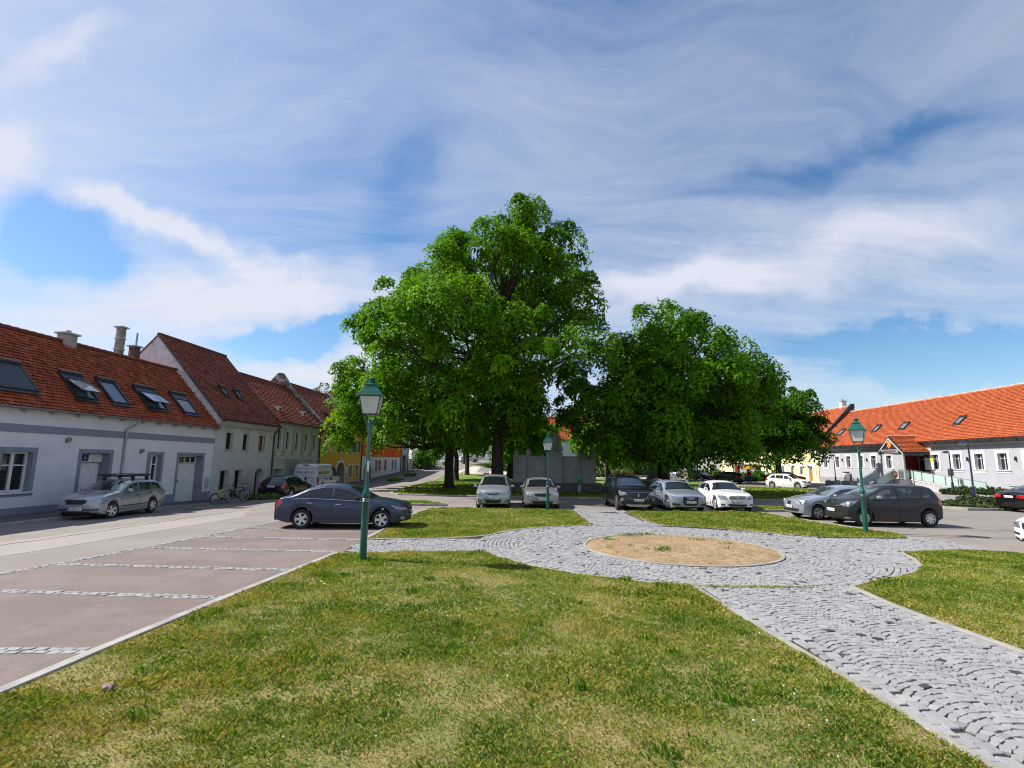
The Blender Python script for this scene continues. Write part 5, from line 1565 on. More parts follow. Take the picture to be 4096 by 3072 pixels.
# ---- fourth house: ochre yellow
Y0 = 46.92
q = lambda y: (y - Y0) * 1.0018
h4_up = [O(q(a), q(b), 3.10, 4.40, .14) for a, b in ((47.45, 48.35), (49.25, 50.05), (51.55, 52.55), (54.1, 54.9), (55.75, 56.6))]
h4_lo = [O(q(54.25), q(55.1), .46, 1.74, .2), O(q(56.15), q(56.95), .46, 1.74, .2)]
h4_dr = O(q(50.85), q(53.0), -.5, 2.05, .8, arch=.95)
H4, H4R = gable_house('house', 'ochre yellow house with dark shutters and an arched carriage gateway', lroot(Y0), LROT, q(57.78), 5.45, 9.45, 4.15, h4_up + h4_lo + [h4_dr], P_YEL, M_TILE2, P_TRIM, ov=.30, tw=.19, co=.20, group='houses in the row on the left', seed=4)
for o in h4_up + h4_lo:
    window(H4, o, M_WFRAME if o['z0'] > 2 else M_GFRAME, 2, 2, bar=.016, fr=.05)
    surround(H4, o, P_CREAM, .11, .02)
for o in h4_up[2:5]:
    for sx in (-1, 1):
        s_ = MB(); w_ = (o['x1'] - o['x0']) / 2
        xa = o['x0'] - .02 - w_ if sx < 0 else o['x1'] + .02
        s_.box((xa, -.07, o['z0']), (xa + w_, -.025, o['z1']))
        for z in np.arange(o['z0'] + .08, o['z1'] - .05, .10): s_.box((xa + .05, -.082, z), (xa + w_ - .05, -.07, z + .05))
        s_.build('shutter', mat('shutter_dark', (.03, .035, .03), rough=.5), H4, sharp=0)
mb = MB(); n = 16; a, b = h4_dr['x0'], h4_dr['x1']; R = (b - a) / 2; cx_ = (a + b) / 2; zc_ = h4_dr['z1'] - .95
inn = [(a, -.5)] + [(cx_ - R * math.cos(PI * i / n), zc_ + .95 * math.sin(PI * i / n)) for i in range(n + 1)] + [(b, -.5)]
out = [(a - .24, -.5)] + [(cx_ - (R + .24) * math.cos(PI * i / n), zc_ + 1.19 * math.sin(PI * i / n)) for i in range(n + 1)] + [(b + .24, -.5)]
for i in range(len(inn) - 1):
    p, q1, r1, s1 = inn[i], inn[i + 1], out[i + 1], out[i]
    mb.add([(p[0], -.04, p[1]), (q1[0], -.04, q1[1]), (r1[0], -.04, r1[1]), (s1[0], -.04, s1[1])], [(0, 1, 2, 3)])
    mb.add([(r1[0], -.04, r1[1]), (s1[0], -.04, s1[1]), (s1[0], .004, s1[1]), (r1[0], .004, r1[1])], [(0, 1, 2, 3)])
    mb.add([(p[0], -.04, p[1]), (q1[0], -.04, q1[1]), (q1[0], .004, q1[1]), (p[0], .004, p[1])], [(0, 1, 2, 3)])
mb.box((cx_ - .14, -.07, 2.02), (cx_ + .14, -.041, 2.42)); mb.build('gateway_surround', P_CREAM, H4, sharp=30)
d = MB(); d.box((a, .76, -.5), (b, .82, 2.05)); d.box((cx_ - .02, .74, -.5), (cx_ + .02, .76, 2.0)); d.build('gate', M_DARK, H4, sharp=0)
for xa, xb in ((0, a - .25), (b + .25, q(57.78))):
    mb = MB(); mb.box((xa, -.025, -.8), (xb, .004, .12)); mb.build('plinth', P_CREAM, H4, sharp=0)
mb = MB(); mb.cbox((q(53.35), -.05, .95), (q(53.6), 0, 1.6), .01); mb.build('sign_board', M_WFRAME, H4)
gutter(H4, 0, q(57.78), -.37, 5.12, M_DPIPE); downpipe(H4, q(57.6), -.36, 5.1, -.5, M_DPIPE, r=.06)
hatch(H4R, q(49.9), .95, 5.45, (9.45 - 5.45) / 4.15, .45, M_DPIPE, M_DARK)
# parapet gable between the pale green and the ochre house
sl4 = (9.45 - 5.45) / 4.15
pg = MB(); th = .42
P_ = [(-.35, 5.45 - .35 * sl4 - .4), (-.35, 5.45 - .35 * sl4 + .22), (3.2, 5.45 + 3.2 * sl4 + .34), (3.75, 9.75), (4.15, 10.25), (4.5, 10.25), (5.0, 9.7), (8.6, 5.4), (8.6, 4.4), (4.3, 8.8)]
pg.ext(P_, -.02, th, 'yz'); pg.build('parapet', mat('parapet_patchy', (.36, .34, .32), (.12, .105, .095), rough=.95, scale=1.6, bump=.5, lo=.42, hi=.55), H4R, sharp=0)

# ---- fifth house: orange over white, on the climbing street
Y0 = 57.84
q = lambda y: (y - Y0) * 1.0018
h5_up = [O(q(a), q(a) + .62, 3.75, 4.75, .12) for a in (60.2, 63.3, 64.6, 68.0, 70.3, 71.6)]
h5_lo = [O(q(62.75), q(63.4), 1.10, 2.22, .14), O(q(64.0), q(64.65), 1.12, 2.22, .14), O(q(66.4), q(67.05), 1.14, 2.28, .14), O(q(69.55), q(70.15), 1.16, 2.30, .14), O(q(71.0), q(71.6), 1.2, 2.30, .14)]
h5_dr = O(q(58.95), q(61.0), -.5, 1.95, .5, arch=.9)
H5, H5R = gable_house('house', 'house painted bright orange above and white below with red-framed openings', lroot(Y0), LROT, q(73.85), 6.2, 10.0, 4.15, h5_up + h5_lo + [h5_dr], P_WHITE, M_TILE2, P_LTGREY, ov=.30, tw=.20, co=.22, group='houses in the row on the left', seed=5)
M_REDT = mat('red_trim', (.42, .06, .045), rough=.7)
up = MB(); wall_front(up, q(73.85), 2.73, 6.2, h5_up, 0)
up.v = [(x, y - .02, z) for x, y, z in up.v]
up.build('upper_render', P_ORG, H5, sharp=0)
for i, o in enumerate(h5_up): window(H5, o, M_GFRAME, 2, 1, fr=.05, glass=mat('grey_blind', (.42, .40, .40), (.34, .33, .33), rough=.5))
for i, o in enumerate(h5_lo):
    window(H5, o, M_GFRAME, 1, 2, fr=.05, glass=mat('grey_blind', (.42, .40, .40)))
    surround(H5, o, M_REDT if i < 3 else P_LTGREY, .09, .02, sill=False)
mb = MB(); n = 14; a, b = h5_dr['x0'], h5_dr['x1']; R = (b - a) / 2; cx_ = (a + b) / 2; zc_ = h5_dr['z1'] - .9
inn = [(a, -.5)] + [(cx_ - R * math.cos(PI * i / n), zc_ + .9 * math.sin(PI * i / n)) for i in range(n + 1)] + [(b, -.5)]
out = [(a - .16, -.5)] + [(cx_ - (R + .16) * math.cos(PI * i / n), zc_ + 1.06 * math.sin(PI * i / n)) for i in range(n + 1)] + [(b + .16, -.5)]
for i in range(len(inn) - 1):
    p, q1, r1, s1 = inn[i], inn[i + 1], out[i + 1], out[i]
    mb.add([(p[0], -.03, p[1]), (q1[0], -.03, q1[1]), (r1[0], -.03, r1[1]), (s1[0], -.03, s1[1])], [(0, 1, 2, 3)])
    mb.add([(r1[0], -.03, r1[1]), (s1[0], -.03, s1[1]), (s1[0], .004, s1[1]), (r1[0], .004, r1[1])], [(0, 1, 2, 3)])
mb.build('gateway_surround', M_REDT, H5, sharp=30)
mb = MB(); mb.box((a, .46, -.5), (b, .5, 1.95)); mb.build('gate', M_GFRAME, H5, sharp=0)
mb = MB(); mb.cbox((q(61.6), -.05, .75), (q(61.9), 0, 1.35), .01); mb.build('letter_box', M_GFRAME, H5)
downpipe(H5, q(73.7), -.36, 5.5, -.3, M_DPIPE, r=.06)
# ---- narrow grey house after it
Y0 = 73.92
q = lambda y: (y - Y0) * 1.0018
h6 = [O(q(74.6), q(76.6), .2, 3.05, .5), O(q(74.9), q(76.4), 3.75, 4.75, .12)]
H6, H6R = gable_house('house', 'narrow grey house front with a tall gate after the orange house', lroot(Y0), LROT, q(77.8), 6.1, 9.6, 3.6, h6, P_LTGREY, M_TILE2, P_GREY, ov=.3, tw=.22, co=.24, group='houses in the row on the left', seed=6)
mb = MB(); mb.box((h6[0]['x0'], .46, .2), (h6[0]['x1'], .5, 3.05)); mb.build('gate', M_GFRAME, H6, sharp=0)
window(H6, h6[1], M_WFRAME, 2, 2); surround(H6, h6[1], P_WHITE, .14, .02)
downpipe(H6, q(77.6), -.36, 5.8, 0, M_DPIPE, r=.06)
mb = MB(); z0_ = g1(facx(79), 79)
GP = empty('garden_gate', (facx(78.2) + .2, 78.2, g1(facx(80), 80) + .1), LROT); tag(GP, 'dark garden gate between two pale stone pillars beyond the grey house', 'gate')
for x in (.35, 3.3):
    m_ = MB(); m_.cbox((x - .28, -.28, -.4), (x + .28, .28, 1.5), .02); m_.lathe([(.42, 1.5), (.42, 1.58), (.2, 1.72), (0, 1.74)], 4, (x, 0, 0), ph=PI / 4); m_.build('pillar', P_TRIM, GP)
m_ = MB()
for i in range(18): m_.box((.7 + i * .135, -.02, -.1), (.74 + i * .135, .02, 1.25))
m_.box((.64, -.03, .1), (3.02, .03, .18)); m_.box((.64, -.03, 1.05), (3.02, .03, 1.13)); m_.build('bars', M_BLACK, GP, sharp=0)
m_ = MB(); m_.box((3.6, -.15, -.4), (14, .15, .9)); m_.build('low_wall', P_TRIM, GP, sharp=0)


# ---- plain far houses
def far_house(label, loc, rotz, L, eave, ridge, sb, wm, roofm=M_TILE3, cols=4, rows=1, z0=1.0, zs=2.8, ww=.9, wh=1.4, seed=1, gap=None, wz=None, tw=.3, co=.3):
    ops = []
    for r in range(rows):
        for c in range(cols):
            x = L * (c + .5) / cols
            ops.append(O(x - ww / 2, x + ww / 2, z0 + r * zs, z0 + r * zs + wh, .15))
    h_, r_ = gable_house('house', label, loc, rotz, L, eave, ridge, sb, ops, wm, roofm, ov=.35, tw=tw, co=co, seed=seed)
    for o in ops: window(h_, o, M_WFRAME, 2, 1, fr=.07); surround(h_, o, P_WHITE, .13, .03, sill=False)
    return h_, r_


RROT = math.atan2(-1, -RK)
far_house('white house with an orange roof seen through the trees behind the monument', (1.0, 112, 0), 0.0, 18, 7.6, 12.6, 5.0, P_WHITE, cols=5, rows=2, z0=1.4, zs=3.0, seed=21)
hw, hwr = far_house('white house at the top of the climbing street with an orange roof', (-19.5, 128, 2.4), .25, 16, 4.6, 8.4, 4.5, P_WHITE, cols=5, seed=22)
far_house('pale garden-wall house half hidden behind the back hedge', (-2.5, 126, 1.4), 0.05, 14, 3.4, 6.6, 4, P_OLD, cols=4, seed=23)
far_house('low pink-grey house behind the far grey cars', (24.5, 108, 0), -.15, 14, 4.2, 7.8, 4.2, plaster('rose', (.62, .52, .50)), cols=5, seed=24)
far_house('bright white house left of the awning shop', (35.5, 104, 0), -.35, 9.0, 5.6, 9.4, 4.2, P_WHITE, cols=3, rows=2, z0=1.0, zs=2.6, seed=25)

# ------------------------------------------------------------------ town hall on the right
YT = 74.1
t = lambda y: (YT - y) * 1.00125
wy = [72.3, 69.5, 67.0, 64.45, 62.0, 59.3, 52.4, 49.7, 47.2, 44.8, 42.3, 39.9, 37.5]
th_ops = [O(t(y) - .46, t(y) + .46, 2.13, 3.60, .24) for y in wy]
th_dr = O(t(56.6), t(53.9), 1.0, 3.5, 1.4)
TH, THR = gable_house('town_hall', 'long light grey town hall with a bright orange roof and gabled porch', (rfx(YT), YT, 0), RROT, t(34.5), 5.42, 10.1, 5.0, th_ops + [th_dr], P_LTGREY, M_TILE3, P_WHITE, ov=.50, tw=.24, co=.22, cat='town hall', seed=7)
for o in th_ops:
    window(TH, o, M_GFRAME, 2, 2, zsplit=[.70], fr=.06, bar=.03)
    surround(TH, o, P_WHITE, .24, .03, sill=True, sillm=M_GFRAME)
for a, b, z in ((0, t(57.1), .82), (t(53.0), t(34.5), .55)):
    mb = MB(); mb.box((a, -.02, -.5), (b, .004, z)); mb.build('plinth', P_GREY, TH, sharp=0)
mb = MB(); mb.box((0, -.03, 4.46), (t(57.2), .004, 4.60)); mb.box((t(53.0), -.03, 4.46), (t(34.5), .004, 4.60)); mb.build('cornice_band', P_WHITE, TH, sharp=0)
mb = MB()   # dark boxed eaves
for a, b in ((-.05, t(57.1)), (t(52.9), t(34.5))):
    mb.ext([(-.62, 4.88), (-.55, 4.60), (-.02, 4.66), (0, 5.0), (-.3, 4.95)], a, b, 'yz')
    for x in np.arange(a + .3, b, 1.25): mb.box((x - .02, -.66, 4.62), (x + .02, -.50, 4.90))
mb.build('eaves_box', M_DZINC, TH, sharp=0)
mb = MB()
for y in (68.25, 63.2, 48.4, 43.5):
    mb.cbox((t(y) - .06, -.16, 2.95), (t(y) + .06, 0, 3.3), .02); mb.box((t(y) - .02, -.05, 3.1), (t(y) + .02, 0, 3.2))
    mb.build('wall_lamp', M_DZINC, TH); mb = MB()
for y in (72.0, 69.6, 66.9, 62.3, 60.0):
    mb = MB(); mb.box((t(y) - .4, -.03, .05), (t(y) + .4, .0, .45)); w = mb.build('cellar_window', M_WIN, TH, sharp=0)
mb = MB(); mb.cbox((t(53.75), -.22, 3.85), (t(53.45), 0, 4.2), .05); mb.build('alarm_box', M_WFRAME, TH)
for ya, yb in ((71.2, 70.2), (63.7, 62.8), (58.95, 58.0), (51.1, 50.3)):
    skylight(THR, t(ya), t(yb), 1.2, 1.98, 5.44, (10.1 - 5.42) / 5.0, 0, M_ANTHR)
mb = MB(); sl_ = (10.1 - 5.42) / 5.0
mb.add([(t(57.6) - .05, -.5, 5.42 - .5 * sl_ + .06), (t(57.6) + .05, -.5, 5.42 - .5 * sl_ + .06), (t(58.2) + .05, 5.0, 10.16), (t(58.2) - .05, 5.0, 10.16), (t(57.6) - .05, -.5, 4.3), (t(57.6) + .05, -.5, 4.3), (t(58.2) + .05, 5.0, 10.0), (t(58.2) - .05, 5.0, 10.0)], [(0, 1, 2, 3), (0, 4, 5, 1), (0, 3, 7, 4), (1, 5, 6, 2)])
mb.build('roof_seam', M_RIDGE, THR, sharp=0)
# notice boards on the wall
mb = MB(); mb.cbox((t(54.0) + .35, -.16, 2.05), (t(53.0), -.02, 3.3), .015); w = mb.build('notice_board', M_GFRAME, TH)
for a, b, m_ in ((.40, .95, mat('board_pale', (.55, .56, .52), (.50, .52, .48), rough=.3, scale=6)), (.98, 1.58, M_WFRAME)):
    k = MB(); k.box((t(54.6) + a + .6, -.175, 2.1), (t(54.6) + b + .6, -.161, 3.25)); k.build('notice', m_, w, sharp=0)
k = MB(); k.box((t(54.6) + 1.58, -.185, 3.0), (t(54.6) + 2.18, -.176, 3.25)); k.box((t(54.6) + 1.62, -.185, 2.72), (t(54.6) + 2.1, -.176, 2.80)); k.build('yellow_notice', mat('notice_yellow', (.75, .62, .02), rough=.5), w, sharp=0)
# entrance recess: dark red walls and a glass door
mb = MB()
mb.box((t(56.6) - .30, -.012, 1.0), (t(56.6), .004, 3.6)); mb.box((t(53.9), -.012, 1.0), (t(53.9) + .75, .004, 3.6))
mb.box((t(56.6) + .003, .0, 1.0), (t(56.6) + .02, 1.39, 3.5)); mb.box((t(53.9) - .02, .0, 1.0), (t(53.9) - .003, 1.39, 3.5))
mb.build('entrance_wall', P_RED, TH, sharp=0)
mb = MB(); mb.box((t(56.6), 1.34, 1.0), (t(53.9), 1.40, 3.5)); D_ = mb.build('entrance_door', M_DARK, TH, sharp=0)
mb = MB()
for x in (t(56.5), t(55.25), t(54.0)): mb.box((x - .04, 1.28, 1.0), (x + .04, 1.34, 3.45))
mb.box((t(56.5), 1.28, 3.1), (t(54.0), 1.33, 3.18)); mb.build('door_frame', M_GFRAME, D_, sharp=0)
# porch roof: gable towards the square
pc, hw_, pf, ez, az = t(55.0), 2.05, -2.7, 3.82, 5.55
sl_ = (az - ez) / hw_
mb = MB(); th_ = .16
for s in (-1, 1):
    a = [(pc + s * hw_, pf, ez), (pc + s * hw_, .6, ez), (pc, .6 + .4, az), (pc, pf, az)]
    b = [(x, y, z - th_) for x, y, z in a]
    mb.add(a + b, [(0, 1, 2, 3), (4, 7, 6, 5), (0, 3, 7, 4), (0, 4, 5, 1)])
PR = mb.build('porch_roof', M_DZINC, TH, sharp=0)
for s, nm in ((-1, 1), (1, 2)):
    V = tiles('porch_tiles', PR, 3.2, 0, 0, hw_, az - ez, M_TILE3, .24, .22, seed=30 + nm)
    # tiles() lays the slope along +y of its own frame: turn that frame to each side of the ridge
    V.matrix_parent_inverse = Matrix.Identity(4)
    V.matrix_basis = Matrix(((0, -s, 0, pc + s * hw_), (1 if s < 0 else 1, 0, 0, pf + .04), (0, 0, 1, ez + .02), (0, 0, 0, 1))) if s > 0 else Matrix(((0, 1, 0, pc - hw_), (-1, 0, 0, pf + 3.24), (0, 0, 1, ez + .02), (0, 0, 0, 1)))
mb = MB()
for i in range(9): mb.tube([(pc, pf + i * .38, az + .03), (pc, pf + i * .38 + .40, az + .05)], [.10, .12], 8)
mb.build('ridge_tiles', MATS['ridge_bright'], PR)
mb = MB()
for s in (-1, 1):    # pale barge boards
    a = (pc + s * (hw_ + .02), ez - .16); b = (pc, az - .17)
    mb.add([(a[0], pf - .03, a[1]), (b[0], pf - .03, b[1]), (b[0], pf - .03, b[1] - .2), (a[0] - s * .13, pf - .03, a[1] - .04), (a[0], pf + .03, a[1]), (b[0], pf + .03, b[1]), (b[0], pf + .03, b[1] - .2), (a[0] - s * .13, pf + .03, a[1] - .04)], [(0, 1, 2, 3), (7, 6, 5, 4), (0, 4, 5, 1), (3, 2, 6, 7)])
mb.build('barge_board', M_GFRAME, PR, sharp=0)
mb = MB(); mb.ext([(pc - hw_ + .35, ez + .05), (pc + hw_ - .35, ez + .05), (pc, az - .38)], pf + .06, pf + .10, 'xz'); PG = mb.build('porch_gable', M_DZINC, TH, sharp=0)
mb = MB(); mb.cbox((pc - 1.35, pf - .02, 3.72), (pc + 1.35, pf + .06, 4.12), .01); PS = mb.build('porch_sign', mat('sign_silver', (.36, .36, .36), rough=.4, metal=.3), TH)
vs, fs = text_geo('GEMEINDEAMT', .30, .01); mb = MB(); mb.add([(pc + x, pf - .03 - z, 3.92 + y) for x, y, z in vs], fs); mb.build('lettering', M_DZINC, PS, normals=False)
# coat of arms: red and gold shield with a bend
sh = [(-.34, .40), (.34, .40), (.34, -.02), (.26, -.25), (.12, -.42), (0, -.50), (-.12, -.42), (-.26, -.25), (-.34, -.02)]
mb = MB(); mb.ext([(pc + a, 4.68 + b) for a, b in sh], pf + .02, pf + .06, 'xz'); SH = mb.build('coat_of_arms', mat('arms_red', (.62, .03, .02), rough=.5), PG, sharp=0)
mb = MB(); mb.ext([(pc + a, 4.68 + b) for a, b in ((-.30, .34), (-.06, .36), (.28, -.12), (.16, -.30), (-.02, -.06), (-.30, .30))], pf + .0, pf + .021, 'xz')
mb.ext([(pc + a, 4.68 + b) for a, b in ((-.30, .0), (-.1, -.16), (0, -.40), (-.10, -.36), (-.22, -.22))], pf + .0, pf + .021, 'xz')
mb.ext([(pc + a, 4.68 + b) for a, b in ((.06, .36), (.30, .36), (.30, .04))], pf + .0, pf + .021, 'xz'); mb.build('arms_charge', mat('arms_gold', (.72, .42, .02), rough=.5), SH, sharp=0)
for x in (pc - hw_ + .30, pc + hw_ - .30):
    mb = MB(); mb.cbox((x - .075, pf + .12, 1.0), (x + .075, pf + .27, 3.72), .01); mb.build('porch_post', M_GFRAME, TH)
for s in (-1, 1):
    mb = MB(); x = pc + s * (hw_ - .02)
    mb.tube([(x, pf + .2, 3.62), (x - s * .1, pf + .2, 3.5), (x - s * .30, pf + .2, 3.35)], .035, 8); mb.build('downpipe', M_ZINC, TH)
# landing, steps, ramp
mb = MB(); mb.box((t(56.9), -2.9, -.3), (t(53.6), -.01, .985)); mb.build('landing', P_LTGREY, TH, sharp=0)
mb = MB(); mb.box((t(56.95), -2.95, .986), (t(53.55), -.0, 1.03)); mb.build('landing_slab', M_KERB, TH, sharp=0)
mb = MB()
for i in range(6): mb.box((t(56.7), -2.96 - .30 * (i + 1), -.3), (t(54.4), -2.955 - .30 * i, .86 - .165 * i))
mb.build('steps', M_KERB, TH, sharp=0)
ra, rb, ry0, ry1 = t(53.6), t(44.6), -1.75, -.25
mb = MB(); mb.add([(ra, ry0, 0 - .3), (rb, ry0, -.3), (rb, ry0, .03), (ra, ry0, 1.0), (ra, ry1, -.3), (rb, ry1, -.3), (rb, ry1, .03), (ra, ry1, 1.0)], [(0, 1, 2, 3), (7, 6, 5, 4), (3, 2, 6, 7), (0, 3, 7, 4), (1, 5, 6, 2)])
mb.build('ramp', P_LTGREY, TH, sharp=0)
mb = MB(); mb.add([(ra, ry0 - .06, 1.0), (rb, ry0 - .06, .03), (rb, ry0 - .06, .11), (ra, ry0 - .06, 1.08), (ra, ry0 + .08, 1.0), (rb, ry0 + .08, .03), (rb, ry0 + .08, .11), (ra, ry0 + .08, 1.08)], [(0, 1, 2, 3), (7, 6, 5, 4), (3, 2, 6, 7), (0, 4, 5, 1), (0, 3, 7, 4), (1, 5, 6, 2)]); mb.build('ramp_kerb', M_WFRAME, TH, sharp=0)


M_MILK = tintmat('milk_glass_sheet', [(0, (.62, .74, .71)), (1, (.62, .74, .71))], rough=.15, transl=.5, spec=.5, tcol=(1, 1, 1))


def balustrade(p, q, n, zb=.10, zt=1.0):
    """frosted glass panels between slim posts with a rail, from p to q in the town hall's frame"""
    P_, Q_ = Vector(p), Vector(q)
    ps = MB(); d = (Q_ - P_)
    for i in range(n + 1):
        v = P_ + d * (i / n); ps.box((v.x - .025, v.y - .025, v.z), (v.x + .025, v.y + .025, v.z + zt - .06))
        for z in (.28, .75): ps.box((v.x - .07, v.y - .045, v.z + z - .03), (v.x + .07, v.y + .045, v.z + z + .03))
    ps.tube([P_ + Vector((0, 0, zt)), Q_ + Vector((0, 0, zt))], .025, 8)
    r = ps.build('handrail', M_ZINC, TH, sharp=40)
    for i in range(n):
        a = P_ + d * ((i + .04) / n); b = P_ + d * ((i + .96) / n)
        nrm = Vector((-d.y, d.x, 0)).normalized() * .006
        k = MB(); zt2 = zt - .08
        k.add([a - nrm + Vector((0, 0, zb)), b - nrm + Vector((0, 0, zb)), b - nrm + Vector((0, 0, zt2)), a - nrm + Vector((0, 0, zt2)), a + nrm + Vector((0, 0, zb)), b + nrm + Vector((0, 0, zb)), b + nrm + Vector((0, 0, zt2)), a + nrm + Vector((0, 0, zt2))], [(0, 1, 2, 3), (7, 6, 5, 4), (0, 4, 5, 1), (2, 6, 7, 3), (0, 3, 7, 4), (1, 5, 6, 2)])
        k.build('glass_panel', M_MILK, r, sharp=0)


balustrade((ra + .1, ry0 + .0, 1.03), (rb, ry0 + .0, .06), 6)
balustrade((t(53.62), -2.85, 1.03), (t(53.62), ry0 - .1, 1.03), 1)
balustrade((t(54.3), -2.9, 1.03), (t(54.3), -4.75, .02), 1)
balustrade((t(56.8), -2.9, 1.03), (t(56.8), -4.75, .02), 1)
mb = MB(); mb.tube([(rb + .1, -.2, .98), (rb + 5, -.2, .92)], .02, 6); mb.box((rb + .1, -.03, .4), (rb + 5, -.005, .95)); mb.build('low_panel', P_LTGREY, TH, sharp=0)
# ornament on the railing
ox = TH.matrix_basis @ Vector((t(53.9), -3.02, 1.55))
OR = empty('railing_ornament', ox, RROT); tag(OR, 'round orange, white and black ornament hung on the porch railing', 'ornament')
mb = MB(); mb.lathe([(0, .02), (.30, .02), (.36, -.03), (.30, -.09), (0, -.09)], 20, (0, 0, 0), axis='y'); mb.build('dark_ring', M_BLACK, OR)
mb = MB(); mb.lathe([(0, -.095), (.18, -.095), (.18, -.12), (0, -.125)], 16, (0, 0, .05), axis='y'); mb.build('white_face', M_WFRAME, OR)
mb = MB()
for a in range(7):
    th = a * .9; mb.lathe([(0, -.10), (.09, -.11), (.06, -.15), (0, -.16)], 9, (.27 * math.cos(th), 0, .27 * math.sin(th)), axis='y')
mb.tube([(0, -.06, -.36), (.05, -.06, -.5), (0, -.06, -.62)], [.08, .07, .03], 8); mb.build('orange_blooms', mat('orange_bloom', (.75, .22, .02), rough=.7), OR)
# ---- yellow house beyond, and the shop with the awning
Y9 = 93.5
u_ = lambda y: (Y9 - y) * 1.00125
yo = [O(u_(y) - .45, u_(y) + .45, z, z + 1.25, .16) for y in (91, 88, 85, 82, 79.2) for z in (.95, 3.35)] + [O(u_(75.4) - .45, u_(75.4) + .45, 3.35, 4.6, .16)]
yd = O(u_(77.0), u_(75.9), -.3, 2.25, .4)
YH, YHR = gable_house('house', 'pale yellow house with an ochre door adjoining the far end of the town hall', (rfx(Y9), Y9, 0), RROT, u_(74.3), 5.5, 11.0, 5.2, yo + [yd], P_PALEY, M_TILE3, P_WHITE, ov=.4, tw=.26, co=.26, group='houses on the far right side', seed=8)
for o in yo: window(YH, o, M_GFRAME, 2, 1, fr=.06); surround(YH, o, P_WHITE, .18, .02, sill=False)
mb = MB(); mb.box((0, -.03, 2.42), (u_(74.3), .004, 2.62)); mb.build('string_course', P_WHITE, YH, sharp=0)
mb = MB(); mb.box((yd['x0'], .34, -.3), (yd['x1'], .40, 2.25)); mb.build('front_door', mat('ochre_door', (.62, .24, .03), rough=.5), YH, sharp=0)
surround(YH, yd, P_WHITE, .16, .02, sill=False, bottom=False, name='door_surround')
mb = MB(); mb.cbox((u_(75.2), -.14, 1.1), (u_(74.8), 0, 1.7), .02); mb.build('letter_box', M_WFRAME, YH)
chimney(YHR, u_(76.5), 5.4, 9.5, 11.9, .7, .7, P_WHITE, pots=((0, .12, .25),))
mb = MB(); mb.ext([(-.35, 5.35), (5.2, 11.3), (5.6, 11.3), (5.6, 10.7), (0, 5.0)], u_(74.3) - .1, u_(74.3) + .25, 'yz'); mb.build('parapet', M_DZINC, YHR, sharp=0)
so = [O(.5, 1.9, .6, 2.2, .3), O(2.3, 3.4, .1, 2.3, .4), O(1.2, 2.3, 3.6, 4.8, .15), O(4.2, 5.2, .9, 2.2, .2)]
SHP, SHR = gable_house('shop', 'pale yellow shop front with a cream awning and red display', (41.0, 96.0, 0), -.03, 6.5, 6.2, 10.4, 4.4, so, mat('plaster_pinkish_yellow', (.78, .62, .45), (.78, .66, .33), rough=.85, scale=.35), M_TILE3, ov=.3, tw=.3, co=.3, cat='shop', seed=9)
for o in so: window(SHP, o, M_BROWN, 2, 1, fr=.06)
mb = MB(); mb.add([(.1, -.02, 3.1), (4.0, -.02, 3.1), (4.0, -1.7, 2.55), (.1, -1.7, 2.55), (.1, -.02, 3.04), (4.0, -.02, 3.04), (4.0, -1.7, 2.49), (.1, -1.7, 2.49), (.1, -1.7, 2.3), (4.0, -1.7, 2.3)], [(0, 1, 2, 3), (4, 7, 6, 5), (3, 2, 9, 8), (0, 3, 7, 4), (1, 5, 6, 2)]); mb.build('awning', mat('awning_cream', (.66, .56, .44), rough=.8), SHP, sharp=0)
mb = MB(); mb.box((.6, .2, .7), (1.0, .26, 2.1)); mb.box((1.5, .2, .9), (1.8, .26, 2.1)); mb.build('red_display', mat('display_red', (.60, .05, .02), rough=.6), SHP, sharp=0)
mb = MB(); mb.cbox((1.55, -1.6, 1.55), (2.5, -1.5, 2.15), .01); mb.build('yellow_sign', MATS['notice_yellow'], SHP)
SB = empty('sign_board', (41.9, 93.6, 0)); tag(SB, 'white notice on posts standing by the awning shop', 'sign')
mb = MB()
for x in (-.5, .5): mb.box((x - .04, -.04, -.1), (x + .04, .04, 1.9))
mb.build('posts', M_GFRAME, SB); mb = MB(); mb.cbox((-.55, -.06, .5), (.55, -.045, 1.5), .005); mb.build('panel', M_WFRAME, SB)

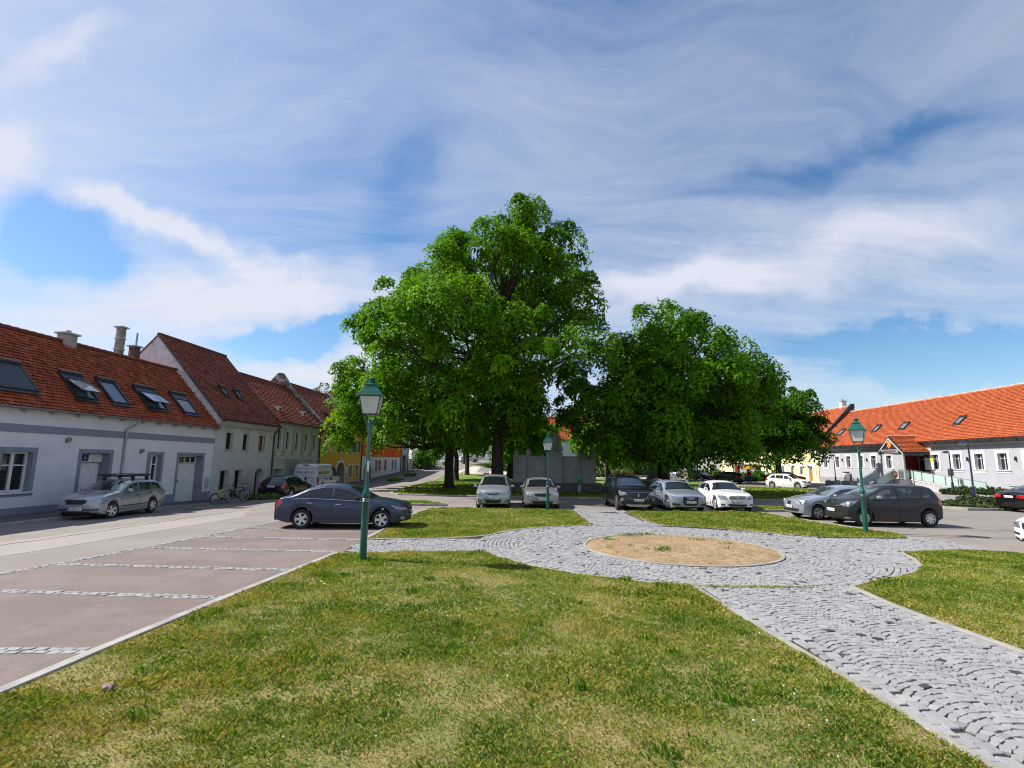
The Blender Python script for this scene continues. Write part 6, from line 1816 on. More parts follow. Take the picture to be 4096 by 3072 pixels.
# ------------------------------------------------------------------ street lamps
def street_lamp(label, x, y, s=1.0, rot=0.0, group='green lantern street lamps', seed=0):
    root = empty('street_lamp', (x, y, .02), rot); root.scale = (s, s, s); tag(root, label, 'street lamp', group)
    mb = MB()
    mb.lathe([(.085, -.2), (.085, .02), (.082, .9), (.080, 1.44), (.092, 1.46), (.098, 1.50), (.090, 1.56), (.070, 1.60), (.052, 1.64), (.046, 2.4), (.044, 2.98), (.060, 2.985), (.062, 3.18), (.052, 3.22), (.045, 3.26), (.02, 3.30)], 24)
    mb.build('pole', M_LGREEN, root, sharp=50)
    cl = MB(); cl.lathe([(.084, 1.34), (.088, 1.345), (.088, 1.36), (.084, 1.365)], 20); cl.lathe([(.084, 1.385), (.088, 1.39), (.088, 1.405), (.084, 1.41)], 20); cl.build('clamp', M_ZINC, root)
    if seed == 1:
        st = MB(); st.M = Matrix.Rotation(R_(200), 4, 'Z'); st.box((-.022, .046, 2.05), (.022, .05, 2.30)); st.build('sticker', M_WFRAME, root, sharp=0)
    zb, zt, wb, wt = 3.42, 3.86, .165, .245
    br = MB()
    for k in range(4):
        a = PI / 4 + k * PI / 2; c, s_ = math.cos(a), math.sin(a)
        r0 = wb * 1.30
        br.tube([(.04 * c, .04 * s_, 3.20), (.10 * c, .10 * s_, 3.19), (.17 * c, .17 * s_, 3.27), (r0 * .92 * c, r0 * .92 * s_, 3.37), (r0 * c, r0 * s_, zb)], .011, 6)
    br.build('bracket', M_LGREEN, root)
    fr = MB()
    def sq(w, z): return [(-w, -w, z), (w, -w, z), (w, w, z), (-w, w, z)]
    b, t_ = sq(wb, zb), sq(wt, zt)
    for k in range(4):
        fr.tube([b[k], t_[k]], .014, 4); fr.tube([b[k], b[(k + 1) % 4]], .016, 4); fr.tube([t_[k], t_[(k + 1) % 4]], .016, 4)
    fr.add([(x_, y_, zb - .012) for x_, y_, z_ in sq(wb, 0)] + [(x_, y_, zb + .004) for x_, y_, z_ in sq(wb, 0)], [(3, 2, 1, 0), (4, 5, 6, 7), (0, 1, 5, 4), (1, 2, 6, 5), (2, 3, 7, 6), (3, 0, 4, 7)])
    fr.build('lantern_frame', M_ANTHR, root, sharp=40)
    for k in range(4):
        g = MB(); p = [Vector(b[k]), Vector(b[(k + 1) % 4]), Vector(t_[(k + 1) % 4]), Vector(t_[k])]; c = sum(p, Vector()) / 4
        n_ = Vector((c.x, c.y, 0)).normalized() * .003
        p = [v + (c - v) * .04 for v in p]
        g.add([v + n_ for v in p] + [v - n_ for v in p], [(0, 1, 2, 3), (7, 6, 5, 4), (0, 4, 5, 1), (1, 5, 6, 2), (2, 6, 7, 3), (3, 7, 4, 0)])
        g.build('lantern_glass', M_LGLASS, root, sharp=0)
    rf = MB()
    pr = [(wt + .075, zt + .0), (wt + .075, zt + .018), (wt + .035, zt + .035), (.135, zt + .26), (.150, zt + .275), (.150, zt + .285), (.10, zt + .32), (.055, zt + .375), (.05, zt + .40)]
    rf.lathe([(r * math.sqrt(2), h) for r, h in pr], 4, ph=PI / 4)
    rf.lathe([(.055, zt + .37), (.05, zt + .40), (.095, zt + .42), (.10, zt + .435), (.075, zt + .46), (0, zt + .475)], 18)
    rf.build('lantern_roof', M_LGREEN, root, sharp=25)
    return root


street_lamp('green lantern street lamp in the front lawn, tallest and nearest, before the blue saloon', -3.39, 12.30, .985, R_(6), seed=1)
street_lamp('green lantern street lamp standing in front of the dark grey hatchback on the right', 12.48, 18.52, .925, R_(52))
street_lamp('small green lantern street lamp in front of the beige-grey hatchback and the monument', 1.78, 25.05, .84, R_(2))


def modern_lamp(label, x, y, H, yaw, box=False):
    root = empty('street_lamp', (x, y, g1(x, y) + .02), yaw); tag(root, label, 'street lamp', 'blue pole lamps by the town hall')
    mb = MB(); mb.lathe([(.10, -.2), (.10, .9), (.07, .98), (.06, 1.0), (.052, H * .6), (.045, H - .05)], 14)
    mb.build('pole', M_BLUEP, root, sharp=40)
    a = MB(); a.tube([(0, 0, H - .08), (.02, 0, H + .06), (.12, 0, H + .16), (.28, 0, H + .18)], [.045, .042, .04, .05], 10); a.build('arm', M_BLUEP, root)
    h = MB(); h.lathe([(0, .14), (.12, .12), (.22, .06), (.27, 0), (.255, -.02)], 18, (.48, 0, H + .06)); hd = h.build('lamp_head', M_BLUEP, root)
    g = MB(); g.lathe([(.245, -.02), (.20, -.07), (.10, -.11), (0, -.115)], 16, (.48, 0, H + .06)); g.build('lamp_glass', M_LGLASS, hd)
    if box:
        b = MB(); b.cbox((-.20, -.16, 1.55), (.20, .10, 2.2), .02); b.build('sign_box', M_ANTHR, root)
    return root


modern_lamp('blue pole lamp with a box on it, in front of the glass ramp', 40.2, 47.4, 3.6, R_(200), True)
modern_lamp('tallest blue pole lamp in the juniper bed left of the black saloon', 33.0, 37.2, 3.95, R_(195))
modern_lamp('farthest blue pole lamp near the left end of the town hall', 41.2, 66.0, 3.55, R_(195))

# ------------------------------------------------------------------ monument
MN = empty('monument', (3.5, 42.0, 0), R_(-1)); tag(MN, 'grey stone memorial wall with a statue on its middle pedestal, on dark steps', 'monument')
mb = MB()
for i in range(3):
    w_, d_ = 3.75 + .36 * (2 - i), .55 * (2 - i)
    mb.cbox((-w_, -.45 - d_ - .1, -.1 if i == 0 else .23 * i), (w_, 1.3 + d_ * .6, .23 * (i + 1)), .02)
mb.build('steps', M_STEPS, MN)
for a, b, f, z in ((-3.32, -2.28, -.42, 2.86), (2.24, 3.30, -.42, 2.86)):
    mb = MB(); mb.cbox((a, f, .68), (b, .35, z - .10), .012); mb.cbox((a - .05, f - .05, z - .10), (b + .05, .40, z), .012)
    mb.box((a - .02, f - .02, 1.62), (b + .02, f, 1.645)); mb.build('end_pier', P_MON, MN, sharp=30)
for a, b in ((-2.28, -.55), (.60, 2.24)):
    mb = MB(); mb.cbox((a - .01, -.18, .68), (b + .01, .30, 2.72), .01); mb.cbox((a - .01, -.24, 2.72), (b + .01, .36, 2.82), .01)
    mb.box((a, -.19, 1.60), (b, -.18, 1.62)); mb.build('wall', P_MON, MN, sharp=30)
mb = MB(); mb.cbox((-.52, -.50, .68), (.58, .5, 2.70), .012); mb.cbox((-.58, -.56, 2.70), (.64, .56, 2.80), .012); mb.cbox((-.55, -.52, 2.80), (.61, .52, 2.90), .012); mb.cbox((-.60, -.58, 2.90), (.66, .58, 3.0), .012)
mb.box((-.53, -.505, 1.60), (.59, -.50, 1.63)); mb.build('pedestal', P_MON, MN)
for x, rnd_ in ((-3.08, 0), (-2.08, 0), (2.02, 0), (3.05, 1)):
    mb = MB()
    if rnd_: mb.cbox((x - .22, -.3, 2.86), (x + .22, .1, 2.96), .01); mb.lathe([(0, -.02), (.17, .02), (.25, .16), (.25, .26), (.17, .40), (0, .46)], 16, (x, -.1, 2.95))
    else:
        mb.cbox((x - .18, -.28, 2.80), (x + .18, .08, 3.18), .01)
        mb.lathe([(.25, 3.16), (.27, 3.22), (.12, 3.38), (0, 3.42)], 4, (x, -.1, 0), ph=PI / 4)
    mb.build('finial', P_MON, MN)


def skin_body(name, joints, edges, m, parent=None, sub=1, loc=None):
    """one continuous figure grown over a jointed skeleton"""
    me = bpy.data.meshes.new(name)
    names = list(joints)
    me.from_pydata([joints[k][:3] for k in names], [(names.index(a), names.index(b)) for a, b in edges], [])
    o = bpy.data.objects.new(name, me); COL.objects.link(o)
    md = o.modifiers.new('skin', 'SKIN'); md.use_smooth_shade = True
    for i, k in enumerate(names):
        r = joints[k][3]; d = me.skin_vertices[0].data[i]; d.radius = (r, joints[k][4] if len(joints[k]) > 4 else r)
        d.use_root = (i == 0)
    s = o.modifiers.new('sub', 'SUBSURF'); s.levels = sub; s.render_levels = sub
    dg = bpy.context.evaluated_depsgraph_get()
    m2 = bpy.data.meshes.new_from_object(o.evaluated_get(dg))
    bpy.data.objects.remove(o); bpy.data.meshes.remove(me)
    m2.name = name; m2.materials.clear(); m2.materials.append(m)
    m2.polygons.foreach_set('use_smooth', [True] * len(m2.polygons))
    o = bpy.data.objects.new(name, m2); COL.objects.link(o)
    if parent: o.parent = parent
    if loc: o.location = loc
    return o


# statue: a standing soldier-like robed figure leaning on a shield, all stone
J = {'pelvis': (0, 0, 1.05, .17, .14), 'waist': (0, 0, 1.22, .16, .13), 'chest': (0, 0, 1.45, .20, .15), 'neck': (0, 0, 1.64, .075), 'head': (.01, -.03, 1.78, .10, .12), 'crown': (.01, -.01, 1.93, .085),
     'hipl': (-.11, 0, .98, .12), 'kneel': (-.13, -.08, .55, .09), 'anklel': (-.13, 0, .12, .07), 'toel': (-.14, -.18, .05, .05),
     'hipr': (.11, 0, .98, .12), 'kneer': (.14, -.03, .55, .09), 'ankler': (.16, .02, .12, .07), 'toer': (.19, -.16, .05, .05),
     'shl': (-.21, 0, 1.53, .095), 'ell': (-.34, -.06, 1.27, .075), 'wrl': (-.36, -.20, 1.08, .06), 'hal': (-.36, -.26, 1.03, .055),
     'shr': (.21, 0, 1.53, .095), 'elr': (.32, -.02, 1.25, .075), 'wrr': (.34, -.10, 1.00, .06), 'har': (.34, -.13, .92, .055)}
E_ = [('pelvis', 'waist'), ('waist', 'chest'), ('chest', 'neck'), ('neck', 'head'), ('head', 'crown'), ('pelvis', 'hipl'), ('hipl', 'kneel'), ('kneel', 'anklel'), ('anklel', 'toel'), ('pelvis', 'hipr'), ('hipr', 'kneer'), ('kneer', 'ankler'), ('ankler', 'toer'), ('chest', 'shl'), ('shl', 'ell'), ('ell', 'wrl'), ('wrl', 'hal'), ('chest', 'shr'), ('shr', 'elr'), ('elr', 'wrr'), ('wrr', 'har')]
ST = empty('statue_group', (.05, -.05, 3.0)); ST.parent = MN; ST.name = 'statue'
skin_body('figure', J, E_, P_MON, ST)
mb = MB(); mb.cbox((-.58, -.45, 0), (.55, .4, .16), .02); mb.cbox((-.56, -.30, .15), (-.22, .30, .95), .06); mb.build('plinth', P_MON, ST)
mb = MB()
for i in range(7):
    a0 = i * .9; mb.tube([(-.24 + .07 * i, .17, 1.55), (-.30 + .09 * i, .20, .9), (-.34 + .10 * i, .24, .16)], [.05, .07, .09], 7)
mb.build('cloak', P_MON, ST)
mb = MB(); mb.lathe([(0, -.04), (.2, -.03), (.26, 0), (.2, .03), (0, .05)], 18, (-.33, -.24, 1.32), axis='y'); mb.tube([(.42, -.14, .16), (.36, -.14, .95)], [.05, .025], 8); mb.lathe([(0, -.2), (.16, -.15), (.2, 0), (.14, .2), (0, .28)], 12, (.42, -.1, .38)); mb.build('shield', P_MON, ST)

# ------------------------------------------------------------------ small things round the square
DB = empty('dog_bag_stand', (5.15, 39.3, .05)); tag(DB, 'green dog bag dispenser over a small grey bin in front of the monument', 'dog bag stand')
mb = MB(); mb.tube([(0, .05, -.2), (0, .05, 1.1)], .03, 8); mb.build('post', M_ZINC, DB)
mb = MB(); mb.cbox((-.17, -.07, .74), (.17, .04, 1.14), .02); d_ = mb.build('dispenser', mat('dispenser_green', (.015, .33, .03), rough=.4), DB)
mb = MB(); mb.lathe([(0, -.075), (.075, -.075), (.075, -.071)], 16, (0, 0, .96), axis='y'); mb.tube([(-.06, -.078, .88), (.06, -.078, 1.03)], .018, 6); mb.build('emblem', M_BLACK, d_)
mb = MB(); mb.lathe([(0, .12), (.13, .12), (.145, .50), (.17, .52), (.17, .57), (.15, .57), (.14, .54), (0, .54)], 18, (0, -.03, 0)); mb.build('bin', mat('bin_grey', (.34, .38, .42), rough=.4), DB)


def bench(label, x, y, rz):
    b = empty('park_bench', (x, y, .05), rz); tag(b, label, 'bench')
    w = mat('bench_wood', (.05, .032, .02), (.035, .022, .014), rough=.7, scale=8)
    mb = MB()
    for i in range(3): mb.cbox((-.75, -.22 + i * .15, .42), (.75, -.09 + i * .15, .455), .008)
    mb.build('seat', w, b); mb = MB()
    for i in range(2): mb.cbox((-.75, .25 + i * .03, .60 + i * .16), (.75, .28 + i * .03, .72 + i * .16), .008)
    mb.build('backrest', w, b)
    for s in (-.62, .62):
        mb = MB(); mb.tube([(s, -.22, -.1), (s, -.2, .42), (s, .2, .42), (s, .30, .9)], .025, 6); mb.tube([(s, .22, -.1), (s, .2, .42)], .025, 6); mb.build('leg', M_BLACK, b)


bench('dark wooden park bench under the broad spreading tree', 10.75, 41.2, R_(8))
for x, y, h, lb in ((-2.62, 55.8, 1.12, 'tall pale stone urn beside the tallest trunk'), (11.05, 55.6, .92, 'pale stone urn behind the black people carrier, left of its pair'), (11.75, 55.9, .88, 'pale stone urn behind the black people carrier, right of its pair')):
    u = empty('stone_urn', (x, y, .03)); tag(u, lb, 'urn', 'stone urns along the park path')
    mb = MB(); mb.cbox((-.22, -.22, -.1), (.22, .22, h * .32), .02); mb.build('pedestal', P_OLD, u)
    mb = MB(); mb.lathe([(.10, h * .32), (.12, h * .38), (.24, h * .62), (.30, h * .88), (.34, h * .95), (.34, h), (.27, h), (.25, h * .9), (0, h * .85)], 20); mb.build('bowl', P_OLD, u)
for x, y, sx, lb in ((37.0, 59.8, .68, 'grey granite block planter at the town hall, left of three'), (39.0, 60.0, .75, 'grey granite block planter at the town hall, middle of three'), (41.5, 59.6, .8, 'grey granite block planter at the town hall, right of three')):
    bl = empty('stone_planter', (x, y, .06), R_(35)); tag(bl, lb, 'planter', 'granite block planters')
    mb = MB(); mb.cbox((-sx, -.55, -.1), (sx, .55, .58), .03); mb.build('block', M_GRANITE, bl)
    mb = MB(); mb.box((-sx + .1, -.45, .575), (sx - .1, .45, .59)); mb.build('soil', M_SOIL, bl, sharp=0)
TB = empty('terminal_box', (rfx(67) - .45, 67, .06), RROT); tag(TB, 'white upright cabinet against the town hall plinth', 'cabinet')
mb = MB(); mb.cbox((-.32, -.2, -.1), (.32, .2, 1.42), .02); mb.build('cabinet_body', M_WFRAME, TB); mb = MB(); mb.cbox((-.36, -.25, 1.42), (.36, .25, 1.55), .02); mb.build('cabinet_top', M_DZINC, TB)
mb = MB(); mb.box((-.2, -.205, .75), (.2, -.2, .80)); mb.box((-.05, -.205, 1.1), (.02, -.2, 1.14)); mb.build('slot', M_BLACK, TB, sharp=0)
MK = empty('marker_post', (-1.95, 96, g1(-2, 96))); tag(MK, 'pale slatted post at the back of the park', 'post')
mb = MB()
for i in range(3): mb.box((-.3 + i * .24, -.04, -.1), (-.16 + i * .24, .04, 1.7))
mb.build('slats', M_WFRAME, MK, sharp=0)

# ------------------------------------------------------------------ vehicles
class Car:
    """body surface of a car from its side profile: d runs from the nose to the tail, y half width, z up"""
    def __init__(s, L, W, wb, fo, Rw, top, belt, clr=.19, tumble=.42, kf=.20, kr=.12, rail=.07, wroof=None, plan_f=.10, plan_r=.06, sill=.03):
        s.L, s.W, s.wb, s.fo, s.Rw, s.clr, s.tumble, s.kf, s.kr, s.rail = L, W / 2, wb, fo, Rw, clr, tumble, kf, kr, rail
        s.top = np.array(top, float); s.bl = np.array(belt, float); s.pf, s.pr = plan_f, plan_r; s.sill = sill
        s.arch = Rw + .055; s.wx = (fo, fo + wb)
    def zt(s, d):
        k = np.array([-.09, -.045, 0, .045, .09]); return float(np.mean(np.interp(d + k, s.top[:, 0], s.top[:, 1])))
    def zb(s, d):
        k = np.array([-.1, 0, .1]); return min(float(np.mean(np.interp(d + k, s.bl[:, 0], s.bl[:, 1]))), s.zt(d) - .02)
    def w(s, d):
        return s.W * (1 - s.pf * max(0, 1 - d / 1.0) ** 2 - s.pr * max(0, 1 - (s.L - d) / 1.0) ** 2)
    def zlow(s, d):
        z = s.clr + .10 * max(0, 1 - d / .45) ** 2 + .13 * max(0, 1 - (s.L - d) / .6) ** 2
        for x in s.wx:
            if abs(d - x) < s.arch: z = max(z, s.Rw - .01 + math.sqrt(s.arch ** 2 - (d - x) ** 2))
        return z
    def sec(s, d):
        zt, zb, w, zl = s.zt(d), s.zb(d), s.w(d), s.zlow(d)
        zl = min(zl, zb - .10)
        gh = zt - zb; wr = w * .955 * (1 - s.tumble * max(0, gh - .02)); hf = min(1, gh / .3)
        m = lambda t_: zl + (zb - zl) * t_
        P = [(0, zl), (w * .86, zl), (w * .955, zl + s.sill), (w * .995, m(.42)), (w, m(.62)), (w * .988, m(.86)), (w * .955, zb),
             ((w * .955 + wr) / 2 + .012 * hf, zb + gh * .5 - s.rail * hf * .5), (wr, zt - s.rail * hf - .012), (wr * .90, zt - .025 * hf - .006), (wr * .55, zt + .012), (0, zt + .024)]
        return P
    def D(s, d, y, z):
        """soften nose and tail in plan and profile; returns car-local x,y,z with the nose towards +x"""
        w = s.w(d); x = d
        f = max(0, 1 - d / .95) ** 1.6; x += s.kf * min(1.2, abs(y) / w) ** 2.6 * f
        f2 = max(0, 1 - d / .6) ** 2; x += f2 * (.30 * max(0, z - .62) ** 1.3 + .22 * max(0, .34 - z))
        r = max(0, 1 - (s.L - d) / .9) ** 1.6; x -= s.kr * min(1.2, abs(y) / w) ** 2.6 * r
        r2 = max(0, 1 - (s.L - d) / .5) ** 2; x -= r2 * .25 * max(0, .36 - z)
        return (s.L / 2 - x, y, z)
    def yside(s, d, z):
        P = s.sec(d); zs = [p[1] for p in P[1:9]]; ys_ = [p[0] for p in P[1:9]]
        return float(np.interp(z, zs, ys_))
    def ztop(s, d, y):
        P = s.sec(d)[8:]; return float(np.interp(abs(y), [p[0] for p in P[::-1]], [p[1] for p in P[::-1]]))
    def stations(s):
        ds = list(np.linspace(0, s.L, int(s.L / .085)))
        for x in s.wx:
            for a in np.linspace(0, PI, 19): ds.append(x - (s.arch - .0005) * math.cos(a))
            ds += [x - s.arch - .004, x + s.arch + .004]
        ds = sorted(ds); out = [ds[0]]
        for d in ds[1:]:
            if d - out[-1] > .003: out.append(d)
        return [d for d in out if 0 <= d <= s.L]
    def body(s):
        mb = MB(); ds = s.stations(); vs = []; fs = []; mi = []
        rings = []
        for d in ds:
            P = s.sec(d); ring = [s.D(d, -y, z) for y, z in P] + [s.D(d, y, z) for y, z in P[-2:0:-1]]
            rings.append(ring)
        n = len(rings[0])
        for r in rings: vs += r
        for i in range(len(ds) - 1):
            for k in range(n):
                k2 = (k + 1) % n; fs.append((i * n + k, i * n + k2, (i + 1) * n + k2, (i + 1) * n + k)); mi.append(1 if k in (0, n - 1) else 0)
        mb.add(vs, fs); mb.m = mi
        for d, sg in ((0, 1), (s.L, -1)):     # nose and tail panels follow the same curve
            P = s.sec(d); rows = []
            for y, z in P[1:9]:
                rows.append([s.D(d, y * c, z) for c in np.linspace(-1, 1, 11)])
            yr = P[8][0]; rows.append([s.D(d, yr * c, s.ztop(d, yr * c)) for c in np.linspace(-1, 1, 11)])
            o = len(mb.v); V = sum(rows, []); F = []
            for i in range(len(rows) - 1):
                for k in range(10): F.append((i * 11 + k, i * 11 + k + 1, (i + 1) * 11 + k + 1, (i + 1) * 11 + k))
            mb.add(V, F, 0)
        return mb
    # --- pieces laid on the surface
    def grid(s, pts, rim=.02):
        """pts: 2-D list of car-local points; a sheet with a short rim behind it"""
        nu, nv = len(pts), len(pts[0]); vs = [p for r in pts for p in r]
        fs = [(i * nv + j, i * nv + j + 1, (i + 1) * nv + j + 1, (i + 1) * nv + j) for i in range(nu - 1) for j in range(nv - 1)]
        return vs, fs
    def side_poly(s, poly, sg, off=.006, rim=.03, n=1):
        """outline in (d,z) on one flank; split so that it bends with the flank"""
        bm = bmesh.new(); f = bm.faces.new([bm.verts.new((a, b, 0)) for a, b in poly])
        a0, a1 = min(p[0] for p in poly), max(p[0] for p in poly); b0, b1 = min(p[1] for p in poly), max(p[1] for p in poly)
        for ax, lo, hi, st in ((0, a0, a1, .16), (1, b0, b1, .09)):
            k = lo + st
            while k < hi - .01:
                bmesh.ops.bisect_plane(bm, geom=bm.verts[:] + bm.edges[:] + bm.faces[:], plane_co=(k, k, 0), plane_no=(1, 0, 0) if ax == 0 else (0, 1, 0)); k += st
        return s._place(bm, lambda a, b, o: s.D(a, sg * (s.yside(a, b) + o), b), off, rim)
    def end_poly(s, poly, rear=False, off=.008, rim=.03):
        """outline in (y,z) on the nose or the tail"""
        bm = bmesh.new(); bm.faces.new([bm.verts.new((a, b, 0)) for a, b in poly])
        a0, a1 = min(p[0] for p in poly), max(p[0] for p in poly)
        b0, b1 = min(p[1] for p in poly), max(p[1] for p in poly)
        for ax, lo, hi, st in ((0, a0, a1, .10), (1, b0, b1, .05)):
            k = lo + st
            while k < hi - .008:
                bmesh.ops.bisect_plane(bm, geom=bm.verts[:] + bm.edges[:] + bm.faces[:], plane_co=(k, k, 0), plane_no=(1, 0, 0) if ax == 0 else (0, 1, 0)); k += st
        d0 = s.L if rear else 0
        def pos(a, b, o):
            if rear: d = s.surf_d(b, True) 
            else: d = s.surf_d(b, False)
            x, y, z = s.D(d, a, b); return (x + (-o if rear else o), y, z)
        return s._place(bm, pos, off, rim)
    def surf_d(s, z, rear):
        """distance from the nose at which the middle of the nose (or tail) skin has height z"""
        if not rear:
            ds = np.linspace(0, s.fo + .3, 60); zz = np.array([s.zt(d) for d in ds])
            i = int(np.argmax(zz >= z - .004)) if (zz >= z - .004).any() else 0
            return float(ds[i])
        ds = np.linspace(s.L, s.L - 1.6, 90); zz = np.array([s.zt(d) for d in ds])
        i = int(np.argmax(zz >= z - .004)) if (zz >= z - .004).any() else 0
        return float(ds[i])
    def _place(s, bm, pos, off, rim):
        bmesh.ops.triangulate(bm, faces=[f for f in bm.faces if len(f.verts) > 4])
        bm.verts.index_update(); bm.edges.index_update()
        flat = [(v.co.x, v.co.y) for v in bm.verts]; n = len(flat)
        vs = [pos(a, b, off) for a, b in flat] + [pos(a, b, off - rim) for a, b in flat]
        fs = [tuple(v.index for v in f.verts) for f in bm.faces]
        for e in bm.edges:
            if e.is_boundary: a, b = e.verts[0].index, e.verts[1].index; fs.append((a, b, b + n, a + n))
        bm.free(); return vs, fs
    def glass_side(s, d0, d1, sg, lo=.025, hi=.05, off=.005, n=12, slant0=0.0, slant1=0.0):
        pts = []
        for t_ in np.linspace(0, 1, n):
            col = []
            for v in np.linspace(0, 1, 4):
                d = d0 + slant0 * v + (d1 + slant1 * v - d0 - slant0 * v) * t_
                zl = s.zb(d) + lo; zh = max(zl + .004, s.zt(d) - s.rail * min(1, (s.zt(d) - s.zb(d)) / .3) - hi)
                z = zl + (zh - zl) * v; col.append(s.D(d, sg * (s.yside(d, z) + off), z))
            pts.append(col)
        return s.grid(pts)
    def glass_top(s, d0, d1, off=.006, ky=.93, n=10, ny=9):
        pts = []
        for d in np.linspace(d0, d1, n):
            yr = s.sec(d)[8][0] * ky; sl = (s.zt(d + .02) - s.zt(d - .02)) / .04
            nrm = math.hypot(1, sl)
            pts.append([(lambda p: (p[0] + off * sl / nrm, p[1], p[2] + off / nrm))(s.D(d, y, s.ztop(d, y))) for y in np.linspace(-yr, yr, ny)])
        return s.grid(pts)


WHEELS = {}


def make_wheel(R, w, spokes, style, key):
    """tyre with its rim as a child; built once per kind, then copied"""
    if key in WHEELS: return copy_tree(WHEELS[key])
    mb = MB(); ri = R * (.66 if style != 'hub' else .60)
    mb.lathe([(ri, -w * .46), (ri * 1.08, -w * .5), (R * .93, -w * .5), (R, -w * .36), (R, w * .36), (R * .93, w * .5), (ri * 1.08, w * .5), (ri, w * .46), (ri, -w * .46)], 32, axis='y', caps=False)
    t_ = mb.build('wheel', M_TYRE, None, sharp=30)
    r = MB()
    r.lathe([(ri * 1.01, w * .47), (ri * .985, w * .50), (ri * .90, w * .47), (ri * .89, w * .1), (ri * .89, -w * .4)], 32, axis='y', caps=False)
    hub = ri * .26
    r.lathe([(hub, w * .2), (hub, w * .40), (hub * .8, w * .44), (0, w * .45)], 18, axis='y')
    for k in range(spokes):
        a = 2 * PI * k / spokes
        r.M = Matrix.Rotation(-a, 4, 'Y')
        if style == 'twin': sh = [(-.17, .06), (.05, .05)]
        else: sh = [(0, .115 if style != 'hub' else .10)]
        for o, hw2 in sh:
            b0 = o * ri * .4 if style == 'twin' else 0; b1 = o * ri * 1.6 if style == 'twin' else (ri * .12 if style == 'hub' else 0)
            wi = hw2 * R * (1.25 if style == 'five' else 1.0); wo = hw2 * R * (1.55 if style == 'five' else 1.25)
            y0, y1 = w * .30, w * .44
            r.add([(hub * .7, y0, b0 - wi), (ri * .93, y0, b1 - wo), (ri * .93, y0, b1 + wo), (hub * .7, y0, b0 + wi), (hub * .7, y1, b0 - wi * .8), (ri * .93, y1 + w * .02, b1 - wo * .85), (ri * .93, y1 + w * .02, b1 + wo * .85), (hub * .7, y1, b0 + wi * .8)], [(0, 3, 2, 1), (4, 5, 6, 7), (0, 1, 5, 4), (1, 2, 6, 5), (2, 3, 7, 6), (3, 0, 4, 7)])
        r.M = None
    r.build('rim', M_RIMD if style == 'twin' else M_RIM, t_, sharp=30)
    k = MB(); k.lathe([(ri * .9, w * .02), (ri * .9, w * .08), (0, w * .08)], 20, axis='y'); k.build('brake_disc', M_UNDER, t_)
    WHEELS[key] = t_
    return t_


def sym(h): return [(y, z) for y, z in h] + [(-y, z) for y, z in h[::-1]]


def sheetmesh(name, geo, m, parent, sharp=30):
    mb = MB(); mb.add(*geo); return mb.build(name, m, parent, sharp=sharp)


def plate(parent, c, z, txt, rear, W=.52, H=.115, off=.02, y0=0.0):
    d = c.surf_d(z, rear); x = c.D(d, y0, z)[0] + (-off if rear else off)
    sg = -1 if rear else 1
    mb = MB(); mb.cbox((x - .008, y0 - W / 2, z - H / 2), (x + .008, y0 + W / 2, z + H / 2), .004)
    p = mb.build('licence_plate', M_PLATE, parent)
    b = MB(); e = -sg * W / 2
    ya, yb = (y0 + e, y0 + e + sg * .05)
    b.box((x - .010, min(ya, yb), z - H / 2 + .004), (x + .010, max(ya, yb), z + H / 2 - .004)); b.build('plate_band', M_PBLUE, p, sharp=0)
    if txt:
        vs, fs = text_geo(txt, .105, .001)
        mx = max(abs(v[0]) for v in vs); k = min(1.0, .215 / mx)
        tx = MB(); tx.add([(x + sg * .0105, y0 + sg * .02 + sg * (v[0] * k), z + v[1]) for v in vs], fs); tx.build('plate_lettering', M_INK, p, sharp=0, normals=False)
    return p


def ring(mb, x, y, z, r, t_, n=20): mb.tube([(x, y + r * math.cos(2 * PI * i / n), z + r * math.sin(2 * PI * i / n)) for i in range(n + 1)], t_, 6)


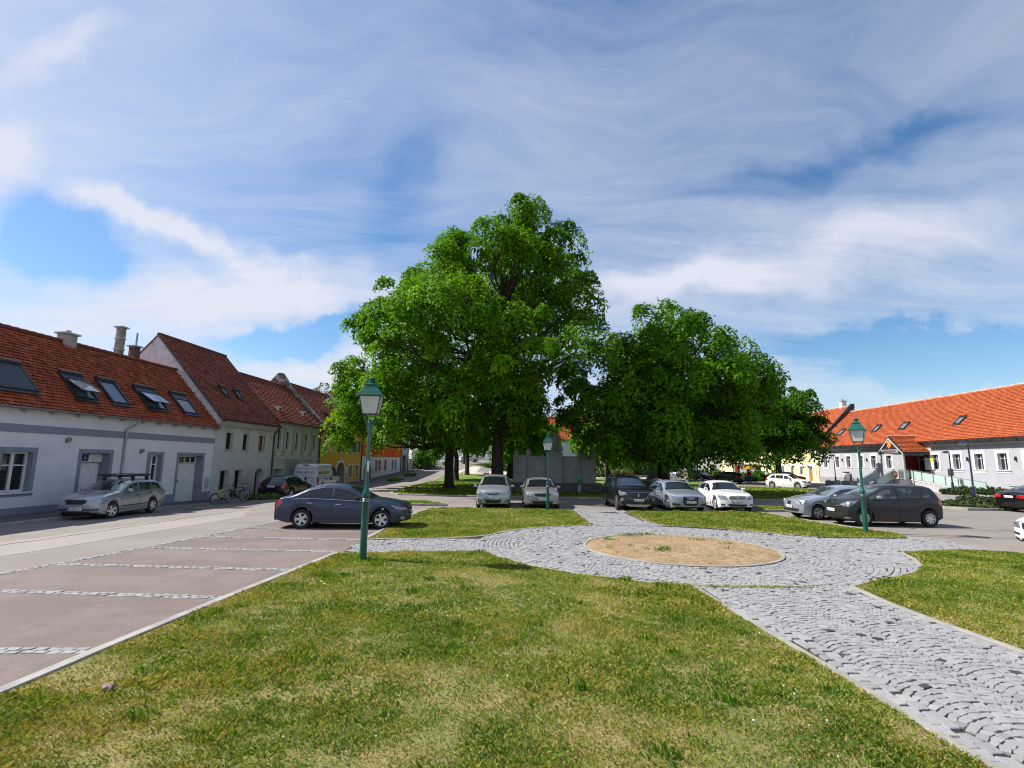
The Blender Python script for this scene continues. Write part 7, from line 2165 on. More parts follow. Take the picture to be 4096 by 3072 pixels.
def emblem(parent, c, kind, z, rear=False, r=.055):
    d = c.surf_d(z, rear); x = c.D(d, 0, z)[0] + (-.02 if rear else .02); mb = MB()
    if kind == 'star':
        ring(mb, x, 0, z, .10, .010)
        for a in (90, 210, 330):
            q_ = R_(a); mb.add([(x, .02 * math.cos(q_ + PI / 2), z + .02 * math.sin(q_ + PI / 2)), (x, .02 * math.cos(q_ - PI / 2), z + .02 * math.sin(q_ - PI / 2)), (x + .004, .098 * math.cos(q_), z + .098 * math.sin(q_)), (x + .012, 0, z)], [(0, 2, 3), (2, 1, 3), (0, 1, 2)])
    elif kind == 'rings':
        for i in range(4): ring(mb, x + .004 * (i % 2), -.12 + .08 * i, z, .055, .009)
    elif kind == 'diamond':
        for p, q_ in (((0, .085), (.055, 0)), ((.055, 0), (0, -.085)), ((0, -.085), (-.055, 0)), ((-.055, 0), (0, .085))): mb.tube([(x, p[0], z + p[1]), (x, q_[0], z + q_[1])], .014, 5)
    elif kind == 'wing':
        mb.tube([(x, .075 * math.cos(a), z + .055 * math.sin(a)) for a in np.linspace(0, 2 * PI, 21)], .009, 6)
        mb.tube([(x, -.07, z + .01), (x, -.035, z + .02), (x, 0, z - .025), (x, .035, z + .02), (x, .07, z + .01)], .009, 6)
    elif kind == 'bird': 
        mb.lathe([(0, -.006), (r, -.004), (r, .006), (0, .01)], 18, (x, 0, z), axis='x')
    elif kind == 'ovals':
        mb.tube([(x, .075 * math.cos(a), z + .05 * math.sin(a)) for a in np.linspace(0, 2 * PI, 21)], .008, 6); mb.tube([(x, .045 * math.cos(a), z + .02 + .022 * math.sin(a)) for a in np.linspace(0, 2 * PI, 17)], .007, 6); mb.tube([(x, .018 * math.cos(a), z + .045 * math.sin(a)) for a in np.linspace(0, 2 * PI, 17)], .007, 6)
    elif kind == 'lion':
        mb.add([(x, -.03, z + .07), (x, .01, z + .08), (x, .04, z + .05), (x, .02, z + .01), (x, .05, z - .02), (x, .02, z - .03), (x, .03, z - .08), (x, -.01, z - .04), (x, -.04, z - .07), (x, -.02, z)], [tuple(range(10))]); mb.v = mb.v; 
        mb.add([(a - .01, b, c_) for a, b, c_ in mb.v], [tuple(range(9, -1, -1))])
    elif kind == 'S':
        vs, fs = text_geo('S', .16, .006); mb.add([(x, v[0], z + v[1]) for v in vs], fs)
    else: mb.lathe([(0, -.006), (r, -.004), (r, .006), (0, .01)], 18, (x, 0, z), axis='x')
    return mb.build('emblem', M_CHROME, parent, normals=kind != 'S')


def build_car(name, label, cat, pos, head, c, pt, wins, ws, rw, front, rear, wheel=('five', 5), group=None, doors=(), txt=None, txtr=None, embl=None, handle=None, mirror=None, rails=None, trim=None, far=False, trimside=None, roofglass=None, gl=None, steer=0.0, extras=None):
    root = empty(name, (pos[0], pos[1], pos[2] if len(pos) > 2 else g1(pos[0], pos[1]) + .006), R_(head))
    tag(root, label, cat, group)
    hm = pt if handle is None else handle; mm = pt if mirror is None else mirror
    b = c.body().build('body', [pt, M_UNDER], root, sharp=38)
    gl = gl or M_CGLASS
    sheetmesh('windscreen', c.glass_top(*ws), gl, root, 60)
    if rw: sheetmesh('rear_window', c.glass_top(*rw), gl, root, 60)
    for w_ in wins:
        for sg in (-1, 1):
            kw = dict(zip(('slant0', 'slant1'), w_[2:])); sheetmesh('side_window', c.glass_side(w_[0], w_[1], sg, **kw), gl, root, 60)
    for sg in (-1, 1):
        if 'lamp' in front:
            geo1 = c.end_poly([(sg * y, z) for y, z in front['lamp']], off=.010); mb = MB(); mb.add(*geo1)
            if 'lampside' in front: mb.add(*c.side_poly(front['lampside'], sg, .010))
            hl = mb.build('headlight', front.get('lampm', M_LENS), root)
            if 'bulb' in front and not far:
                for (y, z, r) in front['bulb']:
                    d = c.surf_d(z, False); x, yy, zz = c.D(d, sg * y, z); k = MB(); k.lathe([(r, 0), (r * .8, .012), (r * .55, .004), (0, .010)], 14, (x + .010, yy, zz), axis='x'); k.build('reflector', M_CHROME, hl)
        if 'fog' in front and not far:
            geo = c.end_poly([(sg * y, z) for y, z in front['fog']], off=.006); sheetmesh('fog_light_recess', geo, M_BLACK if front.get('fogdark', True) else M_LENS, root)
            if 'fogbulb' in front:
                y, z, r = front['fogbulb']; d = c.surf_d(z, False); x, yy, zz = c.D(d, sg * y, z); k = MB(); k.lathe([(r, 0), (r, .014), (0, .018)], 14, (x + .008, yy, zz), axis='x'); k.build('fog_light', M_LENS, root)
        if 'lamp' in rear or 'lampside' in rear:
            mb = MB()
            if 'lamp' in rear: mb.add(*c.end_poly([(sg * y, z) for y, z in rear['lamp']], True, .010))
            if 'lampside' in rear: mb.add(*c.side_poly(rear['lampside'], sg, .010))
            mb.build('taillight', M_TAIL, root)
        for (d0, d1, hd) in doors:
            z0 = c.clr + .16
            mid = [(d0, z0), (d1, z0), (d1, c.zb(d1) - .012), ((d0 + d1) / 2, c.zb((d0 + d1) / 2) - .012), (d0, c.zb(d0) - .012)]
            for x in c.wx:      # cut the door round the wheel arch
                if abs(d1 - x) < c.arch + .06 and d1 < x + .3:
                    zc = c.Rw + math.sqrt(max(0, (c.arch + .05) ** 2 - min(c.arch + .05, abs(d1 - x)) ** 2)); k = max(d0 + .2, x - c.arch - .06)
                    mid = [(d0, z0), (k, z0), (k + .02, c.Rw + .12), (d1, max(zc, c.Rw + .2)), (d1, c.zb(d1) - .012), ((d0 + d1) / 2, c.zb((d0 + d1) / 2) - .012), (d0, c.zb(d0) - .012)]
            if not far:
                big = [(a + (.009 if a > (d0 + d1) / 2 else -.009), z_ + (.008 if z_ > .6 else -.009)) for a, z_ in mid]
                mb = MB(); mb.add(*c.side_poly(big, sg, .0015, .01)); o_ = len(mb.f); mb.add(*c.side_poly(mid, sg, .006, .006))
                mb.m = [1] * o_ + [0] * (len(mb.f) - o_)
                dr = mb.build('door', [pt, M_UNDER], root, sharp=38)
                hz = c.zb(hd) - .13; y = c.yside(hd, hz)
                k = MB(); x_, y_, z_ = c.D(hd, sg * y, hz)
                k.cbox((x_ - .10, min(y_, y_ + sg * .04), z_ - .014), (x_ + .10, max(y_, y_ + sg * .04), z_ + .014), .012); k.build('handle', hm, dr)
        # mirrors
        if ws and not (far and sg < 0 and False):
            dm = ws[0] + .42 if mirror is not False else None
            if dm:
                zz = c.zb(dm) + .07; y = c.yside(dm, zz); x_, y_, z_ = c.D(dm, sg * y, zz)
                k = MB(); k.cbox((x_ - .06, min(y_ + sg * .05, y_ + sg * .24), z_ - .035), (x_ + .07, max(y_ + sg * .05, y_ + sg * .24), z_ + .10), .045)
                k.tube([(x_, y_ - sg * .02, z_ - .02), (x_, y_ + sg * .09, z_)], .025, 6); k.build('mirror', mm if not isinstance(mm, bool) else pt, root)
        if trimside:
            for (d0, d1, z0, z1, m_) in trimside: sheetmesh('side_moulding', c.side_poly([(d0, z0), (d1, z0), (d1, z1), (d0, z1)], sg, .014, .02), m_, root)
    for nm, poly, m_, rr in (trim or ()): sheetmesh(nm, c.end_poly(poly, rr, .012), m_, root)
    if 'grille' in front:
        g = sheetmesh('grille', c.end_poly(front['grille'], off=.010), front.get('grillem', M_BLACK), root)
        if front.get('bars') and not far:
            k = MB()
            zs_ = [p[1] for p in front['grille']]; ym = max(p[0] for p in front['grille'])
            for z in np.linspace(min(zs_) + .03, max(zs_) - .03, front['bars']):
                d = c.surf_d(z, False)
                pts = [(c.D(d, y, z)[0] + .014, y, z) for y in np.linspace(-ym * .93, ym * .93, 9)]
                k.tube(pts, .009, 5)
            k.build('grille_bar', M_CHROME, g)
        if front.get('grilleframe') and not far:
            P_ = front['grille']; k = MB(); pts = []
            for y, z in P_ + [P_[0]]: pts.append((c.D(c.surf_d(z, False), y, z)[0] + .014, y, z))
            k.tube(pts, .010, 6); k.build('grille_frame', M_CHROME, g)
    if 'intake' in front: sheetmesh('air_intake', c.end_poly(front['intake'], off=.006), M_BLACK, root)
    if 'bumper' in rear: sheetmesh('rear_bumper', c.end_poly(rear['bumper'], True, .014), rear.get('bumperm', M_BLACK), root)
    plate(root, c, front['plate'], txt, False); plate(root, c, rear['plate'], txtr or txt, True)
    if embl:
        emblem(root, c, embl[0], embl[1])
        if len(embl) > 2: emblem(root, c, embl[0] if embl[0] not in ('rings', 'star') else 'disc', embl[2], True, .045)
    R, ww = c.Rw, .205
    wh = make_wheel(R, ww, wheel[1], wheel[0], (wheel[0], wheel[1], round(R, 2)))
    first = True
    for i, x in enumerate(c.wx):
        for sg in (1, -1):
            k = wh if first else copy_tree(wh); first = False
            k.parent = root; k.location = (c.L / 2 - x, sg * (c.w(x) - ww * .5 - .015), R)
            k.rotation_euler = (0, 0, (0 if sg > 0 else PI) + (steer if i == 0 else 0))
    if rails:
        for sg in (-1, 1):
            pts = [Vector(c.D(d, sg * (c.sec(d)[8][0] * .96), c.zt(d) + (.05 if 0 < i < len(rails[0]) - 1 else -.015))) for i, d in enumerate(rails[0])]
            k = MB(); k.tube(pts, .016, 8); k.build('roof_rail', rails[1], root)
    if extras: extras(root, c)
    # short aerial
    return root


def prof(*p): return list(p)


# ---- dark blue saloon beside the nearest lamp
c = Car(4.53, 1.73, 2.65, .86, .318, prof((0, .72), (.03, .79), (.14, .84), (.5, .905), (.95, .96), (1.22, .985), (1.95, 1.37), (2.4, 1.455), (2.9, 1.455), (3.35, 1.36), (3.95, 1.07), (4.30, 1.02), (4.42, .98), (4.48, .80)), prof((0, .70), (1.0, .87), (2.2, .94), (3.4, .985), (4.48, .95)), tumble=.52)
FR = dict(lamp=[(.46, .62), (.80, .64), (.80, .74), (.50, .70)], lampside=[(.02, .64), (.30, .68), (.52, .80), (.12, .76)], bulb=[(.60, .67, .05)], grille=sym([(.40, .60), (.42, .71)]), intake=sym([(.55, .27), (.60, .42)]), fog=[(.60, .32), (.78, .33), (.78, .42), (.62, .40)], fogdark=False, plate=.50)
RE = dict(lamp=[(.52, .70), (.80, .72), (.80, .93), (.56, .92)], lampside=[(4.18, .86), (4.46, .66), (4.47, .90), (4.30, .97)], plate=.62, bumper=sym([(.6, .25), (.7, .38)]))


def xr(root, c):
    for sg in (-1, 1):
        k = MB(); k.tube([c.D(d, sg * (c.yside(d, c.zb(d) + .012) + .006), c.zb(d) + .012) for d in np.linspace(1.45, 3.75, 14)], .009, 6)
        k.tube([c.D(d, sg * (c.yside(d, c.zt(d) - c.rail - .04) + .008), max(c.zb(d) + .02, c.zt(d) - c.rail - .035)) for d in np.linspace(2.85, 3.75, 10)], .008, 6); k.build('window_trim', M_CHROME, root)


build_car('parked_car', 'dark blue saloon parked side-on just behind the nearest lamp post', 'car', (-5.78, 18.50), 2.5, c, PT_BLUE, [(1.42, 2.50, .0, .0), (2.58, 3.38, 0, 0), (3.42, 3.80, 0, -.05)], (1.27, 2.0), (3.25, 3.92), FR, RE, ('five', 5), 'parked cars', [(1.36, 2.52, 2.30), (2.56, 3.42, 3.25)], 'HL 418 BK', None, None, M_CHROME, M_BLACK, trimside=[(1.35, 3.05, .30, .33, PT_BLUE)], extras=xr)

# ---- silver minivan facing us
c = Car(4.50, 1.75, 2.75, .90, .325, prof((0, .76), (.03, .84), (.14, .90), (.5, .98), (.85, 1.04), (1.05, 1.08), (1.95, 1.53), (2.4, 1.60), (3.4, 1.60), (3.9, 1.54), (4.25, 1.15), (4.45, 1.02), (4.5, .8)), prof((0, .80), (1.0, .93), (2.2, .98), (3.6, 1.04), (4.5, 1.04)), tumble=.40, clr=.17)
FR = dict(lamp=[(.44, .72), (.62, .66), (.82, .70), (.80, .86), (.66, .90)], lampside=[(.02, .70), (.30, .78), (.42, .92), (.10, .86)], bulb=[(.66, .76, .06)], grille=sym([(.10, .67), (.40, .745), (.30, .755)]), intake=sym([(.34, .29), (.44, .46)]), fog=[(.56, .33), (.76, .33), (.76, .47), (.62, .47)], fogbulb=(.66, .40, .05), plate=.535)
RE = dict(lamp=[(.60, .80), (.80, .80), (.78, 1.25), (.66, 1.2)], plate=.85)
build_car('parked_car', 'silver minivan facing us, left of the beige-grey hatchback', 'car', (-.86, 27.95), -90, c, PT_SILVER, [(1.35, 2.35), (2.42, 3.30), (3.36, 4.05, 0, -.08)], (1.10, 1.92), (3.95, 4.22), FR, RE, ('five', 5), 'parked cars', [(1.28, 2.36, 2.2), (2.40, 3.34, 3.2)], 'HL 602 AV', None, ('wing', .72), rails=([2.1, 2.25, 3.0, 3.7, 3.85], M_DZINC))
# ---- beige grey hatchback facing us
c = Car(4.57, 1.77, 2.58, .92, .325, prof((0, .74), (.03, .81), (.14, .86), (.5, .92), (.95, .97), (1.25, 1.0), (2.0, 1.39), (2.5, 1.46), (3.0, 1.45), (3.5, 1.36), (4.2, 1.03), (4.5, .98), (4.57, .8)), prof((0, .74), (1.0, .89), (2.2, .94), (3.5, .98), (4.57, .95)), tumble=.46, clr=.17)
FR = dict(lamp=[(.44, .64), (.80, .64), (.80, .80), (.66, .86), (.46, .80)], lampside=[(.02, .66), (.22, .70), (.30, .82), (.10, .82)], bulb=[(.56, .72, .06), (.70, .73, .05)], grille=sym([(.36, .63), (.41, .76), (.1, .78)]), grilleframe=True, intake=sym([(.46, .26), (.54, .40)]), fog=[(.58, .30), (.80, .31), (.80, .42), (.60, .41)], fogdark=False, plate=.50)
RE = dict(lamp=[(.56, .70), (.80, .72), (.80, .93), (.6, .92)], plate=.62)
build_car('parked_car', 'beige-grey hatchback facing us behind the small lamp post', 'car', (1.55, 28.1), -89, c, PT_SILVERW, [(1.45, 2.48), (2.54, 3.36), (3.40, 3.85, 0, -.05)], (1.28, 1.98), (3.4, 4.05), FR, RE, ('five', 5), 'parked cars', [(1.38, 2.5, 2.3), (2.54, 3.4, 3.25)], 'HL 280 DT', None, ('disc', .80))
# ---- black people carrier
c = Car(4.64, 1.84, 2.84, .90, .36, prof((0, .88), (.03, .95), (.14, 1.0), (.5, 1.06), (1.0, 1.11), (1.25, 1.14), (1.95, 1.54), (2.4, 1.63), (3.6, 1.63), (4.0, 1.57), (4.4, 1.15), (4.58, 1.05), (4.64, .85)), prof((0, .88), (1.0, 1.0), (2.2, 1.05), (3.6, 1.10), (4.64, 1.06)), tumble=.36, clr=.22)
FR = dict(lamp=[(.52, .80), (.86, .74), (.86, .94), (.62, .92)], lampside=[(.02, .76), (.26, .82), (.46, .98), (.12, .96)], bulb=[(.68, .82, .06)], grille=sym([(.40, .62), (.56, .90), (.2, .92)]), grilleframe=True, intake=sym([(.5, .34), (.6, .50)]), fog=[(.66, .52), (.84, .46), (.84, .62), (.74, .64)], fogdark=False, plate=.545)
RE = dict(lamp=[(.52, .90), (.84, .90), (.84, 1.05), (.54, 1.05)], plate=.75)
build_car('parked_car', 'black people carrier facing us with chrome-edged grille', 'car', (6.15, 27.62), -89, c, PT_BLACK, [(1.45, 2.40), (2.46, 3.36), (3.42, 4.10, 0, -.08)], (1.28, 1.92), (4.08, 4.36), FR, RE, ('twin', 5), 'parked cars', [(1.38, 2.42, 2.25), (2.46, 3.4, 3.25)], 'HL 17 EK', None, ('lion', .76), trimside=[(1.32, 3.30, .30, .42, M_DZINC)], trim=[('skid_plate', sym([(.42, .24), (.62, .32), (.5, .34)]), M_RIM, False)], rails=([2.0, 2.2, 3.0, 3.9, 4.05], M_RIMD), gl=mat('car_glass_blue', (.03, .045, .07), (.02, .03, .05), rough=.03, spec=.75))
# ---- silver estate
c = Car(4.70, 1.83, 2.81, .87, .335, prof((0, .70), (.03, .76), (.14, .81), (.5, .87), (1.05, .945), (1.35, .98), (2.05, 1.36), (2.5, 1.435), (3.4, 1.43), (3.95, 1.36), (4.5, 1.00), (4.64, .94), (4.7, .78)), prof((0, .72), (1.0, .87), (2.2, .93), (3.6, .97), (4.7, .95)), tumble=.48, clr=.15)
FR = dict(lamp=[(.42, .60), (.84, .64), (.84, .74), (.46, .72)], lampside=[(.02, .64), (.26, .68), (.40, .78), (.10, .76)], bulb=[(.60, .67, .05)], grille=sym([(.30, .30), (.38, .44), (.40, .68), (.36, .74)]), grilleframe=True, fog=[(.46, .30), (.84, .31), (.84, .43), (.54, .38)], plate=.47)
RE = dict(lamp=[(.5, .74), (.84, .74), (.84, .92), (.52, .90)], plate=.80)
build_car('parked_car', 'silver estate car facing us, between the black people carrier and the white saloon', 'car', (8.68, 27.78), -88, c, PT_ICE, [(1.55, 2.52), (2.58, 3.44), (3.50, 4.28, 0, -.10)], (1.38, 2.02), (3.98, 4.46), FR, RE, ('twin', 5), 'parked cars', [(1.48, 2.54, 2.35), (2.58, 3.5, 3.3)], 'HL 453 CL', None, ('rings', .665), roofglass=1, rails=([2.2, 2.35, 3.0, 3.85, 4.0], M_RIM), trimside=[(2.2, 4.2, .0, .0, PT_ICE)][:0], trim=[('lower_lip', sym([(.60, .215), (.66, .245)]), M_BLACK, False)])
# ---- white saloon
c = Car(4.58, 1.77, 2.76, .80, .335, prof((0, .74), (.03, .80), (.14, .85), (.5, .905), (1.05, .96), (1.4, .99), (2.1, 1.38), (2.55, 1.445), (2.95, 1.44), (3.35, 1.36), (3.9, 1.08), (4.4, 1.03), (4.52, 1.0), (4.58, .8)), prof((0, .76), (1.0, .89), (2.2, .95), (3.5, 1.0), (4.58, .98)), tumble=.50, clr=.16)
FR = dict(lamp=[(.48, .62), (.80, .62), (.80, .78), (.66, .82), (.52, .74)], lampside=[(.02, .64), (.20, .68), (.36, .84), (.12, .82)], bulb=[(.64, .71, .06)], grille=sym([(.34, .62), (.42, .70), (.38, .79)]), grillem=M_RIMD, grilleframe=True, bars=4, intake=sym([(.40, .28), (.46, .39)]), fog=[(.58, .33), (.76, .34), (.76, .40), (.60, .39)], plate=.49)
RE = dict(lamp=[(.5, .76), (.82, .76), (.82, .95), (.54, .95)], plate=.75)
build_car('parked_car', 'white saloon facing us with a round star badge in its grille', 'car', (11.28, 27.9), -94, c, PT_WHITE, [(1.6, 2.56), (2.62, 3.40), (3.44, 3.72, 0, -.04)], (1.42, 2.06), (3.3, 3.86), FR, RE, ('five', 7), 'parked cars', [(1.52, 2.58, 2.4), (2.62, 3.46, 3.3)], 'HL 559 DP', None, ('star', .705))
# ---- ice silver hatchback behind the dark grey one
c = Car(3.95, 1.70, 2.46, .80, .305, prof((0, .72), (.03, .78), (.14, .83), (.45, .90), (.85, .96), (1.1, .99), (1.85, 1.38), (2.3, 1.44), (3.0, 1.43), (3.4, 1.33), (3.75, 1.02), (3.9, .95), (3.95, .8)), prof((0, .74), (.9, .89), (2.0, .95), (3.2, 1.0), (3.95, .97)), tumble=.46, clr=.17)
FR = dict(lamp=[(.42, .66), (.78, .66), (.78, .80), (.60, .82)], lampside=[(.02, .66), (.24, .70), (.44, .84), (.14, .82)], lampm=mat('lens_dark', (.20, .21, .24), (.5, .52, .55), rough=.08, scale=9, coat=1), bulb=[(.62, .74, .07)], grille=sym([(.10, .60), (.14, .72), (.10, .80)]), intake=sym([(.52, .33), (.58, .45)]), plate=.52)
RE = dict(lamp=[(.5, .76), (.78, .76), (.78, .95), (.54, .95)], plate=.6)
build_car('parked_car', 'pale blue-silver small hatchback half hidden behind the dark grey one', 'car', (14.40, 23.45), 182, c, PT_ICE, [(1.35, 2.60, 0, .05), (2.68, 3.30, 0, -.1)], (1.14, 1.82), (3.35, 3.74), FR, RE, ('five', 5), 'parked cars', [(1.26, 2.62, 2.45)], 'GD K22 BZ', None, ('S', .70), gl=M_CGLASS2)
# ---- dark grey hatchback by the right-hand lamp
c = Car(4.00, 1.695, 2.58, .78, .325, prof((0, .80), (.03, .88), (.14, .94), (.4, 1.01), (.65, 1.07), (.85, 1.12), (1.7, 1.52), (2.1, 1.585), (3.3, 1.57), (3.66, 1.52), (3.88, 1.18), (3.97, 1.0), (4.0, .8)), prof((0, .82), (.8, 1.0), (2.0, 1.04), (3.2, 1.10), (4.0, 1.08)), tumble=.34, clr=.18)
FR = dict(lamp=[(.46, .80), (.78, .74), (.78, .92), (.66, .96)], lampside=[(.02, .72), (.20, .78), (.62, 1.0), (.30, .96), (.08, .90)], bulb=[(.68, .84, .05)], grille=sym([(.42, .72), (.50, .80), (.2, .82)]), intake=sym([(.56, .36), (.60, .52)]), fog=[(.60, .28), (.80, .30), (.80, .34), (.62, .33)], fogdark=False, plate=.58, bars=1)
RE = dict(lamp=[(.56, .86), (.78, .86), (.78, 1.10), (.60, 1.08)], lampside=[(3.76, .92), (3.98, .80), (3.98, 1.02), (3.86, 1.10)], plate=.78)
build_car('parked_car', 'dark grey tall hatchback side-on behind the right-hand lamp post', 'car', (14.95, 21.22), 180.5, c, PT_GREY, [(1.02, 2.12, .0, 0), (2.20, 3.05, 0, .06), (3.12, 3.48, .06, .06)], (.92, 1.66), (3.70, 3.90), FR, RE, ('hub', 8), 'parked cars', [(.95, 2.14, 1.95), (2.18, 3.12, 2.92)], 'HL 854 AP', None, ('ovals', .86), M_BLACK, PT_SILVER, gl=M_CGLASS2)
# ---- black saloon on the right, seen from behind
c = Car(4.62, 1.81, 2.81, .80, .335, prof((0, .72), (.03, .78), (.14, .83), (.5, .89), (1.15, .96), (1.45, .99), (2.15, 1.36), (2.6, 1.43), (3.0, 1.42), (3.4, 1.34), (3.95, 1.08), (4.45, 1.03), (4.56, 1.0), (4.62, .82)), prof((0, .74), (1.0, .89), (2.2, .95), (3.5, 1.0), (4.62, .98)), tumble=.50, clr=.15)
FR = dict(lamp=[(.44, .64), (.82, .64), (.82, .76), (.46, .76)], grille=sym([(.3, .60), (.36, .74)]), intake=sym([(.5, .28), (.56, .40)]), plate=.48)
RE = dict(lamp=[(.40, .76), (.84, .72), (.84, .90), (.44, .92)], lampside=[(4.20, .80), (4.60, .70), (4.60, .90), (4.30, .95)], plate=.80)
build_car('parked_car', 'black saloon seen from behind at the right edge beside the juniper bed', 'car', (29.1, 28.25), 3, c, PT_BLACK, [(1.65, 2.62), (2.68, 3.44), (3.48, 3.78, 0, -.04)], (1.48, 2.10), (3.36, 3.92), FR, RE, ('five', 5), 'parked cars', [(1.56, 2.62, 2.45), (2.66, 3.5, 3.3)], 'HL 966 CP', None, ('disc', .70, .93), gl=M_CGLASS2, trim=[('exhaust_trim', sym([(.38, .415), (.40, .43)]), M_CHROME, True)])
# ---- white hatchback cut off by the right edge
c = Car(4.00, 1.66, 2.46, .80, .305, prof((0, .72), (.03, .79), (.14, .84), (.45, .91), (.85, .97), (1.1, 1.0), (1.85, 1.38), (2.3, 1.45), (3.2, 1.44), (3.6, 1.36), (3.85, 1.05), (3.96, .95), (4.0, .8)), prof((0, .74), (.9, .89), (2.0, .95), (3.2, 1.0), (4.0, .97)), tumble=.42, clr=.17)
FR = dict(lamp=[(.44, .60), (.76, .62), (.76, .76), (.48, .80)], lampside=[(.02, .64), (.22, .68), (.36, .80), (.12, .80)], bulb=[(.60, .70, .06)], grille=sym([(.34, .58), (.40, .76), (.1, .78)]), grilleframe=True, intake=sym([(.40, .20), (.46, .32)]), fog=[(.50, .22), (.70, .26), (.72, .34), (.52, .31)], plate=.42)
RE = dict(lamp=[(.5, .76), (.76, .76), (.76, .95), (.54, .95)], plate=.6)
build_car('parked_car', 'white hatchback cut off by the right edge of the view, blue-banded plate', 'car', (16.70, 14.92), 184, c, PT_WHITE, [(1.35, 2.30), (2.36, 3.0), (3.05, 3.5, 0, -.05)], (1.14, 1.82), (3.58, 3.84), FR, RE, ('five', 5), 'parked cars', [(1.28, 2.32, 2.15), (2.36, 3.1, 2.9)], 'HL 317 AM', None, ('disc', .76), trim=[('bumper_strip', [(.48, .40), (.76, .42), (.76, .48), (.48, .46)], M_BLACK, False), ('bumper_strip', [(-.48, .40), (-.76, .42), (-.76, .48), (-.48, .46)], M_BLACK, False)])
# ---- silver estate with roof rack by the first house
c = Car(4.22, 1.65, 2.46, .82, .30, prof((0, .72), (.03, .78), (.14, .83), (.45, .90), (.85, .96), (1.1, .99), (1.85, 1.37), (2.3, 1.43), (3.35, 1.41), (3.75, 1.33), (4.08, 1.02), (4.18, .95), (4.22, .8)), prof((0, .74), (.9, .88), (2.0, .94), (3.4, .98), (4.22, .95)), tumble=.40, clr=.17)
FR = dict(lamp=[(.44, .60), (.76, .62), (.76, .74), (.48, .78)], lampside=[(.02, .64), (.22, .68), (.36, .78), (.12, .78)], lampm=mat('lens_grey', (.28, .29, .31), (.42, .43, .46), rough=.08, scale=9, coat=1), grille=sym([(.34, .58), (.40, .73), (.1, .77)]), grilleframe=True, intake=sym([(.48, .24), (.50, .33)]), fog=[(.54, .26), (.70, .27), (.70, .34), (.56, .33)], fogdark=False, plate=.42)
RE = dict(lamp=[(.56, .66), (.76, .66), (.76, .95), (.6, .95)], plate=.55)


def rack(root, c):
    k = MB()
    for d in (2.15, 3.05):
        z = c.zt(d) + .115; k.cbox((c.L / 2 - d - .03, -.62, z), (c.L / 2 - d + .03, .62, z + .035), .01)
        for sg in (-1, 1): k.cbox((c.L / 2 - d - .05, sg * .56 - .05, c.zt(d) - .03), (c.L / 2 - d + .05, sg * .56 + .05, z), .01)
    for y in (-.5, -.2, .2, .5): k.cbox((c.L / 2 - 3.35, y - .06, c.zt(2.6) + .15), (c.L / 2 - 1.75, y + .06, c.zt(2.6) + .215), .02)
    k.build('roof_rack', M_BLACK, root)
    a = MB(); a.tube([(c.L / 2 - 3.3, .1, c.zt(3.3)), (c.L / 2 - 3.55, .1, c.zt(3.3) + .35)], .006, 5); a.build('aerial', M_BLACK, root)


build_car('parked_car', 'silver estate car with a black roof rack parked along the first white house', 'car', (-16.15, 21.45, g1(-15.6, 21.4) + .006), -86.5, c, PT_SILVER, [(1.32, 2.28), (2.36, 3.12), (3.18, 3.80, 0, -.10)], (1.14, 1.82), (3.76, 4.05), FR, RE, ('five', 5), 'parked cars', [(1.26, 2.30, 2.12), (2.34, 3.16, 2.98)], 'W 92573 T', None, ('disc', .77), M_BLACK, trimside=[(1.28, 3.15, .42, .455, M_BLACK)], trim=[('bumper_strip', sym([(.72, .36), (.74, .41)]), M_BLACK, False)], extras=rack, gl=M_CGLASS2, steer=-.25)
# ---- black estate behind the shrub bed
c = Car(4.76, 1.81, 2.72, .98, .335, prof((0, .72), (.03, .78), (.14, .83), (.5, .89), (1.1, .96), (1.4, .99), (2.2, 1.40), (2.6, 1.47), (3.6, 1.46), (4.05, 1.38), (4.5, 1.08), (4.7, .98), (4.76, .8)), prof((0, .74), (1.0, .89), (2.2, .95), (3.6, 1.0), (4.76, 1.0)), tumble=.46, clr=.17)
FR = dict(lamp=[(.44, .64), (.82, .64), (.82, .76), (.46, .76)], intake=sym([(.5, .28), (.56, .45)]), plate=.48)
RE = dict(lamp=[(.62, .72), (.84, .72), (.82, 1.08), (.74, 1.08)], lampside=[(4.38, .82), (4.72, .74), (4.66, 1.02), (4.46, 1.10)], plate=.84)


def sunshade(root, c):
    k = MB(); k.box((c.L / 2 - 4.44, -.30, 1.10), (c.L / 2 - 4.42, .35, 1.32))
    k.build('rear_blind', mat('blind_grey', (.10, .115, .13), rough=.3), root, sharp=0)


build_car('parked_car', 'black estate car seen from behind near the white van', 'car', (-15.05, 35.25, g1(-15, 34) + .006), 89, c, PT_BLACK, [(1.6, 2.6), (2.66, 3.5), (3.56, 4.3, 0, -.12)], (1.44, 2.14), (4.08, 4.46), FR, RE, ('five', 5), 'parked cars', [(1.52, 2.62, 2.45), (2.66, 3.56, 3.35)], 'W 68701 M', None, ('lion', .70, .97), rails=([2.3, 2.45, 3.2, 4.0, 4.15], M_CHROME))
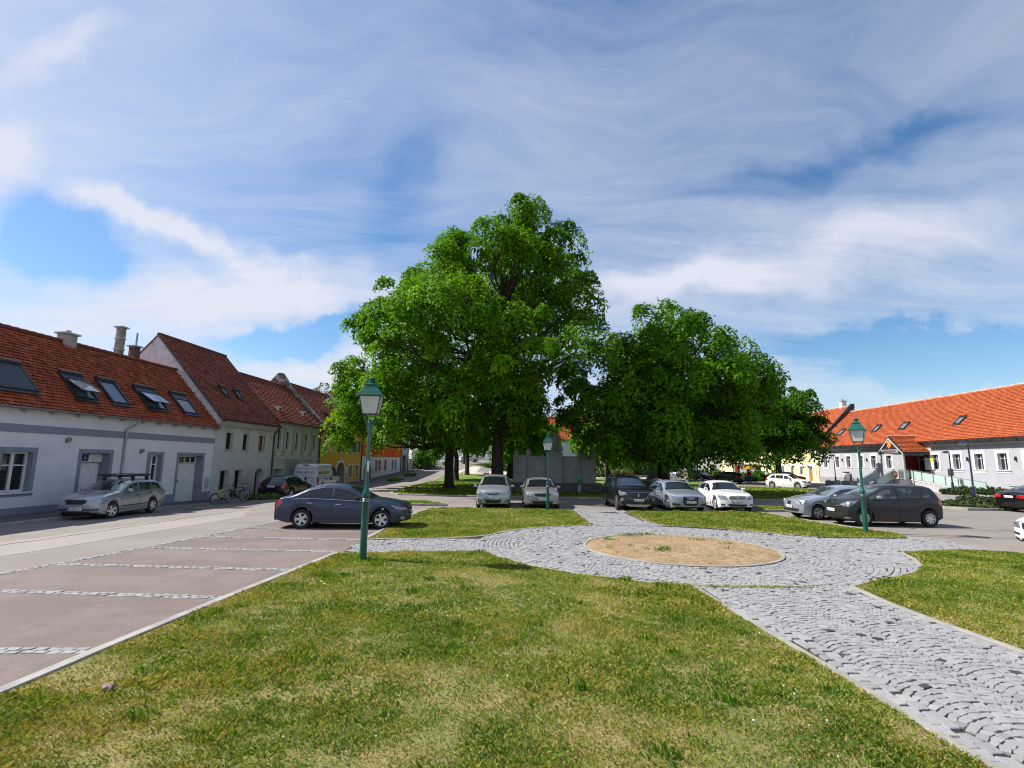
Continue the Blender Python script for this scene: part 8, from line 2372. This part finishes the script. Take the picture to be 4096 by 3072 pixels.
# ---- white delivery van
c = Car(5.4, 2.05, 3.45, .95, .34, prof((0, .85), (.05, .95), (.3, 1.12), (.8, 1.28), (1.0, 1.34), (1.75, 2.05), (2.1, 2.20), (2.8, 2.25), (5.2, 2.22), (5.36, 2.18), (5.4, 2.0)), prof((0, .95), (.9, 1.18), (2, 1.22), (5.4, 1.22)), tumble=.085, kf=.22, kr=.05, clr=.22, rail=.10, plan_r=.02)
FR = dict(lamp=[(.62, .80), (.95, .80), (.95, 1.10), (.70, 1.05)], grille=sym([(.5, .6), (.55, .8)]), intake=sym([(.5, .3), (.6, .5)]), plate=.52)
RE = dict(lampside=[(5.28, .70), (5.40, .70), (5.40, 1.22), (5.28, 1.22)], lamp=[(.90, .70), (.985, .70), (.965, 1.22), (.90, 1.22)], plate=.58)


def vanbits(root, c):
    x = -c.L / 2
    k = MB(); k.cbox((x - .03, -.22, 2.09), (x + .03, .22, 2.17), .015); k.build('brake_light', M_BLACK, root)
    k = MB(); k.box((x - .008, -.006, .55), (x + .0, .006, 2.0)); k.box((x - .006, -.9, 1.86), (x + .0, .9, 1.872)); k.build('door_seam', M_UNDER, root, sharp=0)
    k = MB(); k.cbox((x - .03, -.10, .98), (x + .0, .06, 1.20), .02); k.build('door_handle', M_BLACK, root)
    for txt, s_, yy, z, m_ in (('MANDL & BAUER', .20, .10, 1.58, M_INK), ('HOLZ  DESIGN', .07, .10, 1.44, M_INK), ('MANDL - BAUER - TISCHLEREI', .055, -.35, 1.18, M_INK), ('WWW.MANDL-BAUER.AT', .055, -.35, 1.10, M_INK), ('TISCHLER', .08, -.52, .92, M_INK)):
        vs, fs = text_geo(txt, s_, .002); k = MB(); k.add([(x - .012, yy - v[0], z + v[1]) for v in vs], fs); k.build('lettering', m_, root, normals=False, sharp=0)
    k = MB(); k.lathe([(0, -.014), (.07, -.012), (.07, .01)], 16, (x, .62, .92), axis='x'); k.build('badge', M_PBLUE, root)
    for sg in (-1,):
        for txt, s_, dd, z in (('MANDL & BAUER', .30, 4.2, 1.52), ('TISCHLEREI', .11, 4.0, 1.18)):
            vs, fs = text_geo(txt, s_, .002); k = MB(); k.add([(c.L / 2 - dd - sg * v[0], sg * (c.yside(dd, z) + .025 + abs(v[2])), z + v[1]) for v in vs], fs); k.build('lettering', M_INK, root, normals=False, sharp=0)
        k = MB(); k.add(*c.side_poly([(3.2, 1.02), (4.3, 1.02), (4.3, 1.07), (3.2, 1.07)], sg, .02)); k.build('sliding_rail', M_BLACK, root)
        for d in (2.55, 2.8): k = MB(); k.add(*c.side_poly([(d, .9), (d + .09, .9), (d + .09, 1.18), (d, 1.18)], sg, .03)); k.build('handle', M_BLACK, root)


build_car('delivery_van', 'white delivery van with black lettering on its rear doors', 'van', (-15.95, 43.3, g1(-15.9, 42) + .006), 89, c, PT_VAN, [(1.3, 2.3)], (1.06, 1.80), None, FR, RE, ('hub', 8), None, [], 'HL 725 FD', None, None, M_BLACK, M_BLACK, extras=vanbits)

# ---- the far cars
def hatchprof(L, H, cowl=.97): return prof((0, .72), (.03, .78), (.14, .83), (.45, .90), (.85, cowl - .01), (1.1, cowl + .02), (1.8, H - .07), (2.25, H), (L - .9, H - .01), (L - .5, H - .1), (L - .15, 1.05), (L - .04, .95), (L, .8))


def far_car(label, x, y, head, L, W, H, pt, kind='hatch', txt=None, embl=None, whl=('five', 5), gl=None, rear_dark=None):
    if kind == 'van': tp = prof((0, .75), (.04, .85), (.4, 1.0), (.8, 1.1), (1.5, H - .12), (1.95, H), (L - .4, H - .02), (L - .15, H - .2), (L - .03, 1.1), (L, .8))
    else: tp = hatchprof(L, H)
    c = Car(L, W, L * .62, .80, .31, tp, prof((0, .74), (.9, .9), (2, .95), (L - .6, 1.0), (L, .98)), tumble=.42, clr=.17)
    FR = dict(lamp=[(.44, .64), (W / 2 - .08, .62), (W / 2 - .08, .80), (.56, .82)], lampside=[(.02, .66), (.22, .70), (.42, .84), (.14, .82)], grille=sym([(.30, .60), (.40, .72)]), intake=sym([(.50, .26), (.56, .44)]), plate=.46)
    RE = dict(lamp=[(.56, .74), (W / 2 - .06, .74), (W / 2 - .06, 1.0), (.60, .98)], lampside=[(L - .30, .82), (L - .04, .74), (L - .05, .98), (L - .2, 1.0)], plate=.80)
    w0 = 1.3 if kind != 'van' else 1.15
    return build_car('parked_car', label, 'car', (x, y), head, c, pt, [(w0, L * .52), (L * .535, L * .72), (L * .735, L - .55, 0, -.08)], (1.14 if kind != 'van' else .86, 1.78 if kind != 'van' else 1.5), (L - .52, L - .17), FR, RE, whl, 'parked cars', [(1.25, L * .53, L * .5), (L * .535, L * .74, L * .7)], txt, None, embl, gl=gl, far=(txt is None))


far_car('small white hatchback on the far road by the dark low-crowned tree', 28.25, 53.0, -52, 4.06, 1.73, 1.45, PT_WHITE, txt='HL 208 CK', embl=('diamond', .68))
far_car('black hatchback seen from behind on the far road, near the person in red', 27.2, 65.6, 122, 4.2, 1.74, 1.44, PT_BLACK, txt='HL 341 BN', gl=M_CGLASS2)
far_car('dark grey small hatchback facing us beside the slim pale trunk', 27.4, 75.6, -62, 3.95, 1.70, 1.50, PT_GREY)
far_car('tall grey-blue van-like car facing us between two grey cars', 26.9, 86.5, -70, 4.6, 1.85, 1.85, PT_ICE, 'van')
far_car('charcoal low car furthest left in the far grey row', 26.2, 94, -75, 4.4, 1.75, 1.42, PT_GREY)
far_car('silver car with front showing beside the bush, far right row', 37.7, 79.5, -100, 4.2, 1.76, 1.55, PT_SILVER)
far_car('navy car seen from behind next to the far silver car', 38.6, 75.2, 80, 4.1, 1.74, 1.55, PT_NAVY)
far_car('black hatchback side-on behind the small white hatchback', 37.0, 69.5, -12, 4.3, 1.76, 1.48, PT_BLACK)
far_car('white car parked at the top of the climbing street', -8.8, 108, 20, 4.2, 1.75, 1.45, PT_WHITE)

# ------------------------------------------------------------------ bicycles
def bicycle(label, x, y, head, lean, fm, rw=.34, group='bicycles by the old white house', s=1.0, basket=False, suspension=False):
    root = empty('bicycle', (x, y, g1(x, y) + .115), R_(head)); root.rotation_euler = (lean, 0, R_(head)); root.scale = (s, s, s)
    tag(root, label, 'bicycle', group)
    wbh = .52
    for nm, px in (('front_wheel', wbh), ('rear_wheel', -wbh)):
        m = MB()
        m.tube([(px + rw * math.cos(a), 0, rw + rw * math.sin(a)) for a in np.linspace(0, 2 * PI, 33)], .022, 8, caps=False)
        w = m.build(nm, M_TYRE, root)
        k = MB(); k.tube([(px + rw * .92 * math.cos(a), 0, rw + rw * .92 * math.sin(a)) for a in np.linspace(0, 2 * PI, 33)], .010, 6, caps=False)
        k.tube([(px, -.05, rw), (px, .05, rw)], .02, 8)
        for i in range(18):
            a = i * 2 * PI / 18; k.tube([(px, .02 * (-1) ** i, rw), (px + rw * .92 * math.cos(a), 0, rw + rw * .92 * math.sin(a))], .0025, 4, caps=False)
        k.build('rim', M_RIM, w)
    f = MB(); bb = (-.08, 0, rw * .92); seat = (-.22, 0, .78); head_ = (.36, 0, .80); hl = (.39, 0, .70); rx = (-wbh, 0, rw)
    f.tube([bb, seat], .018, 8); f.tube([seat, head_], .018, 8); f.tube([bb, hl], .022, 8); f.tube([head_, hl], .022, 8)
    for sg in (-1, 1):
        f.tube([(bb[0], sg * .03, bb[2]), (rx[0], sg * .06, rx[2])], .010, 6); f.tube([(seat[0], sg * .02, seat[2] - .04), (rx[0], sg * .06, rx[2])], .009, 6)
    f.build('frame', fm, root)
    k = MB()
    for sg in (-1, 1): k.tube([(hl[0] + .01, sg * .05, hl[2] - .02), (wbh - .03, sg * .05, rw + .15), (wbh, sg * .05, rw)], .012, 6)
    k.tube([(hl[0] + .01, -.06, hl[2] - .01), (hl[0] + .01, .06, hl[2] - .01)], .018, 6); k.build('fork', M_BLACK if not suspension else fm, root)
    k = MB(); k.tube([(head_[0], 0, head_[2]), (head_[0] - .03, 0, .98)], .014, 8); k.tube([(.22, -.30, 1.02), (.30, -.20, 1.03), (.33, 0, .98), (.30, .20, 1.03), (.22, .30, 1.02)], .013, 8); k.build('handlebar', M_BLACK, root)
    k = MB(); k.tube([(-.22, 0, .78), (-.25, 0, .90)], .013, 8); k.cbox((-.40, -.075, .90), (-.14, .075, .955), .028); k.build('saddle', M_BLACK, root)
    k = MB(); k.lathe([(.09, -.012), (.09, .012)], 18, (bb[0], -.04, bb[2]), axis='y'); k.tube([(bb[0], -.06, bb[2]), (bb[0] + .12, -.06, bb[2] - .12)], .010, 6); k.tube([(bb[0], .06, bb[2]), (bb[0] - .12, .06, bb[2] + .12)], .010, 6)
    k.cbox((bb[0] + .08, -.13, bb[2] - .135), (bb[0] + .17, -.05, bb[2] - .11), .008); k.cbox((bb[0] - .17, .05, bb[2] + .11), (bb[0] - .08, .13, bb[2] + .135), .008); k.build('crank', M_BLACK, root)
    k = MB(); k.tube([(-wbh + (rw + .045) * math.cos(a), 0, rw + (rw + .045) * math.sin(a)) for a in np.linspace(R_(40), R_(190), 14)], .022, 6); k.build('mudguard', M_ZINC if not suspension else M_BLACK, root)
    k = MB(); k.tube([(-.12, .05, rw * .8), (-.28, .16, -.0)], .009, 6); k.build('kickstand', M_BLACK, root)
    if basket:
        k = MB(); k.tube([(-.30, -.06, .74), (-.82, -.06, .72), (-.82, .06, .72), (-.30, .06, .74)], .008, 6); k.build('carrier', M_BLACK, root)
        k = MB(); k.cbox((-.62, -.24, .32), (-.32, -.08, .66), .04); k.build('pannier', M_BLACK, root)
        k = MB(); k.lathe([(.02, 0), (.045, .03), (.045, .05), (0, .055)], 12, (.42, 0, .84), axis='x'); k.build('headlamp', M_CHROME, root)
    return root


M_LIME = mat('lime_paint', (.52, .58, .015), rough=.35, coat=.5)
bicycle('small lime yellow bicycle leaning by the kerb behind the dark one', -16.15, 29.35, 66, .10, M_LIME, .26, s=.92, suspension=True)
bicycle('dark bicycle with silver rear mudguard and upright handlebar near the shrub bed', -15.75, 30.15, 70, .05, M_BLACK, .34, basket=True)

# ------------------------------------------------------------------ person in a red jacket, walking away
PX, PY = 30.9, 67.4
PS_ = empty('person', (PX, PY, .006), R_(8)); tag(PS_, 'person in a red jacket and blue trousers seen from behind on the far road', 'person')
M_SKIN = mat('skin', (.46, .28, .20), (.42, .25, .18), rough=.6)
JJ = {'pelvis': (0, 0, .92, .15, .115), 'waist': (0, .01, 1.06, .14, .11), 'chest': (0, .01, 1.28, .175, .125), 'base': (0, .01, 1.40, .10, .09), 'neck': (0, .02, 1.46, .058), 'head': (0, .035, 1.56, .080, .098), 'crown': (0, .02, 1.66, .07, .08),
      'hl': (-.09, 0, .86, .105), 'kl': (-.10, .10, .48, .068), 'al': (-.10, .05, .10, .046), 'tl': (-.11, .20, .04, .040),
      'hr': (.09, 0, .86, .105), 'kr': (.10, -.02, .47, .068), 'ar': (.10, -.20, .12, .046), 'tr': (.11, -.10, .035, .040),
      'sl': (-.185, .01, 1.37, .072), 'el': (-.27, -.05, 1.10, .055), 'wl': (-.27, .05, .88, .040), 'pl': (-.27, .085, .81, .034),
      'sr': (.185, .01, 1.37, .072), 'er': (.27, .02, 1.10, .055), 'wr': (.26, .16, .92, .040), 'pr': (.255, .21, .86, .034)}
EE = [('pelvis', 'waist'), ('waist', 'chest'), ('chest', 'base'), ('base', 'neck'), ('neck', 'head'), ('head', 'crown'), ('pelvis', 'hl'), ('hl', 'kl'), ('kl', 'al'), ('al', 'tl'), ('pelvis', 'hr'), ('hr', 'kr'), ('kr', 'ar'), ('ar', 'tr'), ('chest', 'sl'), ('sl', 'el'), ('el', 'wl'), ('wl', 'pl'), ('chest', 'sr'), ('sr', 'er'), ('er', 'wr'), ('wr', 'pr')]
for sd, (px, py, pz) in (('l', (-.27, .085, .81)), ('r', (.255, .21, .86))):
    sx = -1 if sd == 'l' else 1
    for i, (fx, fl) in enumerate(((-.030, .062), (-.010, .075), (.012, .072), (.030, .055))):
        a, b = 'f%s%da' % (sd, i), 'f%s%db' % (sd, i)
        JJ[a] = (px + sx * .004, py + fx + .01, pz - .045, .010); JJ[b] = (px - sx * .012, py + fx + .018, pz - .045 - fl, .008)
        EE += [('p' + sd, a), (a, b)]
    JJ['t%sa' % sd] = (px - sx * .02, py + .045, pz - .02, .011); JJ['t%sb' % sd] = (px - sx * .03, py + .07, pz - .055, .009); EE += [('p' + sd, 't%sa' % sd), ('t%sa' % sd, 't%sb' % sd)]
body = skin_body('body', JJ, EE, M_SKIN, PS_)


def wear(name, keys, edges, grow, m, over=None):
    j = {}
    for k in keys:
        v = list(JJ[k]); v[3] += grow
        if len(v) > 4: v[4] += grow
        j[k] = tuple(v)
    if over: j.update(over)
    return skin_body(name, j, edges, m, PS_)


wear('jacket', ['pelvis', 'waist', 'chest', 'base', 'sl', 'el', 'wl', 'sr', 'er', 'wr'], [('pelvis', 'waist'), ('waist', 'chest'), ('chest', 'base'), ('chest', 'sl'), ('sl', 'el'), ('el', 'wl'), ('chest', 'sr'), ('sr', 'er'), ('er', 'wr')], .028, mat('jacket_red', (.62, .018, .012), rough=.75), {'pelvis': (0, 0, .96, .185, .150)})
wear('trousers', ['pelvis', 'hl', 'kl', 'al', 'hr', 'kr', 'ar'], [('pelvis', 'hl'), ('hl', 'kl'), ('kl', 'al'), ('pelvis', 'hr'), ('hr', 'kr'), ('kr', 'ar')], .014, mat('jeans_blue', (.035, .085, .30), (.05, .11, .34), rough=.8), {'pelvis': (0, 0, .90, .155, .122)})
hm = MB(); bm = bmesh.new(); bmesh.ops.create_uvsphere(bm, u_segments=18, v_segments=12, radius=1)
for v in bm.verts: v.co = Vector((v.co.x * .098, v.co.y * .108 - .012 + .03, v.co.z * .125 + 1.625))
bmesh.ops.delete(bm, geom=[v for v in bm.verts if v.co.y > .085 and v.co.z < 1.67], context='VERTS')
hm.bm(bm); hm.build('hair', mat('hair_dark', (.020, .013, .010), rough=.7), PS_)
fc = MB(); fc.lathe([(0, -.012), (.013, 0), (.009, .012), (0, .016)], 8, (0, .125, 1.555), axis='y')
for sg in (-1, 1): fc.lathe([(0, -.02), (.022, 0), (.012, .02)], 8, (sg * .088, .02, 1.56)); 
fc.build('ears_and_nose', M_SKIN, PS_)
ey = MB()
for sg in (-1, 1): ey.lathe([(.010, 0), (.008, .006), (0, .008)], 8, (sg * .032, .118, 1.59), axis='y')
ey.build('eyes', M_INK, PS_); mo = MB(); mo.tube([(-.025, .118, 1.515), (0, .124, 1.512), (.025, .118, 1.515)], .006, 6); mo.build('mouth', mat('lips', (.30, .10, .09), rough=.5), PS_)
sh_ = MB()
for k in (('al', 'tl'), ('ar', 'tr')):
    a, b = JJ[k[0]], JJ[k[1]]; sh_.tube([(a[0], a[1] - .04, max(.035, a[2] - .06)), (a[0], (a[1] + b[1]) / 2, (a[2] + b[2]) / 2 - .02), (b[0], b[1] + .03, b[2])], [.05, .052, .036], 10)
sh_.build('shoes', M_BLACK, PS_)
